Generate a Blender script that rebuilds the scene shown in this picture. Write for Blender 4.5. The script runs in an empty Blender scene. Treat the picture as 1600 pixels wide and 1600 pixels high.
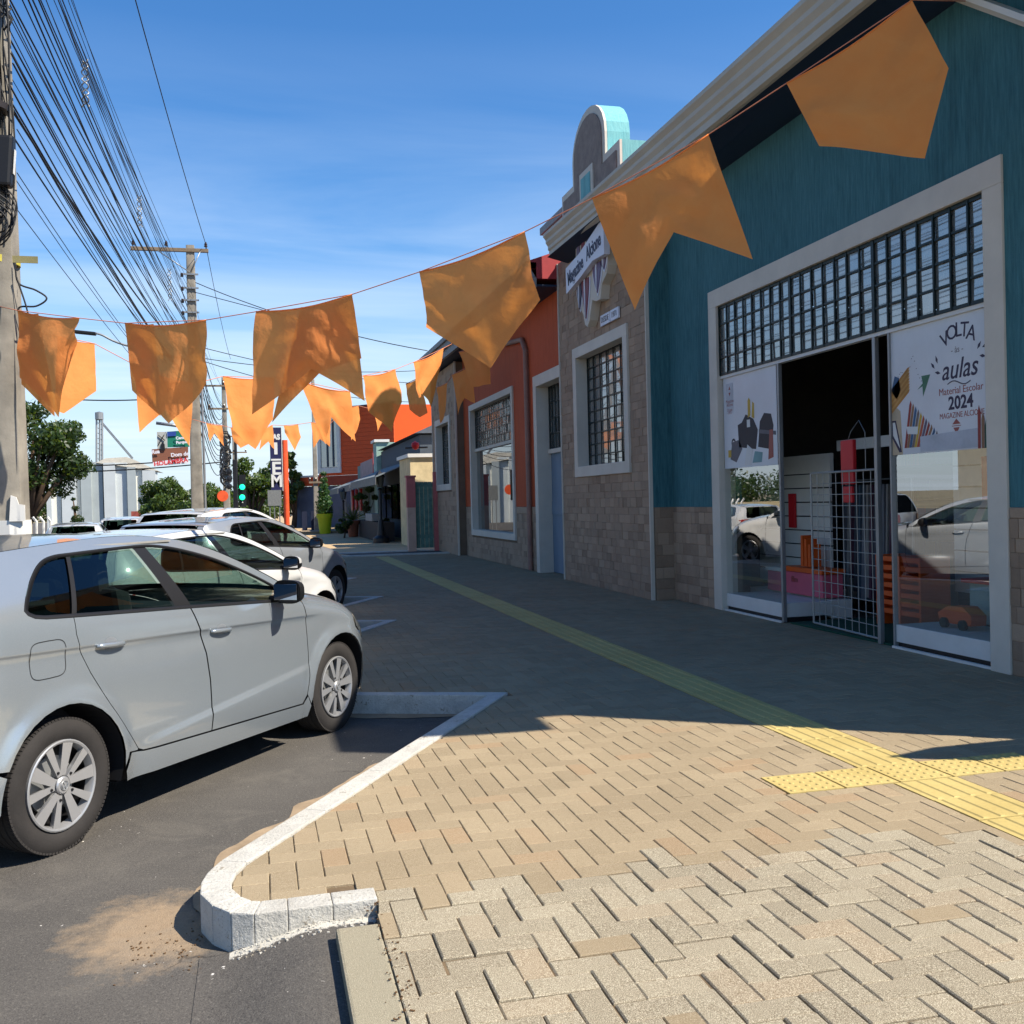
import bpy, bmesh, math, random
from math import sin, cos, pi, radians, sqrt, atan2
from mathutils import Vector, Matrix, geometry, noise
random.seed(7)
SC = bpy.context.scene
COL = SC.collection
# ------------------------------------------------------------------ camera
FPX = 1580.0; CAMH = 1.55; ROLL = 0.025
YAW = math.atan((800 - 405) / FPX); PITCH = -((800 - (791 - ROLL * 395)) / FPX)
_f = Vector((sin(YAW) * cos(PITCH), cos(YAW) * cos(PITCH), sin(PITCH)))
_r = Vector((cos(YAW), -sin(YAW), 0)); _u = _r.cross(_f)
_up = _u * cos(ROLL) + _r * sin(ROLL); _ri = _r * cos(ROLL) - _u * sin(ROLL)
cam = bpy.data.cameras.new('camera'); camo = bpy.data.objects.new('camera', cam); COL.objects.link(camo)
cam.sensor_width = 36; cam.lens = 36 * FPX / 1600; cam.clip_start = 0.05; cam.clip_end = 5000
M3 = Matrix((_ri, _up, -_f)).transposed()
camo.matrix_world = Matrix.Translation((0, 0, CAMH)) @ M3.to_4x4()
SC.camera = camo
SC.view_settings.view_transform = 'Standard'; SC.view_settings.look = 'None'
SC.view_settings.exposure = 0.84; SC.view_settings.gamma = 1; SC.view_settings.use_curve_mapping = False
# ------------------------------------------------------------------ sun and sky
SUN = Vector((.735, -.505, 1)).normalized()
sl = bpy.data.lights.new('sun', 'SUN'); so = bpy.data.objects.new('sun', sl); COL.objects.link(so)
sl.energy = 5.0; sl.angle = radians(.5); sl.color = (1, .92, .80)
so.rotation_euler = SUN.to_track_quat('Z', 'Y').to_euler()
world = bpy.data.worlds.new('World'); SC.world = world; world.use_nodes = True
wn = world.node_tree; wn.nodes.clear()
def WN(t, **k):
    n = wn.nodes.new(t)
    for a, b in k.items(): setattr(n, a, b)
    return n
sky = WN('ShaderNodeTexSky', sky_type='NISHITA', sun_disc=False, sun_elevation=math.asin(SUN.z),
         sun_rotation=atan2(SUN.x, SUN.y), altitude=300, air_density=1.0, dust_density=0.25, ozone_density=1.6)
bg = WN('ShaderNodeBackground'); bg.inputs[1].default_value = .098
out = WN('ShaderNodeOutputWorld')
tc = WN('ShaderNodeTexCoord'); sep = WN('ShaderNodeSeparateXYZ'); wn.links.new(tc.outputs['Generated'], sep.inputs[0])
# thin cirrus: project direction on a plane above
dv = WN('ShaderNodeVectorMath', operation='DIVIDE'); cmb = WN('ShaderNodeCombineXYZ')
addz = WN('ShaderNodeMath', operation='ADD'); addz.inputs[1].default_value = .06
wn.links.new(sep.outputs[2], addz.inputs[0])
for i in range(3): wn.links.new(addz.outputs[0], cmb.inputs[i])
wn.links.new(tc.outputs['Generated'], dv.inputs[0]); wn.links.new(cmb.outputs[0], dv.inputs[1])
mp = WN('ShaderNodeMapping'); mp.inputs['Scale'].default_value = (.32, .95, 0); mp.inputs['Rotation'].default_value = (0, 0, .16)
wn.links.new(dv.outputs[0], mp.inputs[0])
n1 = WN('ShaderNodeTexNoise'); n1.inputs['Scale'].default_value = 1.15; n1.inputs['Detail'].default_value = 9; n1.inputs['Roughness'].default_value = .56; n1.inputs['Distortion'].default_value = .5
wn.links.new(mp.outputs[0], n1.inputs['Vector'])
cr = WN('ShaderNodeValToRGB'); cr.color_ramp.elements[0].position = .40; cr.color_ramp.elements[1].position = .72
wn.links.new(n1.outputs[0], cr.inputs[0])
hz = WN('ShaderNodeMapRange'); hz.inputs[1].default_value = .42; hz.inputs[2].default_value = .12; hz.clamp = True
wn.links.new(sep.outputs[2], hz.inputs[0])
ml = WN('ShaderNodeMath', operation='MULTIPLY'); wn.links.new(cr.outputs[0], ml.inputs[0]); wn.links.new(hz.outputs[0], ml.inputs[1])
ml2 = WN('ShaderNodeMath', operation='MULTIPLY'); ml2.inputs[1].default_value = .62; wn.links.new(ml.outputs[0], ml2.inputs[0])
mx = WN('ShaderNodeMix', data_type='RGBA'); wn.links.new(ml2.outputs[0], mx.inputs[0]); mx.inputs[7].default_value = (5.4, 6.2, 7.1, 1)
hs = WN('ShaderNodeHueSaturation'); hs.inputs['Hue'].default_value = .505; hs.inputs['Saturation'].default_value = 1.34; hs.inputs['Value'].default_value = 1.08
wn.links.new(sky.outputs[0], hs.inputs['Color']); hor = WN('ShaderNodeMapRange', interpolation_type='SMOOTHSTEP'); hor.inputs[1].default_value = .27; hor.inputs[2].default_value = -.02; hor.inputs[4].default_value = .9
wn.links.new(sep.outputs[2], hor.inputs[0]); mh = WN('ShaderNodeMix', data_type='RGBA'); wn.links.new(hor.outputs[0], mh.inputs[0]); wn.links.new(hs.outputs[0], mh.inputs[6]); mh.inputs[7].default_value = (3.7, 4.6, 5.6, 1)
wn.links.new(mh.outputs[2], mx.inputs[6])
wn.links.new(mx.outputs[2], bg.inputs[0]); wn.links.new(bg.outputs[0], out.inputs[0])

# ------------------------------------------------------------------ pixel -> world helpers
def ray(x, y):
    return _ri * ((x - 800) / FPX) - _up * ((y - 800) / FPX) + _f
def onz(x, y, z=0.):
    d = ray(x, y); return Vector((0, 0, CAMH)) + d * ((z - CAMH) / d.z)
def onx(x, y, X):
    d = ray(x, y); return Vector((0, 0, CAMH)) + d * (X / d.x)
def ony(x, y, Y):
    d = ray(x, y); return Vector((0, 0, CAMH)) + d * (Y / d.y)
def atd(x, y, dep):
    return Vector((0, 0, CAMH)) + ray(x, y) * dep

# ------------------------------------------------------------------ materials
def s2l(c):
    c = c / 255
    return c / 12.92 if c <= .04045 else ((c + .055) / 1.055) ** 2.4
def rgb(r, g, b): return (s2l(r), s2l(g), s2l(b), 1)
class NT:
    def __init__(s, name):
        s.m = bpy.data.materials.new(name); s.m.use_nodes = True
        s.t = s.m.node_tree; s.t.nodes.clear()
        s.out = s.n('ShaderNodeOutputMaterial')
    def n(s, t, **k):
        x = s.t.nodes.new(t)
        for a, b in k.items(): setattr(x, a, b)
        return x
    def l(s, a, b): s.t.links.new(a, b)
    def noise(s, scale, detail=4, rough=.6, vec=None, dist=0):
        x = s.n('ShaderNodeTexNoise'); x.inputs['Scale'].default_value = scale; x.inputs['Detail'].default_value = detail
        x.inputs['Roughness'].default_value = rough; x.inputs['Distortion'].default_value = dist
        if vec is not None: s.l(vec, x.inputs['Vector'])
        return x.outputs[0]
    def ramp(s, fac, a, b, ca=(0, 0, 0, 1), cb=(1, 1, 1, 1)):
        x = s.n('ShaderNodeValToRGB'); e = x.color_ramp.elements
        e[0].position = a; e[1].position = b; e[0].color = ca; e[1].color = cb
        s.l(fac, x.inputs[0]); return x.outputs[0]
    def mix(s, fac, a, b, blend='MIX'):
        x = s.n('ShaderNodeMix', data_type='RGBA', blend_type=blend)
        for i, v in ((0, fac), (6, a), (7, b)):
            if isinstance(v, (int, float)): x.inputs[i].default_value = v
            elif isinstance(v, tuple): x.inputs[i].default_value = v
            else: s.l(v, x.inputs[i])
        return x.outputs[2]
    def math(s, op, a, b=0., c=0.):
        x = s.n('ShaderNodeMath', operation=op)
        for i, v in enumerate((a, b, c)):
            if isinstance(v, (int, float)): x.inputs[i].default_value = v
            else: s.l(v, x.inputs[i])
        return x.outputs[0]
    def pos(s): return s.n('ShaderNodeNewGeometry').outputs['Position']
    def obj(s): return s.n('ShaderNodeTexCoord').outputs['Object']
    def mapv(s, v, scale, rot=(0, 0, 0)):
        x = s.n('ShaderNodeMapping'); x.inputs['Scale'].default_value = scale; x.inputs['Rotation'].default_value = rot
        s.l(v, x.inputs[0]); return x.outputs[0]
    def bump(s, h, strength=.3, dist=.01):
        x = s.n('ShaderNodeBump'); x.inputs['Strength'].default_value = strength; x.inputs['Distance'].default_value = dist
        s.l(h, x.inputs['Height']); return x.outputs[0]
    def princ(s, col, rough=.6, metal=0., spec=.5, normal=None, coat=0., trans=0., emit=None, es=0.):
        p = s.n('ShaderNodeBsdfPrincipled')
        def st(k, v):
            if isinstance(v, (int, float, tuple)): p.inputs[k].default_value = v
            else: s.l(v, p.inputs[k])
        st('Base Color', col); st('Roughness', rough); st('Metallic', metal); st('Specular IOR Level', spec)
        if coat: st('Coat Weight', coat); st('Coat Roughness', .03)
        if trans: st('Transmission Weight', trans)
        if emit: st('Emission Color', emit); st('Emission Strength', es)
        if normal is not None: s.l(normal, p.inputs['Normal'])
        return p
    def done(s, shader):
        s.l(shader.outputs[0] if hasattr(shader, 'outputs') else shader, s.out.inputs[0]); return s.m
MC = {}
def mat(name, col, rough=.6, metal=0., var=.25, vs=3., bs=60., bst=.15, spec=.4, coat=0., objrand=0.):
    """plain surface: base colour with soft large and fine variation plus fine bump"""
    if name in MC: return MC[name]
    t = NT(name); p = t.pos()
    a = t.noise(vs, 5, .65, p); b = t.noise(bs, 3, .6, p)
    dark = tuple(c * (1 - var) for c in col[:3]) + (1,); lite = tuple(min(1, c * (1 + var * .6)) for c in col[:3]) + (1,)
    c = t.mix(t.ramp(a, .3, .7), dark, lite)
    c = t.mix(t.math('MULTIPLY', b, var * .8), c, dark)
    if objrand:
        r = t.n('ShaderNodeObjectInfo').outputs['Random']
        h = t.n('ShaderNodeHueSaturation'); t.l(c, h.inputs['Color']); t.l(t.math('MULTIPLY_ADD', r, objrand, 1 - objrand / 2), h.inputs['Value']); c = h.outputs[0]
    nr = t.bump(b, bst, .004) if bst else None
    rr = t.math('MULTIPLY_ADD', a, .12, rough - .06)
    MC[name] = t.done(t.princ(c, rr, metal, spec, nr, coat)); return MC[name]

# ------------------------------------------------------------------ mesh + object helpers
def tag(o, label=None, cat=None, group=None, kind=None):
    if label: o['label'] = label
    if cat: o['category'] = cat
    if group: o['group'] = group
    if kind: o['kind'] = kind
    return o
def empty(name, loc, label=None, cat=None, group=None, kind=None, rz=0.):
    o = bpy.data.objects.new(name, None); COL.objects.link(o); o.location = loc; o.rotation_euler = (0, 0, rz)
    o.empty_display_size = .2
    return tag(o, label, cat, group, kind)
def link(name, me, parent=None, local=False):
    o = bpy.data.objects.new(name, me); COL.objects.link(o)
    if parent is not None:
        o.parent = parent
        if not local:
            p = parent; tr = Vector((0, 0, 0))
            o.matrix_parent_inverse = world_of(parent).inverted()
    return o
def world_of(o):
    m = Matrix.LocRotScale(o.location, o.rotation_euler, o.scale)
    if o.parent: return world_of(o.parent) @ o.matrix_parent_inverse @ m
    return m
class MB:
    def __init__(s): s.v = []; s.f = []; s.mi = []; s.cur = 0
    def add(s, vs, fs):
        o = len(s.v); s.v += [tuple(v) for v in vs]
        for f in fs: s.f.append([i + o for i in f]); s.mi.append(s.cur)
        return s
    def box(s, a, b):
        x0, x1 = sorted((a[0], b[0])); y0, y1 = sorted((a[1], b[1])); z0, z1 = sorted((a[2], b[2]))
        return s.add([(x0, y0, z0), (x1, y0, z0), (x1, y1, z0), (x0, y1, z0), (x0, y0, z1), (x1, y0, z1), (x1, y1, z1), (x0, y1, z1)],
                     [(0, 3, 2, 1), (4, 5, 6, 7), (0, 1, 5, 4), (1, 2, 6, 5), (2, 3, 7, 6), (3, 0, 4, 7)])
    def obox(s, c, ax, ay, az):
        """oriented box: centre and three half-axis vectors"""
        c = Vector(c); ax, ay, az = Vector(ax), Vector(ay), Vector(az)
        vs = [c + ax * i + ay * j + az * k for k in (-1, 1) for i, j in ((-1, -1), (1, -1), (1, 1), (-1, 1))]
        return s.add(vs, [(0, 3, 2, 1), (4, 5, 6, 7), (0, 1, 5, 4), (1, 2, 6, 5), (2, 3, 7, 6), (3, 0, 4, 7)])
    def tube(s, pts, r, n=8, cap=True):
        pts = [Vector(p) for p in pts]; R = r if isinstance(r, (list, tuple)) else [r] * len(pts)
        o = len(s.v); prev = None
        for i, p in enumerate(pts):
            t = (pts[min(i + 1, len(pts) - 1)] - pts[max(i - 1, 0)]).normalized()
            if prev is None:
                a = t.orthogonal().normalized()
            else:
                a = (prev - t * prev.dot(t)).normalized()
            prev = a; b = t.cross(a)
            for k in range(n):
                q = 2 * pi * k / n; s.v.append(tuple(p + (a * cos(q) + b * sin(q)) * R[i]))
        for i in range(len(pts) - 1):
            for k in range(n):
                k2 = (k + 1) % n
                s.f.append([o + i * n + k, o + i * n + k2, o + (i + 1) * n + k2, o + (i + 1) * n + k]); s.mi.append(s.cur)
        if cap:
            s.f.append([o + k for k in range(n)][::-1]); s.mi.append(s.cur)
            s.f.append([o + (len(pts) - 1) * n + k for k in range(n)]); s.mi.append(s.cur)
        return s
    def lathe(s, prof, c=(0, 0, 0), n=24, axis='Z'):
        """prof: (radius, height) list"""
        o = len(s.v); c = Vector(c)
        for r, h in prof:
            for k in range(n):
                q = 2 * pi * k / n
                p = (r * cos(q), r * sin(q), h) if axis == 'Z' else (r * cos(q), h, r * sin(q))
                s.v.append(tuple(c + Vector(p)))
        for i in range(len(prof) - 1):
            for k in range(n):
                k2 = (k + 1) % n; f = [o + i * n + k, o + i * n + k2, o + (i + 1) * n + k2, o + (i + 1) * n + k]
                s.f.append(f if axis == 'Z' else f[::-1]); s.mi.append(s.cur)
        return s
    def prism(s, poly, z0, z1):
        """poly list of (x,y) counter-clockwise, extruded in z"""
        n = len(poly); o = len(s.v)
        s.v += [(p[0], p[1], z0) for p in poly] + [(p[0], p[1], z1) for p in poly]
        s.f.append([o + i for i in range(n)][::-1]); s.f.append([o + n + i for i in range(n)]); s.mi += [s.cur] * 2
        for i in range(n):
            j = (i + 1) % n; s.f.append([o + i, o + j, o + n + j, o + n + i]); s.mi.append(s.cur)
        return s
    def prismv(s, pts, ext):
        """planar polygon of 3d points extruded by vector"""
        n = len(pts); o = len(s.v); ext = Vector(ext)
        s.v += [tuple(p) for p in pts] + [tuple(Vector(p) + ext) for p in pts]
        s.f.append([o + i for i in range(n)][::-1]); s.f.append([o + n + i for i in range(n)]); s.mi += [s.cur] * 2
        for i in range(n):
            j = (i + 1) % n; s.f.append([o + i, o + j, o + n + j, o + n + i]); s.mi.append(s.cur)
        return s
    def mesh(s, name, mats=None, smooth=False):
        me = bpy.data.meshes.new(name); me.from_pydata(s.v, [], s.f)
        if mats:
            for m in (mats if isinstance(mats, (list, tuple)) else [mats]): me.materials.append(m)
        if any(s.mi): me.polygons.foreach_set('material_index', s.mi)
        if smooth:
            me.polygons.foreach_set('use_smooth', [True] * len(me.polygons))
            if smooth != 'all': me.set_sharp_from_angle(angle=radians(35))
        me.update(); return me
    def build(s, name, mats, parent=None, smooth=False, local=False, bevel=0.):
        me = s.mesh(name, mats, smooth)
        if bevel:
            bm = bmesh.new(); bm.from_mesh(me); bmesh.ops.recalc_face_normals(bm, faces=bm.faces)
            bmesh.ops.bevel(bm, geom=[e for e in bm.edges if e.is_manifold and e.calc_face_angle(0) > .5], offset=bevel, segments=2, affect='EDGES', profile=.6)
            bm.to_mesh(me); bm.free()
        return link(name, me, parent, local)
def catmull(P, n=8, closed=False):
    P = [Vector(p) for p in P]; out = []; m = len(P)
    for i in range(m - (0 if closed else 1)):
        p0 = P[(i - 1) % m] if closed or i > 0 else P[0]; p1 = P[i]; p2 = P[(i + 1) % m]; p3 = P[(i + 2) % m] if closed or i + 2 < m else P[-1]
        for k in range(n):
            t = k / n
            out.append(.5 * ((2 * p1) + (p2 - p0) * t + (2 * p0 - 5 * p1 + 4 * p2 - p3) * t * t + (3 * p1 - p0 - 3 * p2 + p3) * t ** 3))
    if not closed: out.append(P[-1])
    return out
def text(name, body, size, origin, xdir, ydir, m, parent=None, ext=.002, align='CENTER', sx=1., shear=0., bold=0.):
    cu = bpy.data.curves.new(name, 'FONT'); cu.body = body; cu.size = size; cu.align_x = align; cu.align_y = 'CENTER'
    cu.extrude = ext; cu.shear = shear; cu.offset = bold; cu.resolution_u = 3
    tmp = bpy.data.objects.new(name, cu); COL.objects.link(tmp)
    dg = bpy.context.evaluated_depsgraph_get(); me = bpy.data.meshes.new_from_object(tmp.evaluated_get(dg))
    bpy.data.objects.remove(tmp); bpy.data.curves.remove(cu)
    me.name = name; me.materials.clear(); me.materials.append(m)
    X = Vector(xdir).normalized(); Y = Vector(ydir).normalized(); Z = X.cross(Y)
    mt = Matrix((X * sx, Y, Z)).transposed().to_4x4(); mt.translation = Vector(origin)
    me.transform(mt)
    return link(name, me, parent)

# ------------------------------------------------------------------ shared materials
M_white = mat('white_paint', rgb(214, 212, 205), .55, var=.08)
M_black = mat('black_paint', (.012, .012, .014, 1), .45, var=.2)
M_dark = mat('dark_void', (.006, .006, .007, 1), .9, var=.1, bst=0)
M_concrete = mat('pole_concrete', rgb(146, 139, 126), .85, var=.42, vs=2.5, bs=40, bst=.5)
M_steel = mat('galvanised_steel', rgb(150, 152, 152), .45, .6, var=.15)
M_cream = mat('cream_trim', rgb(205, 196, 180), .7, var=.1, vs=2, bs=80, bst=.2)
M_green_leaf = None
def glass_mat(name, tint=(.9, .97, .95, 1), ior=1.5, bright=1.):
    t = NT(name); tr = t.n('ShaderNodeBsdfTransparent'); tr.inputs[0].default_value = tint
    g = t.n('ShaderNodeBsdfGlossy'); g.inputs[0].default_value = (bright, bright, bright, 1); g.inputs['Roughness'].default_value = .0
    fr = t.n('ShaderNodeFresnel'); fr.inputs[0].default_value = ior
    # keep the front-face fresnel on both sides of a single pane
    geo = t.n('ShaderNodeNewGeometry'); t.l(geo.outputs['Normal'], fr.inputs['Normal'])
    inv = t.math('SUBTRACT', 1., geo.outputs['Backfacing'])
    mxs = t.n('ShaderNodeMixShader'); t.l(t.math('MULTIPLY', fr.outputs[0], inv), mxs.inputs[0]); t.l(tr.outputs[0], mxs.inputs[1]); t.l(g.outputs[0], mxs.inputs[2])
    return t.done(mxs)
M_shopglass = glass_mat('shop_glass', (.84, .89, .87, 1), 4.2)
M_carglass = glass_mat('car_glass', (.42, .54, .49, 1), 1.5)
def mk_pane():
    t = NT('frosted_pane'); p = t.pos(); n = t.noise(7, 4, .6, p)
    d = t.princ(t.mix(n, rgb(44, 48, 48), rgb(132, 136, 132)), .25, 0, .5)
    g = t.n('ShaderNodeBsdfGlossy'); g.inputs['Roughness'].default_value = .02; g.inputs[0].default_value = (.9, .9, .9, 1)
    mx_ = t.n('ShaderNodeMixShader'); mx_.inputs[0].default_value = .24; t.l(d.outputs[0], mx_.inputs[1]); t.l(g.outputs[0], mx_.inputs[2])
    return t.done(mx_)
M_paneglass = mk_pane()
# asphalt with dust patch, paint drops
import mathutils
DC = tuple(mathutils.Euler((0, 0, .35)).to_matrix() @ Vector((-.42 * 1.15, 3.92 * .95, 0)))
def mk_asphalt():
    t = NT('asphalt'); p = t.pos()
    a = t.noise(1.1, 6, .6, p); b = t.noise(170, 3, .7, p); c = t.noise(9, 5, .7, p)
    col = t.mix(t.ramp(a, .3, .72), rgb(60, 57, 54), rgb(80, 76, 71))
    col = t.mix(t.math('MULTIPLY', t.ramp(b, .35, .7), .5), col, rgb(112, 108, 101))
    vo = t.n('ShaderNodeTexVoronoi'); vo.inputs['Scale'].default_value = 140; t.l(p, vo.inputs['Vector'])
    col = t.mix(t.math('MULTIPLY', t.ramp(vo.outputs['Distance'], .15, .55, (1, 1, 1, 1), (0, 0, 0, 1)), .0), col, rgb(60, 57, 55)); gr_ = t.noise(75, 3, .8, p); col = t.mix(t.math('MULTIPLY', t.ramp(gr_, .56, .72), .55), col, rgb(128, 123, 114)); col = t.mix(t.math('MULTIPLY', t.ramp(gr_, .30, .44, (1, 1, 1, 1), (0, 0, 0, 1)), .6), col, rgb(34, 32, 31))
    # sandy dust washed against the rounded kerb end
    vd = t.n('ShaderNodeVectorMath', operation='DISTANCE'); mv = t.mapv(p, (1.15, .95, 0), (0, 0, .35)); t.l(mv, vd.inputs[0]); vd.inputs[1].default_value = DC
    dd = t.math('ADD', vd.outputs['Value'], t.math('MULTIPLY', t.math('SUBTRACT', c, .5), .55))
    dust = t.ramp(dd, .17, .38, (1, 1, 1, 1), (0, 0, 0, 1))
    sand = t.mix(t.noise(30, 4, .7, p), rgb(160, 140, 114), rgb(128, 108, 84))
    col = t.mix(t.math('MULTIPLY', dust, .9), col, sand)
    sx = t.n('ShaderNodeSeparateXYZ'); t.l(p, sx.inputs[0]); X_, Y_ = sx.outputs[0], sx.outputs[1]
    # white-wash smeared at the foot of the painted kerb
    e = t.math('ADD', t.math('ABSOLUTE', t.math('SUBTRACT', Y_, 3.585)), t.math('MULTIPLY', t.math('SUBTRACT', t.noise(22, 5, .75, p), .5), .09))
    inx = t.math('MULTIPLY', t.math('GREATER_THAN', X_, -.14), t.math('LESS_THAN', X_, .36))
    col = t.mix(t.math('MULTIPLY', t.ramp(e, .022, .034, (1, 1, 1, 1), (0, 0, 0, 1)), inx), col, rgb(186, 182, 170))
    # old oil drips and worn lighter wheel paths
    oil = t.noise(.8, 6, .75, p, .4); col = t.mix(t.math('MULTIPLY', t.ramp(oil, .58, .7), .45), col, rgb(40, 38, 37))
    wn_ = t.noise(2.6, 6, .7, p, 1.); col = t.mix(t.math('MULTIPLY', t.ramp(wn_, .5, .75), .3), col, rgb(120, 114, 104))
    ck_ = t.n('ShaderNodeTexVoronoi', feature='DISTANCE_TO_EDGE'); ck_.inputs['Scale'].default_value = .8; wv = t.n('ShaderNodeVectorMath', operation='ADD'); t.l(p, wv.inputs[0])
    nz = t.n('ShaderNodeTexNoise'); nz.inputs['Scale'].default_value = 5; nz.inputs['Detail'].default_value = 4; t.l(p, nz.inputs['Vector']); sc_ = t.n('ShaderNodeVectorMath', operation='SCALE'); sc_.inputs['Scale'].default_value = .35; t.l(nz.outputs['Color'], sc_.inputs[0]); t.l(sc_.outputs[0], wv.inputs[1]); t.l(wv.outputs[0], ck_.inputs['Vector'])
    crk = t.math('MULTIPLY', t.ramp(ck_.outputs['Distance'], .002, .006, (1, 1, 1, 1), (0, 0, 0, 1)), t.ramp(t.noise(.5, 2, .5, p), .55, .6)); col = t.mix(t.math('MULTIPLY', crk, .7), col, rgb(34, 32, 31))
    # white paint drops
    n2 = t.noise(34, 3, .6, p); n3 = t.noise(1.9, 2, .5, p)
    drops = t.math('MULTIPLY', t.ramp(n2, .70, .715), t.ramp(n3, .52, .58))
    col = t.mix(drops, col, rgb(205, 200, 190))
    h = t.math('ADD', b, t.math('MULTIPLY', vo.outputs['Distance'], .8))
    return t.done(t.princ(col, .88, 0, .3, t.bump(h, .55, .004)))
M_asphalt = mk_asphalt()
def mk_paver(name, c0, c1, c2, speck, lowgap):
    t = NT(name); p = t.pos()
    r = t.n('ShaderNodeObjectInfo').outputs['Random']
    at = t.n('ShaderNodeAttribute', attribute_name='tint').outputs['Fac']; so = t.n('ShaderNodeAttribute', attribute_name='solo').outputs['Fac']
    k = t.math('ADD', t.math('MULTIPLY', r, so), at)
    x = t.n('ShaderNodeValToRGB'); e = x.color_ramp.elements; e[0].color = c0; e[1].color = c1; e[0].position = 0; e[1].position = .82
    e2 = x.color_ramp.elements.new(1.); e2.color = c2; t.l(k, x.inputs[0])
    col = x.outputs[0]
    big = t.noise(.9, 5, .6, p); col = t.mix(t.math('MULTIPLY', t.ramp(big, .35, .7), .35), col, tuple(c * .62 for c in c0[:3]) + (1,))
    f = t.noise(330, 2, .8, p); g = t.noise(95, 4, .75, p)
    col = t.mix(t.math('MULTIPLY', t.ramp(f, .5, .72), speck), col, rgb(236, 226, 200))
    col = t.mix(t.math('MULTIPLY', t.ramp(f, .28, .45, (1, 1, 1, 1), (0, 0, 0, 1)), speck * 1.2), col, rgb(92, 82, 66))
    col = t.mix(t.math('MULTIPLY', t.ramp(g, .3, .6, (1, 1, 1, 1), (0, 0, 0, 1)), .25), col, rgb(110, 92, 70))
    h = t.math('ADD', f, t.math('MULTIPLY', g, .8))
    return t.done(t.princ(col, .95, 0, .06, t.bump(h, .45 + speck * .5, .004)))
M_paver_old = mk_paver('paver_beige', rgb(145, 129, 103), rgb(161, 144, 116), rgb(156, 131, 101), .34, 0)
M_paver_new = mk_paver('paver_grey', rgb(142, 131, 110), rgb(163, 152, 129), rgb(158, 137, 110), .95, 0)
M_bed = mat('sand_bed', rgb(112, 94, 70), .95, var=.4, vs=8, bs=150, bst=.5)
def mk_tactile():
    t = NT('tactile_yellow'); p = t.pos()
    a = t.noise(2.3, 5, .6, p); b = t.noise(60, 4, .7, p)
    col = t.mix(t.ramp(a, .3, .7), rgb(174, 153, 92), rgb(190, 170, 108))
    col = t.mix(t.math('MULTIPLY', t.ramp(b, .45, .75), .5), col, rgb(150, 130, 84))
    return t.done(t.princ(col, .75, 0, .3, t.bump(b, .3, .003)))
M_tactile = mk_tactile()
def mk_kerb():
    t = NT('whitewashed_kerb'); p = t.pos()
    a = t.noise(9, 6, .7, p); b = t.noise(70, 4, .7, p)
    col = t.mix(t.ramp(a, .35, .6), rgb(176, 173, 164), rgb(194, 191, 181))
    col = t.mix(t.math('MULTIPLY', t.ramp(t.math('ADD', a, t.math('MULTIPLY', b, .5)), .86, .93), .85), col, rgb(128, 118, 100)); g_ = t.noise(2.2, 6, .7, p, .6); col = t.mix(t.math('MULTIPLY', t.ramp(g_, .48, .72), .55), col, rgb(140, 134, 122))
    sp_ = t.noise(160, 2, .6, p); col = t.mix(t.math('MULTIPLY', t.ramp(sp_, .62, .68), .6), col, rgb(96, 90, 80))
    return t.done(t.princ(col, .8, 0, .3, t.bump(t.math('ADD', t.math('MULTIPLY', a, 2.), b), .8, .008)))
M_kerb = mk_kerb()
M_greykerb = mk_paver('kerb_grey', rgb(150, 143, 122), rgb(160, 152, 130), rgb(150, 140, 118), .5, 0)
M_gutter = mat('gutter_concrete', rgb(152, 132, 106), .9, var=.35, vs=5, bs=90, bst=.4)
def mk_stone(name, a, b):
    t = NT(name); p = t.pos()
    r = t.n('ShaderNodeObjectInfo').outputs['Random']
    n = t.noise(14, 6, .7, p); n2 = t.noise(3.2, 3, .6, p); f = t.noise(120, 3, .7, p)
    k = t.math('ADD', t.math('MULTIPLY', r, .6), t.math('MULTIPLY', t.math('ADD', n, n2), .32))
    col = t.mix(t.ramp(k, .22, .78), a, b)
    col = t.mix(t.math('MULTIPLY', t.ramp(f, .4, .7), .25), col, tuple(c * .5 for c in a[:3]) + (1,))
    return t.done(t.princ(col, .85, 0, .3, t.bump(t.math('ADD', n, f), .6, .006)))
M_stone = mk_stone('stone_cladding', rgb(134, 112, 92), rgb(172, 148, 124))
M_joint = mat('stone_joint', rgb(122, 104, 86), .95, var=.2)
def mk_stucco(name, a, b):
    t = NT(name); p = t.pos()
    v = t.noise(1, 6, .7, t.mapv(p, (34, 34, 3.2))); f = t.noise(140, 3, .7, p); c = t.noise(1.4, 4, .6, p)
    col = t.mix(t.ramp(v, .35, .68), a, b); col = t.mix(t.math('MULTIPLY', c, .3), col, a)
    pt_ = t.noise(.55, 6, .7, p, .5); col = t.mix(t.math('MULTIPLY', t.ramp(pt_, .42, .66), .14), col, tuple(min(1, x * 1.5 + .02) for x in b[:3]) + (1,))
    dr = t.noise(1, 5, .6, t.mapv(p, (5, 5, .35))); col = t.mix(t.math('MULTIPLY', t.ramp(dr, .55, .75), .45), col, tuple(x * .45 for x in a[:3]) + (1,))
    return t.done(t.princ(col, .8, 0, .3, t.bump(t.math('ADD', v, t.math('MULTIPLY', f, .35)), .7, .012)))
M_teal = mk_stucco('teal_stucco', rgb(46, 92, 98), rgb(74, 124, 130))
M_orange = mk_stucco('orange_stucco', rgb(168, 70, 34), rgb(188, 86, 44))
M_darktrim = mat('dark_soffit', rgb(26, 42, 66), .6, var=.2)
M_grille = mat('grille_green_black', rgb(16, 34, 34), .4, .3, var=.15)
M_roof = mat('roof_tile', rgb(120, 60, 45), .8, var=.3)

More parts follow.
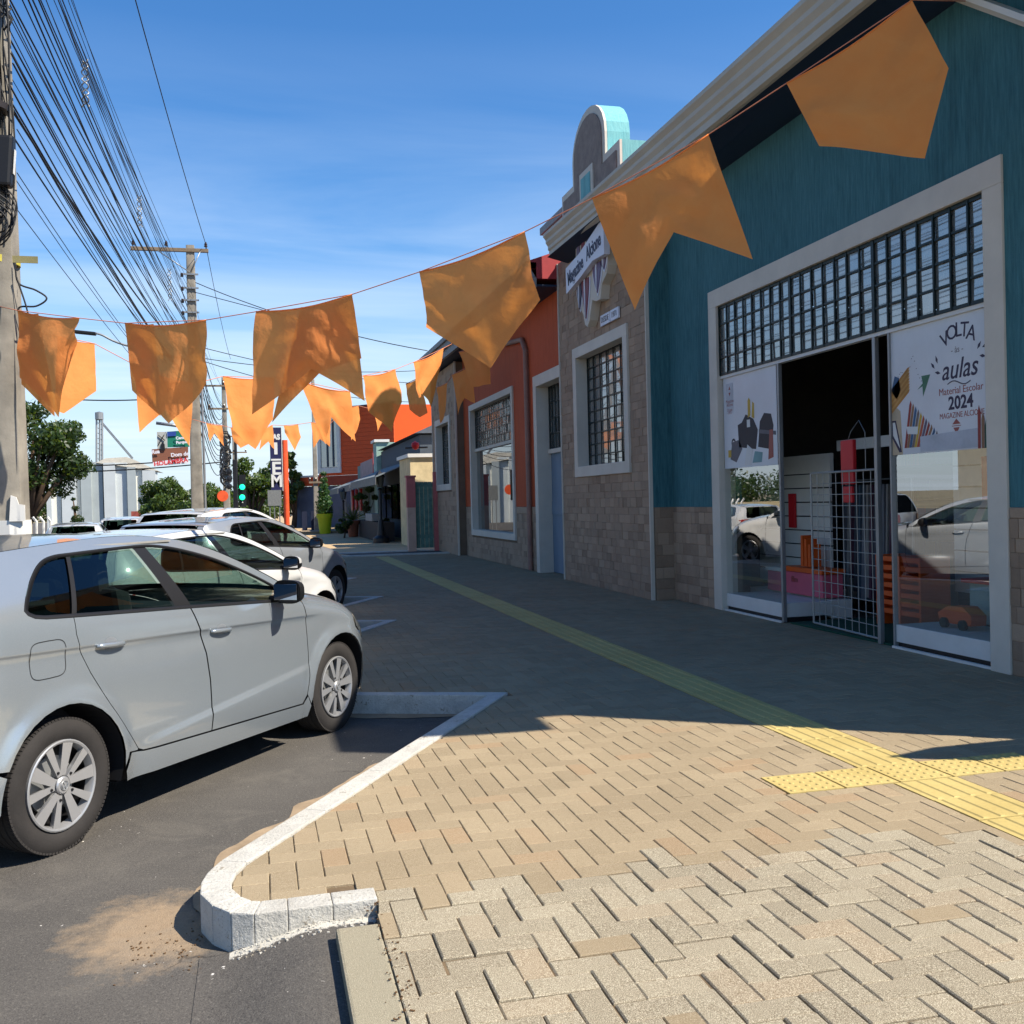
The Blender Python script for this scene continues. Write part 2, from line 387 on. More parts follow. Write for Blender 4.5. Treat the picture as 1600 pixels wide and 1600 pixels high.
# ================================================================== GROUND
def gz(x, y):
    a = max(0, min(1, (y - 15) / 18)); b = max(0, min(1, (-x - 2.8) / 3)); a = a * a * (3 - 2 * a); b = b * b * (3 - 2 * b)
    return -.5 * a * b
m = MB()
m.add([(-1500, -300, -.62), (1500, -300, -.62), (1500, 2500, -.62), (-1500, 2500, -.62)], [(0, 1, 2, 3)])
tag(m.build('ground', mat('dry_ground', rgb(128, 118, 92), .95, var=.4, vs=.05)), kind='structure')
xs = [-60, -30, -20, -14, -10] + [-8 + .5 * i for i in range(13)] + [0, 3, 6, 14, 40]
ys = [-12, -4, 0, 4, 8, 12, 15] + [16 + 1. * i for i in range(20)] + [40, 60, 90, 130, 200]
m = MB(); vs = [(x, y, gz(x, y)) for y in ys for x in xs]; nx = len(xs)
m.add(vs, [(j * nx + i, j * nx + i + 1, (j + 1) * nx + i + 1, (j + 1) * nx + i) for j in range(len(ys) - 1) for i in range(nx - 1)])
tag(m.build('street', M_asphalt), kind='structure')

# ---- outline of the raised sidewalk: saw-tooth parking bays
outer = [(.373, 3.606), (.215, 3.604), (.06, 3.600), (-.055, 3.602), (-.135, 3.636), (-.20, 3.725), (-.247, 3.850), (-.25, 3.961), (-.23, 4.071), (-.186, 4.187)]
E1 = Vector((.483, .875)); BK = Vector((-.93, .37)).normalized()
tips = [(1.57, 7.14), (1.42, 12.1), (1.64, 15.3), (1.62, 19.4), (1.6, 23.4)]
tips = [Vector(t) for t in tips]
def isect(p, d, q, e):
    den = d.x * e.y - d.y * e.x; w = q - p; t = (w.x * e.y - w.y * e.x) / den; return p + d * t
st = Vector((-.186, 4.187)); L = (tips[0] - st)
for k in range(1, 5): outer.append(tuple(st + L * (k / 5)))
outer.append(tuple(tips[0]))
for k in range(1, 5):
    J = isect(tips[k - 1], BK, tips[k], -E1); outer.append(tuple(J)); outer.append(tuple(tips[k]))
outer.append((1.6, 27.2))
outer = [Vector(p) for p in outer]
def offs(P, w):
    out = []
    for i, p in enumerate(P):
        a = (P[i] - P[i - 1]).normalized() if i else (P[1] - P[0]).normalized()
        b = (P[i + 1] - P[i]).normalized() if i < len(P) - 1 else a
        na = Vector((a.y, -a.x)); nb = Vector((b.y, -b.x)); n = (na + nb)
        if n.length < .3: n = na
        n.normalize(); c = max(.35, n.dot(na)); out.append(p + n * (w / c))
    return out
inner = offs(outer, .112)
kerb = empty('kerb', (0, 4, 0), kind='structure')
for i in range(len(outer) - 1):
    a, b, c, d = outer[i], outer[i + 1], inner[i + 1], inner[i]
    n = max(1, int((b - a).length / .75 + .5))
    for k in range(n):
        t0 = k / n; t1 = (k + 1) / n; g = .0007 / max(.02, (b - a).length / n) / n
        P = [a.lerp(b, t0 + g), a.lerp(b, t1 - g), d.lerp(c, t1 - g), d.lerp(c, t0 + g)]
        z = .142
        mb = MB(); mb.add([(q.x, q.y, h) for h in (-.05, z) for q in P], [(0, 1, 2, 3), (7, 6, 5, 4), (4, 5, 1, 0), (5, 6, 2, 1), (6, 7, 3, 2), (7, 4, 0, 3)])
        mb.build('kerb_stone', M_kerb, kerb, bevel=.006)
y = -1.2
gk = empty('low_kerb', (.27, 1, 0), kind='structure')
while y < 3.44:
    y2 = min(3.44, y + .95); mb = MB()
    x0 = .20 + .012 * (y > 2); mb.box((x0, y + .002, -.05), (x0 + .145, y2 - .002, .122 + random.uniform(0, .004)))
    mb.build('kerb_stone', M_greykerb, gk, bevel=.01); y = y2
def rz(x, y): return .078 * sm_((x + .22) / .40) * sm_((3.75 - y) / .1)
def sm_(t): t = max(0., min(1., t)); return t * t * (3 - 2 * t)
mb = MB(); gx_ = [-.24 + .44 * i / 16 for i in range(17)]; gy_ = [-1.2, 0, 1, 2, 2.6, 3, 3.2, 3.35, 3.5, 3.62]; mb.v = [(x, y, .003 + rz(x, y)) for y in gy_ for x in gx_ + [.375]]
mb.f = [[j * 18 + i, j * 18 + i + 1, (j + 1) * 18 + i + 1, (j + 1) * 18 + i] for j in range(len(gy_) - 1) for i in range(17)]; mb.mi = [0] * len(mb.f); tag(mb.build('street_ramp', M_asphalt, smooth='all'), kind='structure')
# crumbling white-wash and mortar at the kerb foot
mb = MB()
for i in range(160):
    t = random.random() ** 1.1; x = .37 - t * .5; yy = 3.602 - random.random() ** 3 * .09; r = random.uniform(.0015, .006)
    mb.obox((x, yy, .004 + rz(x, yy)), (r * cos(i), r * sin(i), 0), (-r * sin(i) * .7, r * .7 * cos(i), 0), (0, 0, random.uniform(.0015, .004)))
tag(mb.build('whitewash_crumbs', M_kerb), kind='stuff')
mb = MB()
rnd = random.Random(5)
for i in range(260):
    if rnd.random() < .5: x = .36 + rnd.gauss(0, .02); yy = rnd.uniform(2.3, 3.62)
    else: x = rnd.uniform(-.5, -.1); yy = rnd.gauss(3.75, .12); 
    if x > -.24 and yy > 3.6 and x < .3: continue
    z = .128 if x > .3 else .001; r = rnd.uniform(.0015, .0045); q = rnd.uniform(0, 6.28)
    mb.obox((x, yy, z + r * .4), (r * cos(q), r * sin(q), 0), (-r * .6 * sin(q), r * .6 * cos(q), 0), (0, 0, r * .4))
tag(mb.build('dry_debris', mat('dry_leaf_debris', rgb(104, 78, 50), .9, var=.5, vs=90)), kind='stuff')
# gutter strip beside the diagonal kerbs
def gutter(a, b, w0, w1):
    d = (b - a).normalized(); n = Vector((-d.y, d.x)); P = []
    N = 60; L1 = []; L2 = []
    for i in range(N + 1):
        t = i / N; p = a.lerp(b, t); L1.append(p); L2.append(p + n * (w0 + (w1 - w0) * t) * (1 + .3 * noise.noise(Vector((t * 14, a.y, 0)))) * min(1, (t * 5.) ** .6 + .02))
    mb = MB(); mb.add([(p.x, p.y, .004) for p in L1] + [(p.x, p.y, .004) for p in L2], [(i, i + 1, N + 2 + i, N + 1 + i) for i in range(N)])
    tag(mb.build('gutter_strip', M_gutter), kind='structure')
gutter(Vector((-.245, 4.0)), Vector(tips[0]) - E1 * .2, .34, .20)
for k in range(1, 4):
    J = isect(tips[k - 1], BK, tips[k], -E1); gutter(J, tips[k], .1, .08)
gutter(tips[0] + BK * .08, isect(tips[0], BK, tips[1], -E1), .14, .14)

# ---- sidewalk bed + pavers
region = [Vector((.357, -1.2)), Vector((.357, 3.46))] + [Vector((.372, 3.60))] + inner + [Vector((5.75, 27.2)), Vector((5.75, -1.2))]
mb = MB(); mb.add([(p.x, p.y, .120) for p in region], [list(range(len(region)))[::-1]])
sidewalk = tag(mb.build('sidewalk', M_bed), kind='structure')
def pinside(p, poly):
    c = False; j = len(poly) - 1
    for i in range(len(poly)):
        a, b = poly[i], poly[j]
        if (a[1] > p[1]) != (b[1] > p[1]) and p[0] < (b[0] - a[0]) * (p[1] - a[1]) / (b[1] - a[1]) + a[0]: c = not c
        j = i
    return c
segs = []
for a, b in zip(region, region[1:] + region[:1]):
    if a.x > 5.7 and b.x > 5.7: continue
    segs.append((a, b, True))
for X in (2.945, 3.305):
    pass
def clip(poly, p, n):
    out = []
    for i in range(len(poly)):
        a, b = poly[i], poly[(i + 1) % len(poly)]; da = (a - p).dot(n); db = (b - p).dot(n)
        if da >= 0: out.append(a)
        if (da >= 0) != (db >= 0): out.append(a.lerp(b, da / (da - db)))
    return out
U = .103
def paver_top(mb, poly, z, bev, tint):
    """one paver with chamfered rim; attribute stored per face"""
    c = sum(poly, Vector((0, 0))) / len(poly); n = len(poly)
    if bev:
        ins = [p + (c - p).normalized() * bev * 1.4 for p in poly]
        vs = [(p.x, p.y, .10) for p in poly] + [(p.x, p.y, z(p) - bev * .8) for p in poly] + [(p.x, p.y, z(p)) for p in ins]
        fs = [list(range(2 * n, 3 * n))] + [(i, (i + 1) % n, n + (i + 1) % n, n + i) for i in range(n)] + [(n + i, n + (i + 1) % n, 2 * n + (i + 1) % n, 2 * n + i) for i in range(n)]
    else:
        vs = [(p.x, p.y, .10) for p in poly] + [(p.x, p.y, z(p)) for p in poly]
        fs = [list(range(n, 2 * n))] + [(i, (i + 1) % n, n + (i + 1) % n, n + i) for i in range(n)]
    mb.add(vs, fs); mb.tint += [tint] * len(fs)
whole = []; mbs = {0: MB(), 1: MB()}
for q in mbs.values(): q.tint = []
rp = random.Random(11)
i0, i1 = -10, int(5.75 / U) + 2; j0, j1 = int(-1.2 / U) - 1, int(27.2 / U) + 1
for i in range(i0, i1):
    for j in range(j0, j1):
        k = (i - j) % 4
        if k == 0: R = (i, j, i + 2, j + 1)
        elif k == 3: R = (i, j, i + 1, j + 2)
        else: continue
        x0, y0, x1, y1 = [v * U for v in R]; c = Vector(((x0 + x1) / 2, (y0 + y1) / 2))
        if c.x > 5.75 or c.y < -1.3 or c.y > 27.3: continue
        if c.y < 1.6: 
            pass
        new = 0 if c.y > 3.62 + .16 * noise.noise(Vector((c.x * 1.5, 0, 0))) + rp.uniform(-.1, .1) else 1
        if new and rp.random() < .03: new = 0
        gap = rp.uniform(.0030, .0062) if new else rp.uniform(.0016, .0036)
        jx, jy = (rp.uniform(-.002, .002), rp.uniform(-.002, .002)) if new else (rp.uniform(-.0008, .0008), rp.uniform(-.0008, .0008))
        poly = [Vector(p) for p in ((x0 + gap / 2 + jx, y0 + gap / 2 + jy), (x1 - gap / 2 + jx, y0 + gap / 2 + jy), (x1 - gap / 2 + jx, y1 - gap / 2 + jy), (x0 + gap / 2 + jx, y1 - gap / 2 + jy))]
        cut = False; polys = [poly]
        # boundary
        near = False
        for a, b, _ in segs:
            mid = (a + b) / 2; hl = (b - a).length / 2
            if (c - mid).length > hl + .3: continue
            d = (b - a).normalized(); n = Vector((d.y, -d.x)); s_ = (c - a).dot(n); t_ = (c - a).dot(d)
            if abs(s_) < .14 and -.1 < t_ < 2 * hl + .1:
                near = True
                if -.02 < t_ < 2 * hl + .02: polys = [clip(p, a + n * .002, n) for p in polys if len(p) > 2]
        if 2.82 < c.x < 3.43:
            tmp = []
            for p in polys:
                tmp.append(clip(p, Vector((2.943, 0)), Vector((-1, 0)))); tmp.append(clip(p, Vector((3.307, 0)), Vector((1, 0))))
            polys = tmp; near = True
        if 4.1 < c.y < 4.75 and 2.2 < c.x < 3.95:   # cross band of warning tiles
            tmp = []
            for p in polys:
                if len(p) < 3: continue
                tmp.append(clip(p, Vector((0, 4.303)), Vector((0, -1)))); tmp.append(clip(p, Vector((0, 4.597)), Vector((0, 1))))
                q = clip(clip(p, Vector((0, 4.303)), Vector((0, 1))), Vector((0, 4.597)), Vector((0, -1)))
                if len(q) > 2: tmp.append(clip(q, Vector((2.388, 0)), Vector((-1, 0)))); tmp.append(clip(q, Vector((3.892, 0)), Vector((1, 0))))
            polys = tmp; near = True
        if not pinside(c, region) and not near: continue
        h = .130 + (rp.gauss(0, .0022) if new else rp.gauss(0, .0007)); ax, ay = (rp.gauss(0, .012), rp.gauss(0, .012)) if new else (rp.gauss(0, .003), rp.gauss(0, .003))
        full = not near
        u, v, dep = (0, 0, 0)
        q = M3.transposed() @ Vector((c.x, c.y, .13 - CAMH)); dep = -q.z
        vis = dep > .5 and abs(q.x / dep) < .53 and abs(q.y / dep) < .53
        if full and vis: whole.append((dep, c, k == 0, new, gap, h, ax, ay, jx, jy, poly)); continue
        for p in polys:
            if len(p) < 3: continue
            cc = sum(p, Vector((0, 0))) / len(p)
            ar = abs(sum(p[a].x * p[(a + 1) % len(p)].y - p[(a + 1) % len(p)].x * p[a].y for a in range(len(p)))) / 2
            if ar < .0006 or not pinside(cc, region): continue
            paver_top(mbs[new], p, lambda w: h + (w.x - c.x) * ax + (w.y - c.y) * ay, .0035 if dep < 9 else 0, rp.random())
whole.sort(key=lambda w: w[0])
for w in whole[300:]:
    dep, c, hor, new, gap, h, ax, ay, jx, jy, poly = w
    paver_top(mbs[new], poly, lambda w_: h + (w_.x - c.x) * ax + (w_.y - c.y) * ay, .0035 if dep < 9 else 0, rp.random())
for new, q in mbs.items():
    me = q.mesh('paver_field', [M_paver_old, M_paver_new][new])
    at = me.attributes.new('tint', 'FLOAT', 'FACE'); at.data.foreach_set('value', q.tint)
    tag(link('pavers', me, sidewalk), kind='stuff')
pm = []
for new in (0, 1):
    g = .003 if not new else .0045; mb = MB()
    X, Y = U - g / 2, U / 2 - g / 2; b = .0045 if new else .0032
    mb.add([(-X, -Y, -.03), (X, -Y, -.03), (X, Y, -.03), (-X, Y, -.03), (-X, -Y, -b), (X, -Y, -b), (X, Y, -b), (-X, Y, -b), (-X + b, -Y + b, 0), (X - b, -Y + b, 0), (X - b, Y - b, 0), (-X + b, Y - b, 0)],
           [(8, 9, 10, 11)] + [(i, (i + 1) % 4, 4 + (i + 1) % 4, 4 + i) for i in range(4)] + [(4 + i, 4 + (i + 1) % 4, 8 + (i + 1) % 4, 8 + i) for i in range(4)])
    me = mb.mesh('paver', [M_paver_old, M_paver_new][new]); at = me.attributes.new('solo', 'FLOAT', 'FACE'); at.data.foreach_set('value', [1.] * len(me.polygons)); pm.append(me)
for dep, c, hor, new, gap, h, ax, ay, jx, jy, poly in whole[:300]:
    o = link('paver', pm[new], sidewalk, local=True); o.location = (c.x + jx, c.y + jy, h); o.rotation_euler = (ay, -ax, (0 if hor else pi / 2) + rp.gauss(0, .006 if new else .001))
# tactile tiles
TL = .30
mb = MB(); X, Y = .1735, TL / 2 - .002
mb.box((-X, -Y, -.02), (X, Y, .0))
for k in range(4):
    x = -.13 + k * .0867; mb.add([(x - .017, -Y + .008, 0), (x + .017, -Y + .008, 0), (x + .017, Y - .008, 0), (x - .017, Y - .008, 0), (x - .010, -Y + .014, .0045), (x + .010, -Y + .014, .0045), (x + .010, Y - .014, .0045), (x - .010, Y - .014, .0045)],
                                  [(4, 5, 6, 7), (0, 1, 5, 4), (1, 2, 6, 5), (2, 3, 7, 6), (3, 0, 4, 7)])
gm = mb.mesh('tactile_guide', M_tactile)
mb = MB(); X = .1435; mb.box((-X, -X, -.02), (X, X, 0))
for a in range(5):
    for b in range(5): mb.lathe([(.0135, 0), (.0115, .003), (.007, .0048), (.0005, .0052)], (-.112 + a * .056, -.112 + b * .056, 0), 8)
dm = mb.mesh('tactile_dot', M_tactile)
for y in [4.301 - TL / 2 - TL * k for k in range(9)] + [4.599 + TL / 2 + TL * k for k in range(74)]:
    o = link('tactile_tile', gm, sidewalk, local=True); o.location = (3.125, y, .1315 + rp.gauss(0, .0006)); o.rotation_euler = (rp.gauss(0, .002), rp.gauss(0, .002), rp.gauss(0, .002))
for k in range(5):
    o = link('tactile_tile', dm, sidewalk, local=True); o.location = (2.54 + k * .3, 4.45, .1325)
# pavement beyond the shops with kerb strips of the driveway
mb = MB(); mb.box((1.6, 27.2, -.05), (14, 140, .125)); tag(mb.build('far_pavement', mat('tan_pavement', rgb(186, 160, 122), .9, var=.3, vs=1.2)), kind='structure')
for (a, b, c_) in ((27.3, 27.6, .16), (29.2, 29.5, .15)):
    mb = MB(); mb.box((1.62, a, .1), (5.2, b, c_)); tag(mb.build('kerb_strip', M_kerb), kind='structure')
mb = MB(); mb.add([(2.6, 27.62, .1292), (5.2, 27.62, .1292), (5.2, 29.18, .1292), (2.2, 29.18, .1292)], [(0, 1, 2, 3)]); tag(mb.build('driveway', M_asphalt), kind='structure')
mb = MB(); mb.box((2.0, 50.5, .12), (5, 53.2, .24)); tag(mb.build('raised_kerb', M_gutter), kind='structure')

# ================================================================== SHOP BUILDINGS
WX = 5.5      # wall face of the teal shop
unit = None
def unit_stone(material):
    global unit
    mb = MB(); b = .06
    mb.add([(0, -.5, -.5), (0, .5, -.5), (0, .5, .5), (0, -.5, .5), (-.7, -.5, -.5), (-.7, .5, -.5), (-.7, .5, .5), (-.7, -.5, .5), (-1, -.46, -.44), (-1, .46, -.44), (-1, .46, .44), (-1, -.46, .44)],
           [(8, 11, 10, 9), (0, 1, 5, 4), (1, 2, 6, 5), (2, 3, 7, 6), (3, 0, 4, 7), (4, 5, 9, 8), (5, 6, 10, 9), (6, 7, 11, 10), (7, 4, 8, 11)])
    return mb.mesh('stone', material)
STM = unit_stone(M_stone)
def clad(parent, O, Ud, w, h, holes, hs=.17, ws=(.14, .34), seed=1, keep=300, far=False, top=None):
    """stone cladding laid in courses on a vertical wall. O lower corner, Ud horizontal direction, normal = Ud x Z ; holes in (u0,v0,u1,v1)"""
    r = random.Random(seed); O = Vector(O); Ud = Vector(Ud).normalized(); N = Ud.cross(Vector((0, 0, 1)))
    rest = MB(); cnt = 0; cells = []; z = 0.
    while z < h - .02:
        rh = min(h - z, hs * r.uniform(.8, 1.2))
        if h - z - rh < .06: rh = h - z
        lim = w
        x = -r.uniform(0, .2)
        while x < lim - .01:
            sw = r.uniform(*ws); a, b = max(0, x), min(lim, x + sw)
            x += sw
            if lim - x < .06: b = lim; x = lim
            if b - a < .02: continue
            iv = [(a, b)]
            for (u0, v0, u1, v1) in holes:
                if z + rh * .5 > v0 and z + rh * .5 < v1:
                    nv = []
                    for (p, q) in iv:
                        if q <= u0 or p >= u1: nv.append((p, q))
                        else:
                            if p < u0: nv.append((p, u0))
                            if q > u1: nv.append((u1, q))
                    iv = nv
            for p, q in iv:
                if q - p > .02 and (top is None or z + rh <= top((p + q) / 2) + .08): cells.append((p, q, z, z + rh))
        z += rh
    cells.sort(key=lambda c: -(c[1] - c[0]) * (c[3] - c[2]))
    rot = atan2(N.y, N.x) + pi
    for k, (p, q, z0, z1) in enumerate(cells):
        d = r.uniform(.006, .014); g = .003
        c = O + Ud * ((p + q) / 2) + Vector((0, 0, (z0 + z1) / 2))
        if k < keep and not far:
            o = link('stone', STM, parent); o.location = c; o.rotation_euler = (0, 0, rot); o.scale = (d, max(.01, q - p - g), max(.01, z1 - z0 - g))
        else:
            u = Ud * ((q - p - g) / 2); rest.obox(c + N * d / 2, N * d / 2, u, Vector((0, 0, (z1 - z0 - g) / 2)))
    if rest.v: tag(rest.build('stone', M_stone, parent), kind='stuff')
def wall_x(mb, X, T, y0, y1, z0, z1, holes):
    """wall slab from X to X+T with rectangular openings (ya,yb,za,zb), pieces butted"""
    ys = sorted({y0, y1, *[v for h in holes for v in h[:2] if y0 < v < y1]})
    for a, b in zip(ys, ys[1:]):
        m_ = (a + b) / 2; cuts = sorted([(h[2], h[3]) for h in holes if h[0] <= m_ <= h[1]]); z = z0
        for c0, c1 in cuts:
            if c0 > z: mb.box((X, a, z), (X + T, b, c0))
            z = max(z, c1)
        if z < z1: mb.box((X, a, z), (X + T, b, z1))
def frame_x(X, P, y0, y1, z0, z1, w, d, parent, sill=True, name='window_frame', m=None):
    """rectangular surround in the x=const plane, proud by P, deep d, width w OUTSIDE the opening y0..y1,z0..z1"""
    mb = MB(); a, b = X - P, X + d; y0 += .012; y1 -= .012; z1 -= .012; w += .012
    if sill: z0 += .012
    mb.box((a, y0 - w, z0 if not sill else z0 - w), (b, y0, z1)); mb.box((a, y1, z0 if not sill else z0 - w), (b, y1 + w, z1))
    mb.box((a, y0 - w, z1), (b, y1 + w, z1 + w))
    if sill: mb.box((a, y0, z0 - w), (b, y1, z0))
    return mb.build(name, m or M_cream, parent, bevel=.006)
def grille(X, y0, y1, z0, z1, nc, nr, parent, fat=(), pane=True, bw=.022, glass=None):
    """bars: each an object; panes behind, each slightly out of true"""
    ux = bpy.data.meshes.get('bar_unit')
    if not ux:
        ux = MB().box((-.5, -.5, -.5), (.5, .5, .5)).mesh('bar_unit', M_grille)
    def bar(c, s):
        o = link('grille_bar', ux, parent); o.location = c; o.scale = s
    for i in range(nc + 1):
        y = y0 + (y1 - y0) * i / nc; w = bw * (2.2 if i in fat or i in (0, nc) else 1)
        bar((X, y, (z0 + z1) / 2), (.016, w, z1 - z0 + bw))
    for j in range(nr + 1):
        z = z0 + (z1 - z0) * j / nr; w = bw * (1.7 if j in (0, nr) else 1)
        bar((X + .004, (y0 + y1) / 2, z), (.012, y1 - y0, w))
    if pane:
        r = random.Random(nc * 7 + nr)
        for i in range(nc):
            for j in range(nr):
                a, b = y0 + (y1 - y0) * i / nc, y0 + (y1 - y0) * (i + 1) / nc; c, d = z0 + (z1 - z0) * j / nr, z0 + (z1 - z0) * (j + 1) / nr
                t1, t2 = r.gauss(0, .0016), r.gauss(0, .0016)
                me = MB().add([(X + .016 + t1, a + .005, c + .005), (X + .016 - t1 + t2, b - .005, c + .005), (X + .016 - t1, b - .005, d - .005), (X + .016 + t1 - t2, a + .005, d - .005)], [(3, 2, 1, 0)]).mesh('pane', glass or M_paneglass)
                link('pane', me, parent)

YA, YB = 6.70, 11.42           # door opening
ZT, ZG, ZB = 3.86, 2.995, .13   # top of transom, bottom of transom, floor
shop = empty('teal_shop', (WX, 9, .13), 'teal stucco shop with stone base, green grille over the wide glass front and pale fascia', 'shop')
mb = MB(); wall_x(mb, WX, .28, 3.87, 13.2, 1.40, 5.82, [(YA, YB, 0, ZT)])
mb.build('wall', M_teal, shop)
mb = MB(); mb.box((WX + .28, 3.87, .1), (14, 4.1, 5.82)); mb.build('wall', M_teal, shop)
mb = MB(); wall_x(mb, WX + .003, .27, 3.87, YA, .05, 1.396, []); mb.build('base_wall', M_joint, shop); mb = MB(); wall_x(mb, WX + .003, .27, YB, 13.2, .05, 1.396, []); mb.build('base_wall', M_joint, shop)
clad(shop, (WX + .003, 13.0, .13), (0, -1, 0), 13.0 - YB - .2, 1.27, [], seed=3, keep=130, hs=.13, ws=(.1, .26))
clad(shop, (WX + .003, YA - .2, .13), (0, -1, 0), YA - .2 - 3.87, 1.27, [], seed=4, keep=120, hs=.13, ws=(.1, .26))
# roof: soffit, moulded fascia, roof slab, small descending moulding by the corner
FX = 4.80
mb = MB(); mb.add([(FX + .02, 3.3, 5.50), (FX + .02, 16.4, 5.62), (WX, 16.4, 5.45), (WX, 3.3, 5.42)], [(0, 1, 2, 3)])
mb.add([(5.62, 3.3, 5.42), (5.62, 16.4, 5.45), (WX, 16.4, 5.45), (WX, 3.3, 5.42)], [(0, 3, 2, 1)]); mb.build('soffit', M_darktrim, shop)
prof = [(.05, -.02), (.0, .0), (0, .10), (-.03, .13), (-.03, .2), (-.075, .27), (-.075, .33), (-.13, .40), (-.13, .46), (.1, .47), (.1, -.02)]
mb = MB(); n = len(prof)
for (y, z, dx) in ((3.45, 5.47, 0.02), (6.7, 5.47, .0), (10, 5.50, .0), (16.4, 5.64, .06)):
    mb.v += [(FX + dx + p[0] * .8, y, z + p[1] * .78) for p in prof]
for s_ in range(3):
    for i in range(n):
        j = (i + 1) % n; mb.f.append([s_ * n + i, (s_ + 1) * n + i, (s_ + 1) * n + j, s_ * n + j]); mb.mi.append(0)
mb.f.append(list(range(n))); mb.f.append(list(range(3 * n, 4 * n))[::-1]); mb.mi += [0, 0]
M_fascia = mat('fascia_paint', rgb(186, 178, 162), .6, var=.12, vs=1.5)
mb.build('fascia', M_fascia, shop)
mb = MB(); mb.prismv([(FX - .04, 3.45, 5.845), (WX + 1, 3.45, 5.95), (14, 3.45, 6.3), (14, 3.45, 5.9), (WX, 3.45, 5.83), (FX - .04, 3.45, 5.825)], (0, 12.9, .12)); mb.build('roof', M_roof, shop)
mb = MB()
a = Vector((WX, 6.92, 5.40)); b = Vector((WX, 5.2, 4.14)); up_ = Vector((0, .59, .81))
mb.prismv([a, b, b + up_ * .12, a + up_ * .12], (-.07, 0, 0)); mb.build('rake_moulding', M_fascia, shop)
mb = MB(); mb.prismv([a + up_ * .124 - Vector((.0, 0, 0)), b + up_ * .124, b + up_ * .26, a + up_ * .26], (-.12, 0, 0)); mb.build('rake_moulding', M_white, shop)  # upper band: sunlight on the moulding put into its white paint
caster = empty('streak_shadow_caster', (5.9, 3.5, 2.5), 'unseen bar added on the end wall to cast a shadow streak on the pavement', 'awning')
mb = MB(); mb.prismv([(5.0, 3.50, 2.52), (5.35, 3.30, 2.52), (7.4, 3.28, 2.52), (7.4, 3.62, 2.52), (5.35, 3.60, 2.52)], (0, 0, .05)); mb.build('streak_shadow_bar', M_darktrim, caster)  # out-of-view bar added to cast the dark streak over the pavers
for x in (6.6, 7.2): mb = MB(); mb.box((x, 3.63, 2.53), (x + .04, 3.87, 2.56)); mb.build('arm', M_steel, caster)
# door surround, transom grille
frame_x(WX, .022, YA, YB, ZB, ZT, .2, .20, shop, sill=False, name='door_frame')
grille(WX + .02, YA + .01, YB - .01, ZG + .02, ZT - .03, 22, 4, shop, fat=(7, 14), bw=.019)
GX = WX + .055
mb = MB(); mb.box((GX - .03, YA, ZG - .03), (GX + .04, YB, ZG + .015)); mb.build('transom_bar', M_white, shop)
for (a, b) in ((10.03, YB - .01), (YA + .01, 8.02)):
    mb = MB(); mb.add([(GX, a, .34), (GX, b, .34), (GX, b, ZG - .03), (GX, a, ZG - .03)], [(3, 2, 1, 0)]); mb.build('glass_panel', M_shopglass, shop)
    mb = MB(); mb.box((GX - .01, a, .185), (GX + .6, b, .34)); mb.build('window_plinth', M_white, shop, bevel=.004)
    mb = MB(); mb.box((GX + .01, a, .135), (GX + .5, b, .184)); mb.build('toe_space', M_black, shop)
    mb = MB(); mb.box((GX - .045, a, .128), (GX - .012, b, .15)); mb.build('sill_strip', M_white, shop)
for yy, w, mm in ((10.01, .035, M_steel), (8.235, .045, M_steel), (8.01, .02, M_steel)):
    mb = MB(); mb.box((GX - .03, yy - w / 2, .135), (GX + .015, yy + w / 2, ZG - .03)); mb.build('door_post', mm, shop, bevel=.004)
# room behind
mb = MB(); mb.box((WX + .285, 4.15, .10), (11, 13.1, .132)); mb.build('floor', mat('shop_floor', rgb(120, 112, 100), .3, var=.1), shop)
mb = MB(); mb.box((10.9, 4.2, .14), (11.1, 13.1, 4.2)); mb.box((WX + .29, 13.0, .14), (10.9, 13.15, 4.2)); mb.box((WX + .29, 4.12, .14), (10.9, 4.2, 4.2))
mb.build('inner_wall', mat('inner_wall', rgb(96, 92, 88), .8, var=.2), shop)
mb = MB(); mb.box((WX + .285, 4.2, 4.21), (11, 13, 4.4)); mb.build('ceiling', mat('inner_ceiling', rgb(120, 118, 112), .8), shop)
mb = MB(); mb.add([(WX + .9, 6.3, 2.0), (WX + .9, 12.2, 2.0), (WX + .9, 12.2, 2.9), (WX + .9, 6.3, 2.9)], [(0, 1, 2, 3)])
M_slat = mat('slat_panel', rgb(205, 203, 196), .5, var=.06)
# slat wall display
sw = empty('slatwall_display', (6.1, 9.6, .13), 'pale slotted display panel standing just inside the open shop doorway', 'display panel')
z = .42
while z < 1.75:
    mb = MB(); mb.box((6.42, 10.48, z), (6.45, 12.2, z + .155)); mb.build('slat', M_slat, sw); z += .17
mb = MB(); mb.box((6.41, 10.45, 1.78), (6.46, 12.2, 2.0)); mb.build('header_board', M_white, sw); mb = MB(); mb.box((6.5, 6.2, 2.02), (6.54, 10.44, 2.14)); mb.build('header_board', M_white, sw)
mb = MB(); mb.box((6.455, 10.48, .14), (6.5, 12.2, 1.93)); mb.build('backing', M_black, sw)
sw = empty('slatwall_display', (6.1, 7, .13), 'pale slotted display panel behind the right-hand shop window', 'display panel')
z = .5
while z < 1.95:
    mb = MB(); mb.box((6.9, 7.6, z), (6.93, 8.95, z + .2)); mb.build('slat', M_slat, sw); z += .215
mb = MB(); mb.box((6.935, 7.6, .14), (6.96, 8.95, 1.98)); mb.build('backing', M_black, sw)
mb = MB(); mb.box((6.2, 8.55, .4), (6.5, 8.62, 2.0)); 
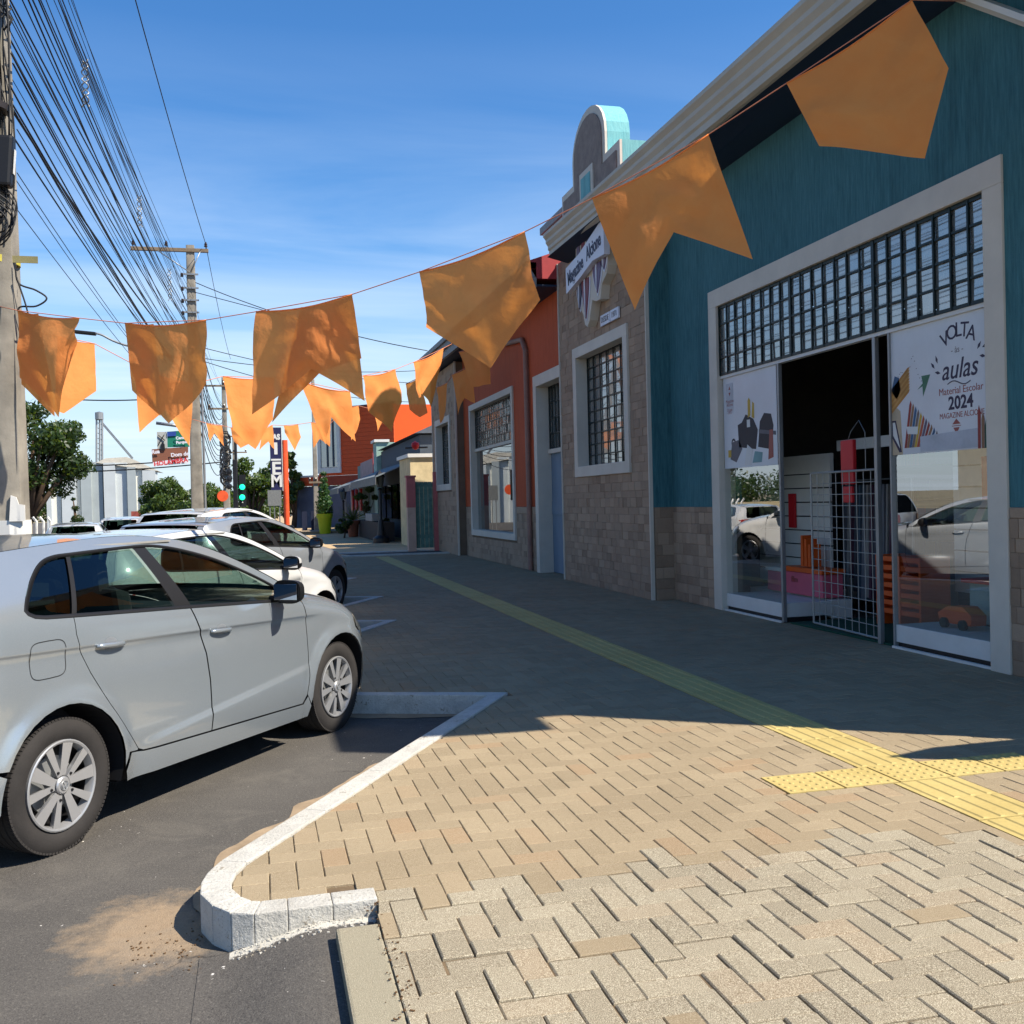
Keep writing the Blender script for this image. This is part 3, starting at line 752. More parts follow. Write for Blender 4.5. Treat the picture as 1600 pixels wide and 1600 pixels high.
# dark shelving with goods, deep inside
r = random.Random(3)
sh = empty('shelf_unit', (8.6, 8, .13), 'dark shelving full of goods deep inside the teal shop', 'shelf')
mb = MB()
for z in (.5, .95, 1.4, 1.85, 2.3, 2.75): mb.box((8.6, 4.8, z), (9.0, 12.4, z + .03))
mb.build('shelf', mat('dark_shelf', rgb(70, 62, 56), .7), sh)
cols = [rgb(150, 60, 50), rgb(60, 80, 130), rgb(190, 180, 160), rgb(70, 110, 70), rgb(180, 140, 60), rgb(90, 70, 100)]
for k, c in enumerate(cols):
    mb = MB()
    for z in (.53, .98, 1.43, 1.88, 2.33):
        y = 4.9
        while y < 12.2:
            w = r.uniform(.08, .3)
            if r.randrange(6) == k: mb.box((8.62, y, z), (8.9, y + w, z + r.uniform(.12, .34)))
            y += w + .02
    tag(mb.build('goods', mat('goods_%s' % 'abcdef'[k], c, .6), sh), kind='stuff')
# posters
def poster(name, label, y0, y1, z0, z1, X=None):
    X = X or GX - .008
    t = empty(name, (X, (y0 + y1) / 2, z0), label, 'poster')
    mb = MB(); mb.box((X, y0, z0), (X + .004, y1, z1)); mb.build('sheet', mat('poster_white', rgb(206, 208, 210), .3, var=.10, vs=1.6, bs=5, bst=.5), t)
    return t, X
YD, ZU = Vector((0, -1, 0)), Vector((0, 0, 1))
M_ink = mat('ink_navy', rgb(44, 34, 62), .5, var=.05, bst=0); M_ink2 = mat('ink_grey', rgb(120, 112, 112), .5, var=.05, bst=0)
M_inkr = mat('ink_brown_red', rgb(150, 76, 66), .5, var=.05, bst=0); M_inkg = mat('ink_green', rgb(60, 110, 84), .5, var=.05, bst=0)
pr, PX = poster('school_poster', 'white back-to-school poster with pencils and navy lettering in the right window', 6.72, 8.0, 1.865, 2.965)
PX = GX - .0015   # print sits on the inner sheet face
def flat(poly, m, parent, X=None, name='print', t=.0006):
    """poly in poster coords (u right 0..1, v up 0..1)"""
    X = PX - .0015 if X is None else X - .0015
    mb = MB(); mb.prismv([(X, 8.0 - u * 1.23, 1.865 + v * 1.1) for u, v in poly], (.0015, 0, 0)); return mb.build(name, m, parent)
PX = GX - .0085
def pt(u, v): return (PX, 8.0 - u * 1.23, 1.865 + v * 1.1)
for k, (ch, u, v, rot) in enumerate((('V', .60, .835, .35), ('O', .67, .875, .15), ('L', .735, .885, .0), ('T', .795, .875, -.12), ('A', .86, .84, -.3))):
    d = YD * cos(rot) + ZU * sin(rot); e = ZU * cos(rot) - YD * sin(rot)
    text('lettering', ch, .17, pt(u, v), d, e, M_ink, pr, .001, bold=.001)
text('lettering', '- às -', .075, pt(.72, .745), YD, ZU, M_ink2, pr, .001)
text('lettering', 'aulas', .235, pt(.735, .60), YD, ZU, M_ink, pr, .001, shear=.25, bold=.0015, sx=.95)
text('lettering', 'Material Escolar', .083, pt(.745, .445), YD, ZU, M_inkr, pr, .001)
text('lettering', '2024', .15, pt(.745, .35), YD, ZU, M_ink, pr, .001, bold=.004)
text('lettering', 'MAGAZINE ALCIONE', .066, pt(.75, .262), YD, ZU, M_inkr, pr, .001, sx=.86)
mb = MB(); mb.tube([pt(.62 + .025 * i, .50 + .018 * sin(i * .7)) for i in range(10)], .005, 5); mb.build('print', M_ink, pr)
for (u, v, a) in ((.47, .66, 2.3), (.51, .70, 1.9), (.52, .60, 2.9), (.93, .74, .9), (.985, .73, .3), (.96, .66, -.2)):
    mb = MB(); c_ = Vector(pt(u, v)); d = YD * cos(a) + ZU * sin(a); e = ZU * cos(a) - YD * sin(a)
    mb.prismv([c_ - d * .035, c_ - e * .014, c_ + d * .04, c_ + e * .014], (.002, 0, 0)); mb.build('print', M_ink, pr)
mb = MB()
for k in range(17):
    t = k / 16; u = .08 + .28 * t; v = .63 + .05 * sin(t * 9) - .12 * t + (.25 * math.exp(-((t - .6) / .16) ** 2)); c_ = Vector(pt(u, v)); mb.prismv([c_ + Vector((0, .008, 0)), c_ + Vector((0, 0, .005)), c_ - Vector((0, .008, 0)), c_ - Vector((0, 0, .005))], (.002, 0, 0))
mb.build('print', M_ink2, pr)
flat([(.30, .50), (.44, .60), (.36, .44), (.355, .52)], M_inkg, pr); flat([(.345, .60), (.44, .60), (.36, .535)], M_inkg, pr)
pc = [rgb(186, 128, 60), rgb(200, 150, 80), rgb(150, 60, 50), rgb(176, 84, 54), rgb(120, 104, 96), rgb(150, 110, 80), rgb(104, 92, 110), rgb(196, 160, 60), rgb(60, 96, 130), rgb(186, 176, 160)]
r = random.Random(9)
for k in range(9):   # bundle of pencils, upper left
    u0, v0 = .0 + .005 * k, .36 + .022 * k; M_ = mat('pencil_print_%d' % (k % 4), pc[k % 2 if k < 7 else 8], .6, bst=0)
    flat([(0, v0 - .02), (.20, v0 + .13), (.215, v0 + .155), (.19, v0 + .15), (0, v0 + .0)], M_, pr)
flat([(0, .52), (.04, .64), (.09, .62), (.11, .52), (.05, .46)], mat('print_blue', pc[8], .6, bst=0), pr); flat([(.03, .50), (.09, .60), (.10, .5), (.06, .45)], mat('print_yellow', pc[7], .6, bst=0), pr)
for k in range(13):  # fan of coloured pencils
    u = .20 + k * .028; M_ = mat('crayon_print_%d' % (k % 7), pc[2 + (k * 3) % 7], .6, bst=0); top = .41 - k * .026
    flat([(u - .06, .05), (u - .035, .05), (u + .03, top - .02), (u + .02, top + .012), (u + .005, top - .02)], M_, pr, X=PX + .0003 * (k % 2))
flat([(.0, .0), (.12, .0), (.10, .35), (.06, .38), (.0, .38)], mat('print_sand', rgb(190, 170, 140), .6, bst=0), pr, X=PX + .0008)
flat([(0, .28), (.045, .28), (.11, .02), (.08, .02), (0, .14)], M_ink, pr, X=PX - .0008); flat([(.008, .265), (.035, .265), (.09, .05), (.01, .16)], M_white, pr, X=PX - .0014)
flat([(.32, .01), (.92, .01), (.92, .15), (.32, .13)], mat('print_paper', rgb(186, 188, 194), .6, bst=0), pr, X=PX - .0008)
flat([(.17, .22), (.30, .21), (.29, .15), (.18, .16)], M_white, pr, X=PX - .0014)
for k, (u, c_) in enumerate(((.905, pc[2]), (.94, pc[5]), (.97, (.02, .08, .04, 1)))):
    flat([(u, 0), (u + .025, 0), (u + .03, .26 - .05 * k), (u + .015, .31 - .05 * k), (u + .002, .26 - .05 * k)], mat('crayon2_%d' % k, c_, .6, bst=0), pr, X=PX - .0014)
flat([(.66, .195), (.70, .235), (.74, .195)], M_inkr, pr); flat([(.67, .17), (.70, .12), (.73, .17)], M_inkr, pr); flat([(.655, .185), (.745, .185), (.745, .18), (.655, .18)], M_inkr, pr)
mb = MB(); 
# left poster
p2, _ = poster('product_poster', 'white poster of a dark toy and pencils in the left shop window', 10.08, 11.38, 1.865, 2.965)
def fl2(poly, m, X=0.): 
    mb = MB(); mb.prismv([(PX - .0015 + X, 11.38 - u * 1.30, 1.865 + v * 1.1) for u, v in poly], (.0015, 0, 0)); mb.build('print', m, p2)
fl2([(.06, .60), (.20, .60), (.20, .93), (.06, .93)], mat('print_pale', rgb(200, 200, 202), .6, bst=0))
fl2([(.11, .86), (.13, .90), (.15, .86)], M_inkr, -.0008); fl2([(.11, .83), (.13, .79), (.15, .83)], M_inkr, -.0008)
for v, w, body in ((.735, .055, 'Magazine'), (.695, .055, 'Alcione'), (.64, .05, 'Desde'), (.61, .05, '1971')): text('lettering', body, w, (PX - .001, 11.38 - .13 * 1.3, 1.865 + v * 1.1), YD, ZU, M_inkr, p2, .001)
g1 = mat('print_charcoal', rgb(52, 48, 52), .6, bst=0); g2 = mat('print_midgrey', rgb(104, 100, 104), .6, bst=0)
fl2([(.30, .22), (.62, .18), (.66, .38), (.58, .50), (.44, .56), (.36, .48), (.28, .46)], g1); fl2([(.46, .42), (.52, .42), (.52, .50), (.46, .50)], M_white, -.0008)
fl2([(.66, .20), (.90, .16), (.94, .40), (.90, .52), (.78, .54), (.70, .46)], g1, .0003); fl2([(.68, .34), (.98, .30), (.98, .34), (.68, .38)], g2, -.0008)
fl2([(.48, .52), (.53, .54), (.53, .70), (.505, .73), (.48, .70)], mat('print_yellow', pc[7], .6, bst=0), -.0004); fl2([(.55, .52), (.60, .5), (.60, .66), (.57, .68)], mat('print_yellow', pc[7], .6, bst=0), -.0004)
fl2([(.12, .10), (.24, .06), (.36, .20), (.30, .30), (.16, .28)], g2); fl2([(.40, .02), (.52, .02), (.56, .18), (.46, .24)], M_white, -.0008)
fl2([(.84, .06), (.93, .08), (.93, .36), (.87, .36)], M_inkr, -.001); fl2([(.55, .04), (.72, .04), (.74, .14), (.60, .16)], mat('print_aqua', rgb(120, 160, 160), .6, bst=0)); fl2([(.08, .12), (.14, .12), (.14, .2), (.08, .2)], mat('print_yellow', pc[7], .6, bst=0), -.0008)
mb = MB(); mb.lathe([(.03, 0), (.055, .0), (.055, .003), (.03, .003)], (0, 0, 0), 20)
me = mb.mesh('wheelprint', g1); me.transform(Matrix.Translation((PX - .001, 11.38 - .19 * 1.3, 1.865 + .30)) @ Matrix.Rotation(pi / 2, 4, 'Y')); link('print', me, p2)
# wire mesh gate in the doorway
gate = empty('mesh_gate', (GX + .12, 8.7, .14), 'waist-high white wire mesh gate standing in the shop doorway', 'gate')
M_wire = mat('white_wire', rgb(164, 164, 158), .4, .2, var=.05)
ga, gb = Vector((GX + .12, 9.62, .17)), Vector((GX + .02, 8.27, .17))
for i in range(11):
    p = ga.lerp(gb, i / 10); mb = MB(); mb.tube([p, p + Vector((0, 0, 1.58))], .011 if i in (0, 10) else .0042, 6); mb.build('wire', M_wire, gate)
for j in range(15):
    z = 1.58 * j / 14; mb = MB(); mb.tube([ga + Vector((.004, 0, z)), gb + Vector((.004, 0, z))], .011 if j in (0, 14) else .0042, 6); mb.build('wire', M_wire, gate)
# things in the shop front
def rbox(name, label, cat, a, b, m, bev=.008):
    mb = MB(); mb.box(a, b); o = mb.build(name, m, bevel=bev); return tag(o, label, cat)
M_or = mat('orange_plastic', rgb(222, 92, 30), .45, var=.1); M_pk = mat('pink_card', rgb(206, 96, 116), .6, var=.1); M_red = mat('red_goods', rgb(196, 32, 40), .5, var=.1)
bx = empty('pink_box', (6.15, 9.8, .35), 'pink storage box with orange lid on the plinth inside the doorway', 'box')
mb = MB(); mb.box((6.1, 10.14, .36), (6.36, 10.98, .62)); mb.build('body', M_pk, bx, bevel=.008); mb = MB(); mb.box((6.08, 10.12, .625), (6.38, 11.0, .68)); mb.build('lid', M_or, bx, bevel=.006)
text('lettering', 'film', .1, (6.097, 10.75, .53), YD, ZU, M_inkr, bx)
b2 = empty('pink_box', (6.15, 10.3, .35), 'pink storage box behind the left window glass beside the door post', 'box')
mb = MB(); mb.box((6.1, 11.04, .36), (6.36, 11.4, .60)); mb.build('body', M_pk, b2, bevel=.008); mb = MB(); mb.box((6.08, 11.02, .605), (6.38, 11.42, .65)); mb.build('lid', M_white, b2, bevel=.006)
pl = MB(); pl.box((6.17, 10.05, .14), (6.41, 12.0, .345)); tag(pl.build('display_plinth', M_white, bevel=.004), 'low white plinth under the pink boxes inside the doorway', 'plinth')
mb = MB()
for k, (y, h) in enumerate(((10.66, .36), (10.58, .32), (10.50, .26))): mb.prismv([(6.15, y - .03, .69), (6.15, y + .03, .69), (6.15, y + .02, .69 + h), (6.15, y - .02, .69 + h)], (.14, 0, 0))
tag(mb.build('orange_folders', M_or), 'orange folders standing upright on the pink box lid', 'folders')
cr = empty('orange_crate', (6.6, 7.9, .2), 'orange slatted plastic crate tower behind the mesh gate', 'crate')
for z in [.28 + .09 * k for k in range(7)]:
    mb = MB(); mb.box((6.3, 8.68, z), (6.62, 9.4, z + .05)); mb.build('slat', M_or, cr)
for yy in (8.67, 9.0, 9.38):
    mb = MB(); mb.box((6.29, yy, .14), (6.63, yy + .03, .88)); mb.build('upright', M_or, cr)
ot = empty('orange_toy_truck', (5.9, 7.0, .35), 'orange toy truck lying on the plinth of the right shop window', 'toy')
mb = MB(); mb.prismv([(5.8, 7.34, .38), (5.8, 7.74, .38), (5.8, 7.77, .46), (5.8, 7.64, .53), (5.8, 7.44, .54), (5.8, 7.33, .47)], (.16, 0, 0)); mb.build('body', M_or, ot, bevel=.012)
for yy in (7.42, 7.66): mb = MB(); mb.lathe([(.0, -.02), (.045, -.02), (.045, .02), (0, .02)], (0, 0, 0), 14); me = mb.mesh('wheel', M_black, True); me.transform(Matrix.Translation((5.79, yy, .385)) @ Matrix.Rotation(pi / 2, 4, 'Y')); link('wheel', me, ot)
hg = empty('red_banner', (GX + .1, 8.72, 1.6), 'red packaging hanging from a hook in the shop doorway above the mesh gate', 'packaging')
mb = MB(); mb.box((GX + .1, 8.80, 1.62), (GX + .14, 9.02, 2.06)); mb.build('pack', M_red, hg, bevel=.01); mb = MB(); mb.box((GX + .1, 8.83, 1.44), (GX + .13, 8.99, 1.60)); mb.build('pack', M_red, hg, bevel=.01)
mb = MB(); mb.tube([(GX + .12, 8.91, 2.06), (GX + .12, 8.86, 2.14), (GX + .12, 8.72, 2.24), (GX + .12, 8.62, 2.12), (GX + .12, 8.62, 1.76)], .004, 5); mb.build('hook', M_steel, hg)
tag(MB().box((GX + .0, 8.1, .134), (GX + 1.2, 9.9, .15)).build('door_mat', mat('green_mat', rgb(22, 74, 56), .95, var=.3, bs=200, bst=.6)), 'dark green mat on the floor of the shop doorway', 'mat')
for k, (y, z, lb) in enumerate(((11.22, 1.12, 'narrow red and orange pack hanging on the slotted panel by the door post'), (8.34, 1.44, 'red card hanging on the slotted panel in the right window'))):
    rbox('hanging_pack', lb, 'packaging', (6.38 if k == 0 else 6.86, y, z), (6.412 if k == 0 else 6.89, y + .14, z + .42), M_red, .004)
rbox('display_table', 'pale display block with a red top at the far right of the shop window', 'display', (6.2, 7.5, .345), (6.6, 7.85, .7), mat('aqua_board', rgb(150, 176, 172), .6))
rbox('display_tray', 'thin red tray on top of the pale display block', 'tray', (6.15, 7.45, .703), (6.62, 7.9, .74), M_red, .004)

ck = empty('clothes_rack', (6.7, 10, .13), 'rack of dark and grey garments hanging in the dim doorway', 'clothes rack')
r = random.Random(12); gc = [rgb(70, 72, 80), rgb(110, 112, 118), rgb(90, 60, 76), rgb(64, 82, 96), rgb(140, 136, 130)]
for k in range(14):
    y = 9.55 + k * .075; mb = MB(); z0_ = r.uniform(.3, .6)
    mb.add([(6.62 + r.uniform(-.03, .03), y, z0_), (6.95, y + .02, z0_), (6.95, y + .05, z0_), (6.62, y + .05, z0_), (6.66, y + .01, 1.62), (6.9, y + .01, 1.62), (6.9, y + .035, 1.62), (6.66, y + .035, 1.62)], [(0, 3, 2, 1), (4, 5, 6, 7), (0, 1, 5, 4), (1, 2, 6, 5), (2, 3, 7, 6), (3, 0, 4, 7)])
    mb.build('garment', mat('garment_%d' % (k * 2 % 5), gc[k * 2 % 5], .9), ck)
mb = MB(); mb.tube([(6.78, 9.45, .14), (6.78, 9.45, 1.68), (6.78, 10.7, 1.68), (6.78, 10.7, .14)], .015, 6); mb.build('rail', M_steel, ck)

# ---- stone-clad bay with sign and window
def bay(X, y0, y1, ztop, win, seed, nc, nr, label, far=False, keep=300, gutter_on=True):
    t = empty('stone_bay', (X, (y0 + y1) / 2, .13), label, 'shop bay')
    wy0, wy1, wz0, wz1 = win
    mb = MB(); wall_x(mb, X, .5, y0, y1, .05, ztop, [win]); mb.build('wall', M_joint, t)
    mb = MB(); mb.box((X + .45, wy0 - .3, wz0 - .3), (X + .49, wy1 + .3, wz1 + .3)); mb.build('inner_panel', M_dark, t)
    clad(t, (X, y1, .13), (0, -1, 0), y1 - y0, ztop - .13, [(y1 - wy1 - .16, wz0 - .16 - .13, y1 - wy0 + .16, wz1 + .16 - .13)], seed=seed, far=far, keep=keep, hs=.12, ws=(.09, .26))
    frame_x(X, .045, wy0, wy1, wz0, wz1, .16, .17, t)
    grille(X + .16, wy0 + .01, wy1 - .01, wz0 + .01, wz1 - .01, nc, nr, t, bw=.02)
    for yy in (y0 - .03, y1):
        mb = MB(); mb.box((X - .03, yy, .13), (X + .02, yy + .03, ztop)); mb.build('corner_strip', M_cream, t)
    return t
P1X = 5.2
bay1 = bay(P1X, 12.95, 17.0, 5.66, (13.80, 16.05, 2.06, 3.88), 21, 7, 10, 'tall stone-clad bay with shield sign and barred window next to the teal wall')
mb = MB(); mb.box((P1X + .02, 12.90, .13), (WX + .3, 12.949, 1.395)); mb.build('return_base', M_joint, bay1)
mb = MB(); mb.box((P1X + .02, 12.90, 1.40), (WX + .3, 12.949, 5.6)); mb.build('return_wall', M_teal, bay1)
clad(bay1, (P1X + .03, 12.9, .13), (1, 0, 0), .27, 1.27, [], seed=8, keep=10)
# curved gable top above the roof edge
M_turq = mk_stucco('turquoise_stucco', rgb(104, 168, 172), rgb(128, 186, 184))
def ornament(X, yc, z0, par):
    def prof(inset):
        s = inset
        P = [(-1.42 + s, 0), (-1.42 + s, .84 - s), (-.80 + s, .84 - s), (-.80 + s, 1.18)]
        n = 12
        for k in range(n + 1):
            a = pi - pi * k / n; P.append(((.80 - s) * cos(a), 1.18 + (.62 - s) * sin(a)))
        P += [(.80 - s, .84 - s), (1.42 - s, .84 - s), (1.42 - s, 0)]
        Q = []
        for p in P:
            if not Q or (abs(p[0] - Q[-1][0]) + abs(p[1] - Q[-1][1])) > 1e-4: Q.append(p)
        return Q
    A = [(X, yc + a, z0 + b) for a, b in prof(0)]; mb = MB(); mb.prismv(A[::-1], (.36, 0, 0)); mb.build('gable_body', M_turq, par)
    mb = MB(); mb.prismv([(X - .04, yc + a, z0 + b) for a, b in prof(0)][::-1], (.037, 0, 0)); mb.build('gable_border', M_cream, par)
    B = prof(.12); mb = MB(); mb.prismv([(X - .06, yc + a, z0 + b) for a, b in B][::-1], (.017, 0, 0)); mb.build('gable_face', mat('gable_brown', rgb(140, 126, 116), .85, var=.3, vs=6), par)
    mb = MB(); mb.box((X - .085, yc - .32, z0 + .12), (X - .063, yc + .32, z0 + .86)); mb.build('niche_frame', M_cream, par)
    mb = MB(); mb.box((X - .10, yc - .22, z0 + .2), (X - .087, yc + .22, z0 + .76)); mb.build('niche', M_turq, par)
ornament(P1X, 15.15, 5.85, bay1)
mb = MB(); mb.box((P1X + .01, 13.7, 5.6), (P1X + .6, 16.6, 5.88)); mb.build('parapet', M_turq, bay1)
# shield sign
sg = empty('shield_sign', (P1X - .2, 15.3, 4.6), 'thick shield-shaped sign with red and white stripes and a white name band', 'sign')
sgx = P1X + .01
def shape(P, x0, t, m, nm='plate'):
    mb = MB(); mb.prismv([(x0, y, z) for y, z in P], (t, 0, 0)); return mb.build(nm, m, sg)
yl, yr = 15.72, 13.85    # left / right seen from street
Wd = yl - yr
def Q(u, v): return (yl - u * Wd, 4.22 + v * 1.42)   # u 0..1 left to right, v 0 bottom .. 1 top
out_ = [(0.08, .45), (.14, .30), (.26, .16), (.30, .04), (.36, .0), (.42, .06), (.50, .26), (.60, .22), (.70, .22), (.74, .36), (.86, .44), (.90, .52), (.90, 1.02), (.1, 1.0)]
shape([Q(*p) for p in out_][::-1], sgx - .16, .16, M_cream)
M_maroon = mat('sign_maroon', rgb(120, 28, 44), .5, var=.08); M_mauve = mat('sign_mauve', rgb(104, 84, 112), .5, var=.08); M_signw = mat('sign_white', rgb(214, 214, 222), .45, var=.03)
def lens(u, v0, v1, w, m, x):
    P = []
    for k in range(9): t = k / 8; P.append((u - w * sin(pi * min(1, t * .5 + .5)) if False else u - w * sin(pi * (.5 + t * .5)), v0 + (v1 - v0) * (1 - t)))
    R = [(2 * u - a, b) for a, b in P[::-1]]
    shape([Q(a, b) for a, b in (P + R[1:])], x, .012, m, 'stripe')
for k, (u, v0, v1, w, m_) in enumerate(((.36, .06, .52, .09, M_maroon), (.20, .2, .52, .07, M_ink), (.66, .26, .6, .1, M_mauve), (.83, .46, .6, .05, M_mauve))):
    lens(u, v0, v1, w + .03, M_signw, sgx - .173); lens(u, v0 + .03, v1, w, m_, sgx - .186); lens(u, v0 + .05, v1, .013, M_signw, sgx - .199)
for k in range(6):
    u = .12 + k * .13; shape([Q(u, .66), Q(u + .10, .70), Q(u + .09, 1.0), Q(u + .02, .99)][::-1], sgx - .173, .012, (M_mauve, M_maroon, M_ink)[k % 3], 'stripe')
shape([Q(-.02, .46), Q(.35, .53), Q(.7, .62), Q(.98, .60), Q(.98, .98), Q(.7, .90), Q(.35, .80), Q(-.02, .75)], sgx - .27, .09, M_signw, 'band')
for i_, (bd, u, v, a) in enumerate((('Magazine', .25, .645, .16), ('Alcione', .73, .755, .14))):
    d = YD * cos(a) + ZU * sin(a); e = ZU * cos(a) - YD * sin(a); q = Q(u, v)
    text('lettering', bd, .30, (sgx - .272, q[0], q[1]), d, e, M_ink, sg, .004, sx=.74, bold=.006)
ps = empty('small_plate_sign', (P1X - .05, 14.4, 4.2), 'small pale plate with dark letters below the shield sign', 'sign')
for (a, b) in ((14.72, 14.30), (14.27, 13.93)):
    mb = MB(); mb.box((P1X - .05, b, 4.17), (P1X - .022, a, 4.33)); mb.build('plate', M_signw, ps)
text('lettering', 'DESDE', .12, (P1X - .053, 14.51, 4.25), YD, ZU, M_ink2, ps, sx=.95); text('lettering', '1971', .12, (P1X - .053, 14.1, 4.25), YD, ZU, M_ink2, ps)

# ---- orange shop
OX = 5.25
osh = empty('orange_shop', (OX, 21, .13), 'orange stucco shop with display window, barred transoms and stone base', 'shop')
OW = (20.75, 25.0, .82, 3.82); OD = (17.1, 18.75, .0, 3.72)
mb = MB(); wall_x(mb, OX, .25, 17.0, 25.95, 1.405, 5.6, [OW, OD]); mb.build('wall', M_orange, osh)
mb = MB(); wall_x(mb, OX + .004, .24, 17.0, 25.95, .05, 1.4, [OW, OD]); mb.build('base_wall', M_joint, osh)
clad(osh, (OX + .004, 25.9, .13), (0, -1, 0), 25.9 - 19.0, 1.27, [(25.9 - 25.15, .54, 25.9 - 20.6, 2)], seed=12, keep=200, hs=.14, ws=(.12, .3))
frame_x(OX, .04, OW[0], OW[1], OW[2], OW[3], .13, .2, osh, name='window_frame'); frame_x(OX, .04, OD[0], OD[1], .13, OD[3], .2, .25, osh, sill=False, name='door_frame')
grille(OX + .1, 20.76, 24.99, 2.86, 3.8, 18, 5, osh, bw=.024)
mb = MB(); mb.box((OX + .06, 20.75, 2.78), (OX + .14, 25.0, 2.85)); mb.build('transom_bar', M_cream, osh)
mb = MB(); mb.add([(OX + .12, 20.77, .82), (OX + .12, 24.98, .82), (OX + .12, 24.98, 2.8), (OX + .12, 20.77, 2.8)], [(3, 2, 1, 0)]); mb.build('window_glass', glass_mat('display_glass', (.5, .55, .55, 1), 2.6), osh)
grille(OX + .22, 17.12, 18.73, 2.5, 3.7, 8, 4, osh, bw=.024)
mb = MB(); mb.box((OX + .18, 17.1, 2.42), (OX + .26, 18.75, 2.5)); mb.build('transom_bar', M_cream, osh)
M_bluegrey = mat('blue_grey_door', rgb(112, 130, 146), .6, var=.1)
mb = MB(); mb.box((OX + .24, 18.1, .14), (OX + .3, 18.74, 2.42)); mb.build('door_leaf', M_bluegrey, osh)
mb = MB(); mb.box((OX + .22, 17.2, 1.25), (OX + .26, 18.7, 1.5)); mb.build('door_rail', M_bluegrey, osh)
mb = MB(); mb.box((OX + .5, 17.12, .14), (OX + .55, 17.9, 1.2)); mb.build('counter_panel', mat('blue_panel', rgb(58, 92, 122), .6), osh)
mb = MB(); mb.box((9, 17.1, .1), (9.1, 25.9, 5)); mb.box((OX + .25, 16.9, .1), (9, 17.0, 5)); mb.box((OX + .25, 25.85, .1), (9, 25.95, 5)); mb.box((OX + .25, 17.0, 4.6), (9.1, 25.9, 4.7)); mb.box((OX + .25, 17., .08), (9.1, 25.9, .12)); mb.build('inner_wall', mat('inner_wall', rgb(96, 92, 88), .8), osh)
mb = MB(); mb.tube([(OX - .06, 19.35, .15), (OX - .06, 19.35, 4.5), (OX - .06, 19.6, 4.75), (OX - .06, 21.2, 4.9)], .05, 10); mb.build('downpipe', mat('pipe_dull', rgb(150, 116, 102), .7), osh)
mb = MB(); mb.box((4.72, 17.02, 5.25), (4.80, 29.9, 5.42)); mb.box((4.66, 17.02, 5.425), (4.80, 29.9, 5.56)); mb.box((4.60, 17.02, 5.565), (4.80, 29.9, 5.68)); mb.build('fascia', mat('grey_fascia', rgb(134, 134, 132), .6), osh)
mb = MB(); mb.box((4.80, 17.02, 5.26), (5.6, 29.9, 5.3)); mb.build('soffit', M_darktrim, osh)
mb = MB(); mb.prismv([(4.62, 17.02, 5.69), (7.5, 17.02, 6.7), (11, 17.02, 5.9), (11, 17.02, 5.4), (4.8, 17.02, 5.4)], (0, 12.8, 0)); mb.build('roof', mat('red_roof', rgb(168, 60, 62), .7, var=.2), osh)
bay2 = bay(5.05, 26.0, 29.6, 5.2, (26.9, 28.9, 2.02, 3.72), 31, 6, 8, 'narrow stone-clad bay at the far end of the shop row', keep=120)
# white lookout box and red roof over the orange shop
rb = empty('roof_turret', (6.2, 20, 5.7), 'small cream box with grey cap on the red roof behind the curved gable', 'turret')
mb = MB(); mb.box((6.1, 19.2, 6.2), (7.6, 20.6, 7.15)); mb.build('wall', M_cream, rb); mb = MB(); mb.box((5.95, 19.05, 7.155), (7.75, 20.75, 7.3)); mb.build('roof', mat('grey_fascia', rgb(134, 134, 132), .6), rb)

# ================================================================== CARS
def cdt_panel(poly, step, W, offset=0., side=-1):
    """poly: (x,z) outline; returns verts, faces, normals on the body surface"""
    P = []
    for i in range(len(poly)):
        a, b = Vector(poly[i]), Vector(poly[(i + 1) % len(poly)]); n = max(1, int((b - a).length / step + .5))
        for k in range(n): P.append(a.lerp(b, k / n))
    Q = [P[0]]
    for p in P[1:]:
        if (p - Q[-1]).length > 1e-4: Q.append(p)
    if (Q[0] - Q[-1]).length < 1e-4: Q.pop()
    nb = len(Q); xs = [p.x for p in Q]; zs = [p.y for p in Q]
    ins = []
    nx = int((max(xs) - min(xs)) / step) + 1; nz = int((max(zs) - min(zs)) / step) + 1
    for i in range(nx + 1):
        for j in range(nz + 1):
            p = Vector((min(xs) + i * step + (.5 * step if j % 2 else 0), min(zs) + j * step))
            if pinside(p, Q) and min((p - q).length_squared for q in Q) > (step * .55) ** 2: ins.append(p)
    if step < .03:
        Z = (lambda x: .925 - .042 * x, lambda x: .375 + .085 * max(0, x - .45))
        ins = [p for p in ins if min(abs(p.y - f(p.x)) for f in Z) > (.018)]
        x = min(xs)
        while x < max(xs):
            for f, D in ((Z[0], (.006, 0., -.006, -.014)), (Z[1], (.022, .011, 0, -.011, -.022))):
                if f is Z[1] and not .5 < x < 2.1: continue
                for d_ in D:
                    p = Vector((x, f(x) + d_))
                    if pinside(p, Q) and min((p - q).length_squared for q in Q) > .004 ** 2: ins.append(p)
            x += .02
    r = geometry.delaunay_2d_cdt(Q + ins, [], [list(range(nb))], 1, 1e-6)
    vs, fs = r[0], r[2]
    out = []; nrm = []; h = .004
    for v in vs:
        x, z = v.x, v.y; w = W(x, z); dx = (W(x + h, z) - W(x - h, z)) / (2 * h); dz = (W(x, z + h) - W(x, z - h)) / (2 * h)
        n = Vector((-dx, 1, -dz)).normalized(); p = Vector((x, w, z)) + n * offset
        out.append((p.x, side * p.y, p.z)); nrm.append((n.x, side * n.y, n.z))
    F = []
    for f in fs:
        a, b, c = [Vector(out[i]) for i in f[:3]]; nn = (b - a).cross(c - a)
        F.append(list(f) if nn.dot(Vector(nrm[f[0]])) > 0 else list(f)[::-1])
    return out, F, nrm
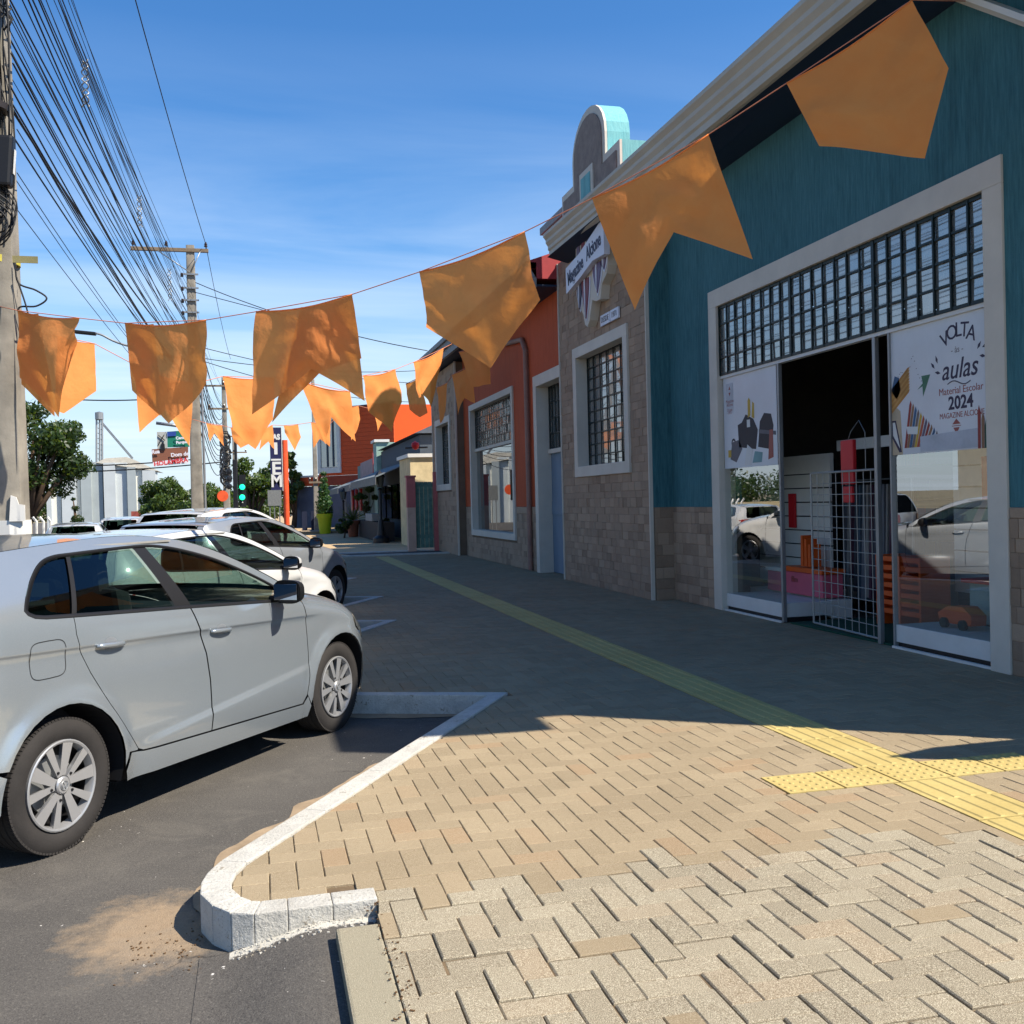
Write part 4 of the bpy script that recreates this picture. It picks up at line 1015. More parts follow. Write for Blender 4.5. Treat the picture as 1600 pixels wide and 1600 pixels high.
def surf_obj(name, V, F, N, m, parent, fold=0.):
    me = bpy.data.meshes.new(name); me.from_pydata(V, [], F); me.materials.append(m)
    me.polygons.foreach_set('use_smooth', [True] * len(me.polygons)); me.update()
    if N: me.normals_split_custom_set_from_vertices(N)
    return link(name, me, parent, local=True)
def shrink(poly, d):
    """inset a 2d outline (any orientation)"""
    A = sum(poly[i][0] * poly[(i + 1) % len(poly)][1] - poly[(i + 1) % len(poly)][0] * poly[i][1] for i in range(len(poly)))
    s = 1 if A > 0 else -1; out = []; n = len(poly)
    P = [Vector(p) for p in poly]
    for i in range(n):
        a, b, c = P[i - 1], P[i], P[(i + 1) % n]; e = (b - a).normalized(); f = (c - b).normalized()
        n1 = Vector((-e.y, e.x)) * s; n2 = Vector((-f.y, f.x)) * s; m = n1 + n2
        if m.length < .2: m = n1
        m.normalize(); out.append(b + m * (d / max(.4, m.dot(n1))))
    return out
def arc(c, r, a0, a1, n=14): return [(c[0] + r * cos(radians(a0 + (a1 - a0) * k / n)), c[1] + r * sin(radians(a0 + (a1 - a0) * k / n))) for k in range(n + 1)]
def sm(t): t = max(0., min(1., t)); return t * t * (3 - 2 * t)
RC, FC, AR = (.03, .305), (2.50, .305), .368
def bodyW(x, z):
    w = .858
    if z < .5: w -= .035 * ((.5 - z) / .3) ** 2
    if z > .7: w -= .018 * ((z - .7) / .3) ** 2
    zc = .925 - .042 * x
    d = z - zc
    w += .0 if d > 0 else -.0
    w -= .015 * (1 - math.exp(-max(0, -d) / .016)) * math.exp(-max(0, -d) / .30) * sm((2.35 - x) / .3) if d < 0 else 0
    zl = .375 + .085 * max(0, x - .45)
    if .3 < x < 2.3: w += .013 * sm((zl - z) / .045 + .5) * sm((x - .5) / .15) * sm((2.15 - x) / .15)
    belt = 1.062 - .062 * max(0, min(2.0, x)); t = z - belt
    t = .03 * math.log1p(math.exp(max(-20, min(20, t / .03)))); w -= .40 * t + .25 * t * t
    for c in (RC, FC):
        r = sqrt((x - c[0]) ** 2 + (z - c[1]) ** 2)
        w += .020 * math.exp(-(max(0, r - AR) / .055) ** 2)
    # shoulder into bonnet
    if x > 1.95:
        zs = silh_z(x); q = (z - (zs - .13)) / .13
        if q > 0: w -= .075 * min(q, 1.2) ** 2.2 * sm((x - 1.95) / .25)
    if x > 2.55:
        XF = 3.29 - .14 * sm((z - .62) / .25) - .03 * sm((.35 - z) / .2); s = min(.99, (x - 2.55) / (XF - 2.55)); w *= (1 - s ** 2.5) ** (1 / 2.5)
    if x < -.22:
        XR = .74 + .02 * sm((.7 - z) / .2) - .10 * sm((z - 1.05) / .3); s = min(.985, (-.22 - x) / (XR - .22)); w *= (1 - s ** 2.7) ** (1 / 2.7)
    return w
_TOP = [(-.60, 1.02), (-.53, 1.19), (-.44, 1.31), (-.36, 1.348), (-.1, 1.374), (.3, 1.398), (.65, 1.412), (.95, 1.402), (1.2, 1.368), (1.41, 1.310), (1.62, 1.220), (1.82, 1.118), (1.98, 1.025), (2.08, .985), (2.25, .955), (2.5, .905), (2.7, .845), (2.86, .775), (2.97, .695), (3.02, .62)]
_TS = catmull([(a, b, 0) for a, b in _TOP], 6)
def silh_z(x):
    for a, b in zip(_TS, _TS[1:]):
        if a.x <= x <= b.x: return a.y + (b.y - a.y) * (x - a.x) / max(1e-6, b.x - a.x)
    return _TS[0].y if x < _TS[0].x else _TS[-1].y
def topseg(x0, x1):
    P = [(p.x, p.y) for p in _TS if x0 - 1e-6 <= p.x <= x1 + 1e-6]; return P
# --- outlines
DLO_T = [(p.x, p.y) for p in catmull([(-.132, 1.115, 0), (-.095, 1.165, 0), (-.01, 1.247, 0), (.09, 1.310, 0), (.19, 1.338, 0), (.34, 1.346, 0), (.8, 1.358, 0), (1.0, 1.348, 0), (1.2, 1.310, 0), (1.41, 1.248, 0), (1.62, 1.160, 0), (1.80, 1.070, 0), (1.93, .985, 0), (1.97, .950, 0)], 4)]
DLO_B = [(1.7, .965), (1.3, .990), (.95, 1.012), (.5, 1.038), (.13, 1.060), (-.03, 1.070), (-.09, 1.080), (-.122, 1.096)]
RD_E = [(.13, 1.058), (.125, .98), (.14, .91), (.20, .79), (.31, .62), (.42, .47), (.475, .40), (.505, .36), (.54, .345)]
RDOOR = [(.13, 1.058)] + RD_E[1:] + [(1.078, .322), (1.088, .45), (1.084, .6), (1.061, .75), (1.006, .90), (.961, 1.010), (.5, 1.036)]
FDOOR = [(.967, 1.010), (1.012, .90), (1.067, .75), (1.09, .6), (1.094, .45), (1.083, .322), (2.02, .283), (2.067, .33), (2.095, .45), (2.100, .6), (2.092, .8), (2.072, .925), (2.03, .955), (1.97, .948), (1.7, .963), (1.3, .988)]
QUART = [p for p in topseg(-.6, 2.05)][::-1] + [(-.60, .66), (-.48, .60), (-.355, .46)] + arc(RC, AR, 156, 0) + [(.395, .29), (.43, .36), (.50, .352)] + RD_E[::-1][1:] + DLO_B[::-1][2:0:-1][:0] + [(-.03, 1.070), (-.09, 1.080), (-.122, 1.096)] + DLO_T + [(2.03, .957), (2.06, .95)]
FEND = [(2.076, .935), (2.094, .80), (2.102, .6), (2.097, .45), (2.070, .335), (2.118, .262)] + arc(FC, AR, 180, 28) + [(2.90, .585), (2.74, .685), (2.72, .735), (2.80, .79)] + [p for p in topseg(2.09, 2.80)][::-1]
HEADL = [(2.735, .735), (2.75, .69), (2.90, .595), (3.015, .63), (2.975, .69), (2.87, .765), (2.81, .785)]
FBUMP = [(2.833, .465)] + arc(FC, AR, 22, -2, 5) + [(2.86, .24), (2.92, .20), (3.02, .20), (3.03, .40), (3.03, .55), (3.02, .62), (2.905, .583)]
RBUMP = [(-.60, .655), (-.482, .596), (-.358, .455)] + arc(RC, AR, 160, 184, 5) + [(-.36, .25), (-.45, .22), (-.60, .24)]
SILL = [(.40, .275), (.42, .22), (2.10, .185), (2.115, .255), (2.072, .325), (2.022, .281), (1.07, .320), (.54, .343), (.50, .350), (.435, .358)]
WF = [(.985, 1.018), (1.35, .998), (1.72, .975), (1.80, 1.03), (1.60, 1.148), (1.41, 1.234), (1.2, 1.293), (1.0, 1.332), (.885, 1.343)]
WR = [(.155, 1.070), (.50, 1.048), (.835, 1.028), (.76, 1.344), (.5, 1.338), (.315, 1.330)]
WQ = [(.115, 1.073), (-.025, 1.080), (-.085, 1.092), (-.112, 1.110), (-.10, 1.135), (.0, 1.232), (.09, 1.292), (.18, 1.322), (.28, 1.328)]
BP = [(.847, 1.022), (.975, 1.014), (.873, 1.348), (.772, 1.352)]
DV = [(.120, 1.068), (.150, 1.066), (.308, 1.335), (.281, 1.335)]
MT = [(1.73, .966), (1.97, .950), (1.93, .978), (1.81, 1.052), (1.805, 1.025)]
def mk_paint(name, col, metal, rough=.32, orange=0):
    t = NT(name); p = t.obj(); n = t.noise(900, 2, .5, p); d = t.noise(3, 4, .6, p)
    c = t.mix(t.math('MULTIPLY', t.ramp(n, .45, .7), .12 if metal else 0.), col, (1, 1, 1, 1))
    c = t.mix(t.math('MULTIPLY', t.ramp(d, .45, .8), .12), c, tuple(v * .75 for v in col[:3]) + (1,))
    p_ = t.princ(c, rough, metal, .5, None, 1.0); return t.done(p_)
M_silver = mk_paint('silver_paint', rgb(150, 158, 163), .55, .22)
M_whitepaint = mk_paint('white_car_paint', rgb(190, 190, 188), 0., .35)
M_silver2 = mk_paint('pale_grey_paint', rgb(140, 145, 150), .4, .38)
M_rubber = mat('tyre_rubber', rgb(44, 41, 39), .85, var=.3, vs=8, bs=90, bst=.25)
M_rim = mat('wheel_silver', rgb(176, 176, 176), .35, .6, var=.06, bst=0)
M_plastic = mat('black_plastic', rgb(18, 18, 20), .5, var=.1, bst=0)
M_gloss = mat('gloss_black', (.008, .008, .009, 1), .15, var=.05, bst=0, coat=1.)
M_seat = mat('seat_cloth', rgb(40, 40, 44), .9, var=.2)
M_lampg = mat('lamp_lens', rgb(120, 122, 120), .12, .5, var=.3, vs=30, bst=0, coat=1.)
M_redlens = mat('red_lens', rgb(150, 14, 18), .15, var=.1, bst=0, coat=1.)
M_chrome = mat('mirror_face', rgb(200, 200, 200), .03, 1., var=0, bst=0)
def make_wheel(style, parent, y, c, side):
    """wheel centred c; outer face towards side (-1 right)"""
    R = .304; w = empty_local('wheel', parent)
    T = Matrix.Translation((c[0], 0, c[1]))
    def add(mb, nm, m, smooth=True):
        me = mb.mesh(nm, m, smooth); me.transform(T); o = link(nm, me, w, local=True); return o
    s = side
    def lat(prof, n=48):
        mb = MB(); mb.lathe([(r, s * (y + d)) for r, d in prof], (0, 0, 0), n, 'Y')
        if s < 0: mb.f = [f[::-1] for f in mb.f]
        return mb
    tp = [(.205, -.20), (.245, -.205), (.285, -.2), (.299, -.188), (.303, -.16), (.304, -.14), (.298, -.138), (.298, -.130), (.304, -.128), (.304, -.10), (.298, -.098), (.298, -.088), (.304, -.086), (.304, -.058), (.298, -.056), (.298, -.048), (.304, -.046), (.3035, -.028), (.2985, -.012), (.284, -.002), (.262, .004), (.240, .004), (.222, -.002), (.208, -.010), (.203, -.016)]
    mb = lat(tp, 64)
    # shoulder tread blocks
    for k in range(96):
        q = 2 * pi * k / 96; d = Vector((cos(q), 0, sin(q))); tq = Vector((-sin(q), 0, cos(q)))
        mb.obox(d * .2995 + Vector((0, s * (y - .020), 0)), d * .0048, tq * .0075, Vector((0, .012, 0)))
    add(mb, 'tyre', M_rubber)
    mb = lat([(.204, -.02), (.206, .0), (.200, .003), (.192, .0), (.186, -.014), (.182, -.04)])
    add(mb, 'rim', M_rim); mb = lat([(.184, -.04), (.180, -.10), (.0, -.10)]); add(mb, 'rim_well', M_plastic)
    mb = lat([(.13, -.085), (.13, -.07), (.05, -.07), (0, -.07)]); add(mb, 'brake_disc', M_steel)
    mb = MB()
    def spoke(a0, a1, w0, w1, r0=.045, r1=.196, tw=0.):
        q0, q1 = a0, a1; d0 = Vector((cos(q0), 0, sin(q0))); d1 = Vector((cos(q1), 0, sin(q1))); t0 = Vector((-sin(q0), 0, cos(q0))); t1 = Vector((-sin(q1), 0, cos(q1)))
        A = d0 * r0; B = d1 * r1; yo = Vector((0, s * (y - .004), 0)); yi = Vector((0, s * (y - .03), 0)); yb = Vector((0, s * (y - .001), 0))
        f = [A - t0 * w0 + yo, A + t0 * w0 + yo, B + t1 * w1 + yb, B - t1 * w1 + yb]; g = [A - t0 * w0 * .6 + yi, A + t0 * w0 * .6 + yi, B + t1 * w1 * .6 + yi, B - t1 * w1 * .6 + yi]
        mb.add(f + g, [(0, 1, 2, 3), (0, 4, 5, 1), (1, 5, 6, 2), (2, 6, 7, 3), (3, 7, 4, 0)])
    n = 5
    for k in range(n):
        a = 2 * pi * k / n + .35
        if style == 0:
            spoke(a - .12, a - .24, .017, .031); spoke(a + .28, a + .36, .012, .021)
        else:
            spoke(a, a, .022, .034); spoke(a + .45, a + .32, .008, .010)
    if s > 0: pass
    add(mb, 'spokes', M_rim, False)
    mb = lat([(.040, -.02), (.040, .0), (.034, .006), (.0, .008)], 24); add(mb, 'hub_cap', M_rim)
    mb = MB()
    for k in range(5):
        q = 2 * pi * k / 5 + .7; mb.lathe([(.007, s * (y - .003)), (.006, s * (y + .002)), (0, s * (y + .002))], (.066 * cos(q), 0, .066 * sin(q)), 8, 'Y')
    add(mb, 'wheel_bolts', M_plastic)
    if style == 0:
        e = MB(); yy = s * (y + .0095)
        def bar(p, q, r=.0016): e.tube([(p[0], yy, p[1]), (q[0], yy, q[1])], r, 5)
        k = .021
        bar((-.45 * k, .9 * k), (0, .1 * k)); bar((.45 * k, .9 * k), (0, .1 * k)); bar((-.85 * k, .5 * k), (-.38 * k, -.85 * k)); bar((-.38 * k, -.85 * k), (0, 0)); bar((0, 0), (.38 * k, -.85 * k)); bar((.38 * k, -.85 * k), (.85 * k, .5 * k))
        e.tube([(k * cos(2 * pi * i / 20), yy, k * sin(2 * pi * i / 20)) for i in range(21)], .0016, 5)
        add(e, 'emblem', M_steel)
    return w
def empty_local(name, parent):
    o = bpy.data.objects.new(name, None); COL.objects.link(o); o.parent = parent; o.empty_display_size = .1; return o
def make_car(name, label, cat, loc, ang, paint, step=.035, scale=(1, 1, 1), wheel=0, detail=True, pillar=None, group='parked cars', z0=0., mirrorcap=None, glass=None, handles=True, raked=False):
    root = empty(name, (loc[0], loc[1], z0), label, cat, group, rz=ang); root.scale = scale
    GL = glass or M_carglass
    for side in (-1, 1):
        st_ = step if (side < 0 and detail) else max(step, .07)
        def P(nm, poly, m, off=0., inset=.0022, s=None, parent=root):
            V, F, N = cdt_panel(shrink(poly, inset), s or st_, bodyW, off, side); return surf_obj(nm, V, F, N, m, parent)
        P('rear_quarter', QUART, paint); rd = P('rear_door', RDOOR, paint, inset=.002); fd = P('front_door', FDOOR, paint, inset=.002); P('front_fender', FEND, paint)
        P('front_bumper_side', FBUMP, paint); P('rear_bumper_side', RBUMP, paint); P('sill', SILL, paint, .006)
        hl = P('headlight', HEADL, M_lampg, .002)
        P('side_window', WF, GL, -.006, 0); P('side_window', WR, GL, -.006, 0); P('side_window', WQ, M_carglassdark, -.006, 0)
        P('door_pillar', BP, pillar or M_plastic, .001, 0); P('door_pillar', DV, M_plastic, .001, 0); P('mirror_base', MT, M_plastic, .002, 0)
        # rubber strip around the glass area
        ring = DLO_T + DLO_B; mb = MB(); NN = []
        R2 = [Vector(p) for p in ring]; Rd = []
        for i in range(len(R2)):
            a, b = R2[i], R2[(i + 1) % len(R2)]; n = max(1, int((b - a).length / .05))
            for k in range(n): Rd.append(a.lerp(b, k / n))
        Ri = shrink(Rd, .014); n = len(Rd); Ro = shrink(Rd, -.002)
        def S(p, o): return (p.x, side * (bodyW(p.x, p.y) + o), p.y)
        mb.v = [S(p, .003) for p in Ro] + [S(p, .004) for p in Ri] + [S(p, -.012) for p in Ri]
        for i in range(n):
            j = (i + 1) % n
            for q in ((i, j, n + j, n + i), (n + i, n + j, 2 * n + j, 2 * n + i)): mb.f.append(list(q) if side > 0 else list(q)[::-1]); mb.mi.append(0)
        mb.build('window_trim', M_plastic, root, smooth='all', local=True)
        # inner dark skin shows in the shut lines and through the glass
        inner_ = [(-.52, .30), (-.52, .98), (-.1, 1.03), (.9, .985), (1.95, .925), (2.4, .84), (2.8, .7), (2.9, .3), (2.9, .26)]
        inn = [(-.52, .62), (-.52, .98), (-.1, 1.03), (.9, .985), (1.95, .925), (2.4, .84), (2.8, .7), (2.8, .68), (2.2, .68), (2.1, .24), (.45, .24), (.36, .68), (-.3, .68)]
        P('inner_panel', inn, M_dark, -.022, 0, s=.09)
        # wheel housings
        for c in (RC, FC):
            mb = MB(); A = arc(c, AR - .001, -12, 192, 22); 
            mb.v = [(x, side * (bodyW(x, z) - .010), z) for x, z in A] + [(x, side * .50, z) for x, z in A]; n = len(A)
            for i in range(n - 1): mb.f.append([i, i + 1, n + i + 1, n + i] if side < 0 else [i + 1, i, n + i, n + i + 1]); mb.mi.append(0)
            mb.f.append(list(range(n, 2 * n))); mb.mi.append(0)
            mb.build('wheel_housing', M_dark, root, local=True)
            make_wheel(wheel, root, .828, c, side)
        # handles
        if handles:
            for hx, hz in ((.335, .905), (1.20, .862)):
                mb = MB(); yy = bodyW(hx, hz)
                pts = [(hx - .095 + .019 * k, side * (yy + .006 + .016 * sin(pi * k / 10)), hz + .002 - .001 * k) for k in range(11)]
                mb.tube(pts, [.006] + [.0125] * 9 + [.006], 8)
                mb.build('handle', paint, rd if hx < 1 else fd, smooth='all', local=True)
                V, F, N = cdt_panel([(hx + .045 * cos(q / 12 * 2 * pi), hz + .004 + .030 * sin(q / 12 * 2 * pi)) for q in range(12)], .02, bodyW, .0015, side)
                surf_obj('handle_cup_shade', V, F, N, M_plastic if False else cup_shade_paint(paint), rd if hx < 1 else fd)  # shade of the handle recess, painted as a flat darker patch
        # mirror
        mx_, mz = 1.735, 1.015; yb = bodyW(1.8, 1.0)
        mb = MB(); mb.box((mx_ - .0, side * (yb - .01), mz - .045), (mx_ + .10, side * (yb + .07), mz - .015))
        mi = mb.build('mirror', M_plastic, root, local=True, bevel=.008)
        def mirbox(a, b, m, nm, bev):
            mb = MB(); x0, y0, z0_ = a; x1, y1, z1 = b
            vs = [(x0, side * y0, z0_), (x1 - .03, side * y0, z0_ + .015), (x1 - .045, side * y1, z0_ + .025), (x0, side * y1, z0_ + .01), (x0, side * y0, z1), (x1 - .02, side * y0, z1 - .02), (x1 - .05, side * y1, z1 - .035), (x0, side * y1, z1 - .02)]
            mb.add(vs, [(0, 3, 2, 1), (4, 5, 6, 7), (0, 1, 5, 4), (1, 2, 6, 5), (2, 3, 7, 6), (3, 0, 4, 7)]); o = mb.build(nm, m, mi, local=True, bevel=bev); return o
        def shell(nm, m, x0, dx, z0_, z1_, up):
            V = []; F = []; na, nr = 28, 7; cy, cz = yb + .135, (mz + .012); hy, hz = .102, .072
            for r_ in range(nr + 1):
                t = r_ / nr * pi / 2
                for a_ in range(na):
                    q = 2 * pi * a_ / na; cq, sq = cos(q), sin(q); e = 2 / 3.2
                    yy = hy * abs(cq) ** e * (1 if cq > 0 else -1); zz = hz * abs(sq) ** e * (1 if sq > 0 else -1)
                    V.append((x0 + dx * sin(t) + .03 * (-(yy) / hy) * .5, side * (cy + yy * cos(t) ** .6), cz + zz * cos(t) ** .6 + (.0 if up else 0)))
            for r_ in range(nr):
                for a_ in range(na):
                    f = [r_ * na + a_, r_ * na + (a_ + 1) % na, (r_ + 1) * na + (a_ + 1) % na, (r_ + 1) * na + a_]; zc_ = sum(V[i][2] for i in f) / 4
                    if (zc_ > mz + .0) == up: F.append(f if side > 0 else f[::-1])
            mb = MB(); mb.add(V, F); return mb.build(nm, m, mi, smooth='all', local=True)
        shell('mirror_housing', M_plastic, mx_ - .02, .115, 0, 0, False); shell('mirror_cap', mirrorcap or M_plastic, mx_ - .02, .115, 0, 0, True)
        mb = MB(); mb.v = [(mx_ - .018 - .015 * (1 if False else 0) + .015 * -cos(2 * pi * k / 28), side * (yb + .135 + .098 * abs(cos(2 * pi * k / 28)) ** .62 * (1 if cos(2 * pi * k / 28) > 0 else -1)), mz + .012 + .068 * abs(sin(2 * pi * k / 28)) ** .62 * (1 if sin(2 * pi * k / 28) > 0 else -1)) for k in range(28)]; mb.f = [list(range(28))[::side]]; mb.mi = [0]; mb.build('mirror_back', M_plastic, mi, local=True)
        mb = MB(); mb.box((mx_ - .038, side * (yb + .055), mz - .035), (mx_ - .034, side * (yb + .215), mz + .06)); mb.build('mirror_glass', M_chrome, mi, local=True, bevel=.001)
    # fuel flap on the right
    fl = [(-.02 + .105 * (abs(cos(q)) ** .45) * (1 if cos(q) > 0 else -1), .895 + .085 * (abs(sin(q)) ** .45) * (1 if sin(q) > 0 else -1)) for q in [2 * pi * k / 28 for k in range(28)]]
    V, F, N = cdt_panel([(a - .03, b - .005) for a, b in shrink(fl, -.003)], .04, bodyW, .0010, -1); 
    mb = MB(); fo = [Vector((a - .03, b - .005)) for a, b in fl]; fi = shrink(fo, .0035); n = len(fo)
    mb.v = [(p.x, -(bodyW(p.x, p.y) + .0012), p.y) for p in fo + fi]
    for i in range(n): mb.f.append([i, n + i, n + (i + 1) % n, (i + 1) % n]); mb.mi.append(0)
    mb.build('fuel_flap_gap', M_plastic, root, local=True)
    # top surfaces: swept between the two side silhouettes
    def sweep(nm, P, m, nv=15, parent=root, v0=-1., v1=1., off=0., win=0.):
        """P: list of (x,z,bx,bz)"""
        mb = MB(); n = len(P)
        for (x, z, bx, bz) in P:
            w = bodyW(max(-.6, min(3.02, x)), z) - win
            for k in range(nv + 1):
                v = v0 + (v1 - v0) * k / nv; g = 1 - abs(v) ** 2.4; mb.v.append((x + bx * g + off * (.7 if bx > 0 else -.7 if bx < 0 else 0), v * w, z + bz * g + off))
        for i in range(n - 1):
            for k in range(nv): mb.f.append([i * (nv + 1) + k, i * (nv + 1) + k + 1, (i + 1) * (nv + 1) + k + 1, (i + 1) * (nv + 1) + k]); mb.mi.append(0)
        return mb.build(nm, m, parent, smooth='all', local=True)
    def tp(x0, x1, fb): return [(p.x, p.y) + fb(p.x) for p in _TS if x0 - 1e-6 <= p.x <= x1 + 1e-6]
    M_ws = M_carglassdark
    roof = sweep('roof', tp(-.42, 1.2, lambda x: (-.05 * sm((.0 - x) / .4) + .06 * sm((x - .9) / .3), .018)), paint, 20)
    sweep('windshield', tp(1.2, 2.0, lambda x: (.06 + .10 * sm((x - 1.2) / .6), .018 - .008 * sm((x - 1.2) / .8))), M_carglass, 18)
    for v0, v1 in ((-1, -.93), (.93, 1)): sweep('windshield_frame', tp(1.2, 2.0, lambda x: (.06 + .10 * sm((x - 1.2) / .6), .018 - .008 * sm((x - 1.2) / .8))), paint, 2, v0=v0, v1=v1, off=.003)
    sweep('cowl', tp(1.97, 2.1, lambda x: (.16, .015)), M_plastic, 14, win=.02)
    sweep('bonnet', tp(2.08, 2.97, lambda x: (.14 + .10 * sm((x - 2.3) / .6), .02 + .035 * sm((x - 2.1) / .2) * (1 - .5 * sm((x - 2.6) / .4)))), paint, 20)
    sweep('rear_window', [(p.x, p.y, -.05, .01) for p in _TS if p.x <= -.42], M_carglassdark, 14, win=.05)
    sweep('tailgate_frame', [(p.x + .008, p.y - .006, -.05, .01) for p in _TS if p.x <= -.40], paint, 14, v0=-1, v1=-.86, off=.002); sweep('tailgate_frame', [(p.x + .008, p.y - .006, -.05, .01) for p in _TS if p.x <= -.40], paint, 14, v0=.86, v1=1, off=.002)
    tg = sweep('tailgate', [(-.60, 1.02, -.06, 0), (-.605, .95, -.075, 0), (-.605, .82, -.085, 0), (-.60, .66, -.085, 0)], paint, 14)
    for v0, v1 in ((-1.0, -.62), (.62, 1.0)): sweep('tail_light', [(-.605, .985, -.07, 0), (-.612, .93, -.078, 0), (-.612, .84, -.085, 0)], M_redlens, 6, v0=v0, v1=v1, off=.003)
    for side in (-1, 1):
        V, F, N = cdt_panel([(-.598, .985), (-.598, .84), (-.47, .90), (-.44, .955)], .04, bodyW, .003, side); surf_obj('tail_light', V, F, N, M_redlens, root)
    sweep('rear_bumper', [(-.60, .655, -.10, 0), (-.605, .60, -.13, 0), (-.605, .45, -.14, 0), (-.60, .32, -.12, 0), (-.59, .24, -.09, 0)], paint, 14)
    mb = MB(); mb.box((-.712, -.26, .70), (-.704, .26, .81)); mb.build('number_plate', M_white, root, local=True)
    sweep('front_grille', [(3.02, .62, .25, 0), (2.99, .665, .24, 0), (2.97, .695, .24, .0)], M_gloss, 14, v0=-.55, v1=.55)
    for v0, v1 in ((-1, -.56), (.56, 1)): sweep('headlight', [(3.02, .62, .25, 0), (2.995, .665, .24, 0), (2.97, .695, .24, .0)], M_lampg, 8, v0=v0, v1=v1)
    sweep('front_bumper', [(3.02, .20, .20, 0), (3.03, .26, .25, 0), (3.03, .30, .26, 0)], paint, 14); sweep('front_bumper', [(3.03, .46, .265, 0), (3.03, .55, .265, 0), (3.02, .615, .25, 0)], paint, 14)
    sweep('air_intake', [(3.03, .30, .25, 0), (3.03, .46, .25, 0)], M_gloss, 12, v0=-.8, v1=.8)
    for v0, v1 in ((-1, -.8), (.8, 1)): sweep('front_bumper', [(3.03, .30, .26, 0), (3.03, .46, .265, 0)], paint, 4, v0=v0, v1=v1)
    # under body and cabin
    mb = MB(); mb.box((-.5, -.50, .18), (2.95, .50, .55)); mb.box((.45, -.76, .2), (2.08, .76, .34)); mb.box((2.06, -.72, .60), (2.9, .72, .68)); mb.build('underbody', M_dark, root, local=True)
    mb = MB(); mb.box((1.70, -.70, .62), (2.05, .70, .93)); mb.build('dashboard', M_seat, root, local=True, bevel=.04)
    for yy in (-.36, .36):
        mb = MB(); mb.obox((1.05, yy, .55), (.24, 0, 0), (0, .23, 0), (0, 0, .07)); mb.obox((.80, yy, .84), (.06, 0, -.012), (0, .22, 0), (-.06, 0, .29)); mb.obox((.70, yy, 1.20), (.045, 0, 0), (0, .13, 0), (-.01, 0, .085))
        mb.build('seat', M_seat, root, local=True, bevel=.035)
    mb = MB(); mb.obox((.28, 0, .55), (.22, 0, 0), (0, .62, 0), (0, 0, .07)); mb.obox((.02, 0, .82), (.06, 0, -.012), (0, .62, 0), (-.06, 0, .26))
    for yy in (-.38, 0, .38): mb.obox((-.06, yy, 1.13), (.035, 0, 0), (0, .12, 0), (-.01, 0, .06))
    mb.build('rear_seat', M_seat, root, local=True, bevel=.03)
    mb = MB(); mb.tube([(1.60 + .06 * sin(q), .36 + .18 * cos(q), .88 + .17 * sin(q)) for q in [2 * pi * k / 20 for k in range(21)]], .014, 8); mb.build('steering_wheel', M_plastic, root, local=True)
    mb = MB(); mb.box((-.5, -.72, .50), (1.75, .72, .505)); mb.build('cabin_floor', M_seat, root, local=True)
    mb = MB(); mb.box((-.3, -.60, 1.365), (1.1, .60, 1.375)); mb.build('roof_lining', mat('roof_lining', rgb(140, 138, 132), .9), root, local=True)
    return root
_pd = {}
def cup_shade_paint(p):
    if p.name not in _pd: _pd[p.name] = mk_paint(p.name + '_recess', tuple(list(p.node_tree.nodes['Principled BSDF'].inputs['Base Color'].default_value)[:3]) + (1,) if False else rgb(120, 124, 128), .3, .45)
    return _pd[p.name]
M_carglassdark = glass_mat('tinted_glass', (.10, .14, .12, 1), 1.55)
A1, B1 = onz(95, 1335), onz(530, 1142); dcar = (B1 - A1).to_2d().normalized(); ncar = Vector((dcar.y, -dcar.x)); ACAR = atan2(dcar.y, dcar.x)
base1 = A1.to_2d() - ncar * .832
car1 = make_car('silver_hatchback', 'silver five-door hatchback parked nearest, its right side facing the pavement', 'car', base1, ACAR, M_silver, .02, mirrorcap=M_plastic)
o2 = base1 + Vector((.21, 3.98))
car2 = make_car('white_hatchback', 'white hatchback with black pillars between the two silver parked cars', 'car', o2, ACAR + .01, M_whitepaint, .05, scale=(.95, .99, .955), wheel=1, pillar=M_gloss, mirrorcap=M_whitepaint)
o3 = base1 + Vector((.66, 7.98))
car3 = make_car('grey_crossover', 'pale silver crossover parked third, its nose in the building shade', 'car', o3, ACAR, M_silver2, .06, scale=(.93, 1.0, 1.0), wheel=1)

# ================================================================== POLES AND WIRES
def tube_obj(name, pts, r, m, parent=None, n=6): return MB().tube(pts, r, n).build(name, m, parent, smooth='all')
M_cable = mat('cable_black', (.012, .012, .013, 1), .6, var=.1, bst=0)
M_insul = mat('insulator', rgb(60, 44, 38), .3, var=.1, bst=0)
M_wood = mat('crossarm_wood', rgb(128, 112, 92), .85, var=.3, vs=8)
PA = Vector((-2.52, 11.25, 0)); PB = Vector((-1.97, 35, gz(-1.97, 35)))
poleA = empty('utility_pole', PA, 'near concrete power pole crowded with cables and boxes, white painted foot', 'power pole')
mb = MB(); hA = 11.2
def polebody(c, h, r0, r1, n=8, rib=True):
    mb = MB(); ring = []
    N = 14
    for k in range(N + 1):
        t = k / N; r = r0 + (r1 - r0) * t
        for j in range(16):
            q = 2 * pi * j / 16; rr = r * (1 if not rib or j % 4 else .88) / max(abs(cos(q)), abs(sin(q))) ** .55
            mb.v.append((c[0] + rr * cos(q), c[1] + rr * sin(q), c[2] + h * t))
    for k in range(N):
        for j in range(16): mb.f.append([k * 16 + j, k * 16 + (j + 1) % 16, (k + 1) * 16 + (j + 1) % 16, (k + 1) * 16 + j]); mb.mi.append(0)
    mb.f.append([N * 16 + j for j in range(16)]); mb.mi.append(0); return mb
polebody(PA, hA, .245, .15).build('shaft', M_concrete, poleA, smooth=True)
mb = polebody(PA, 1.47, .252, .244); 
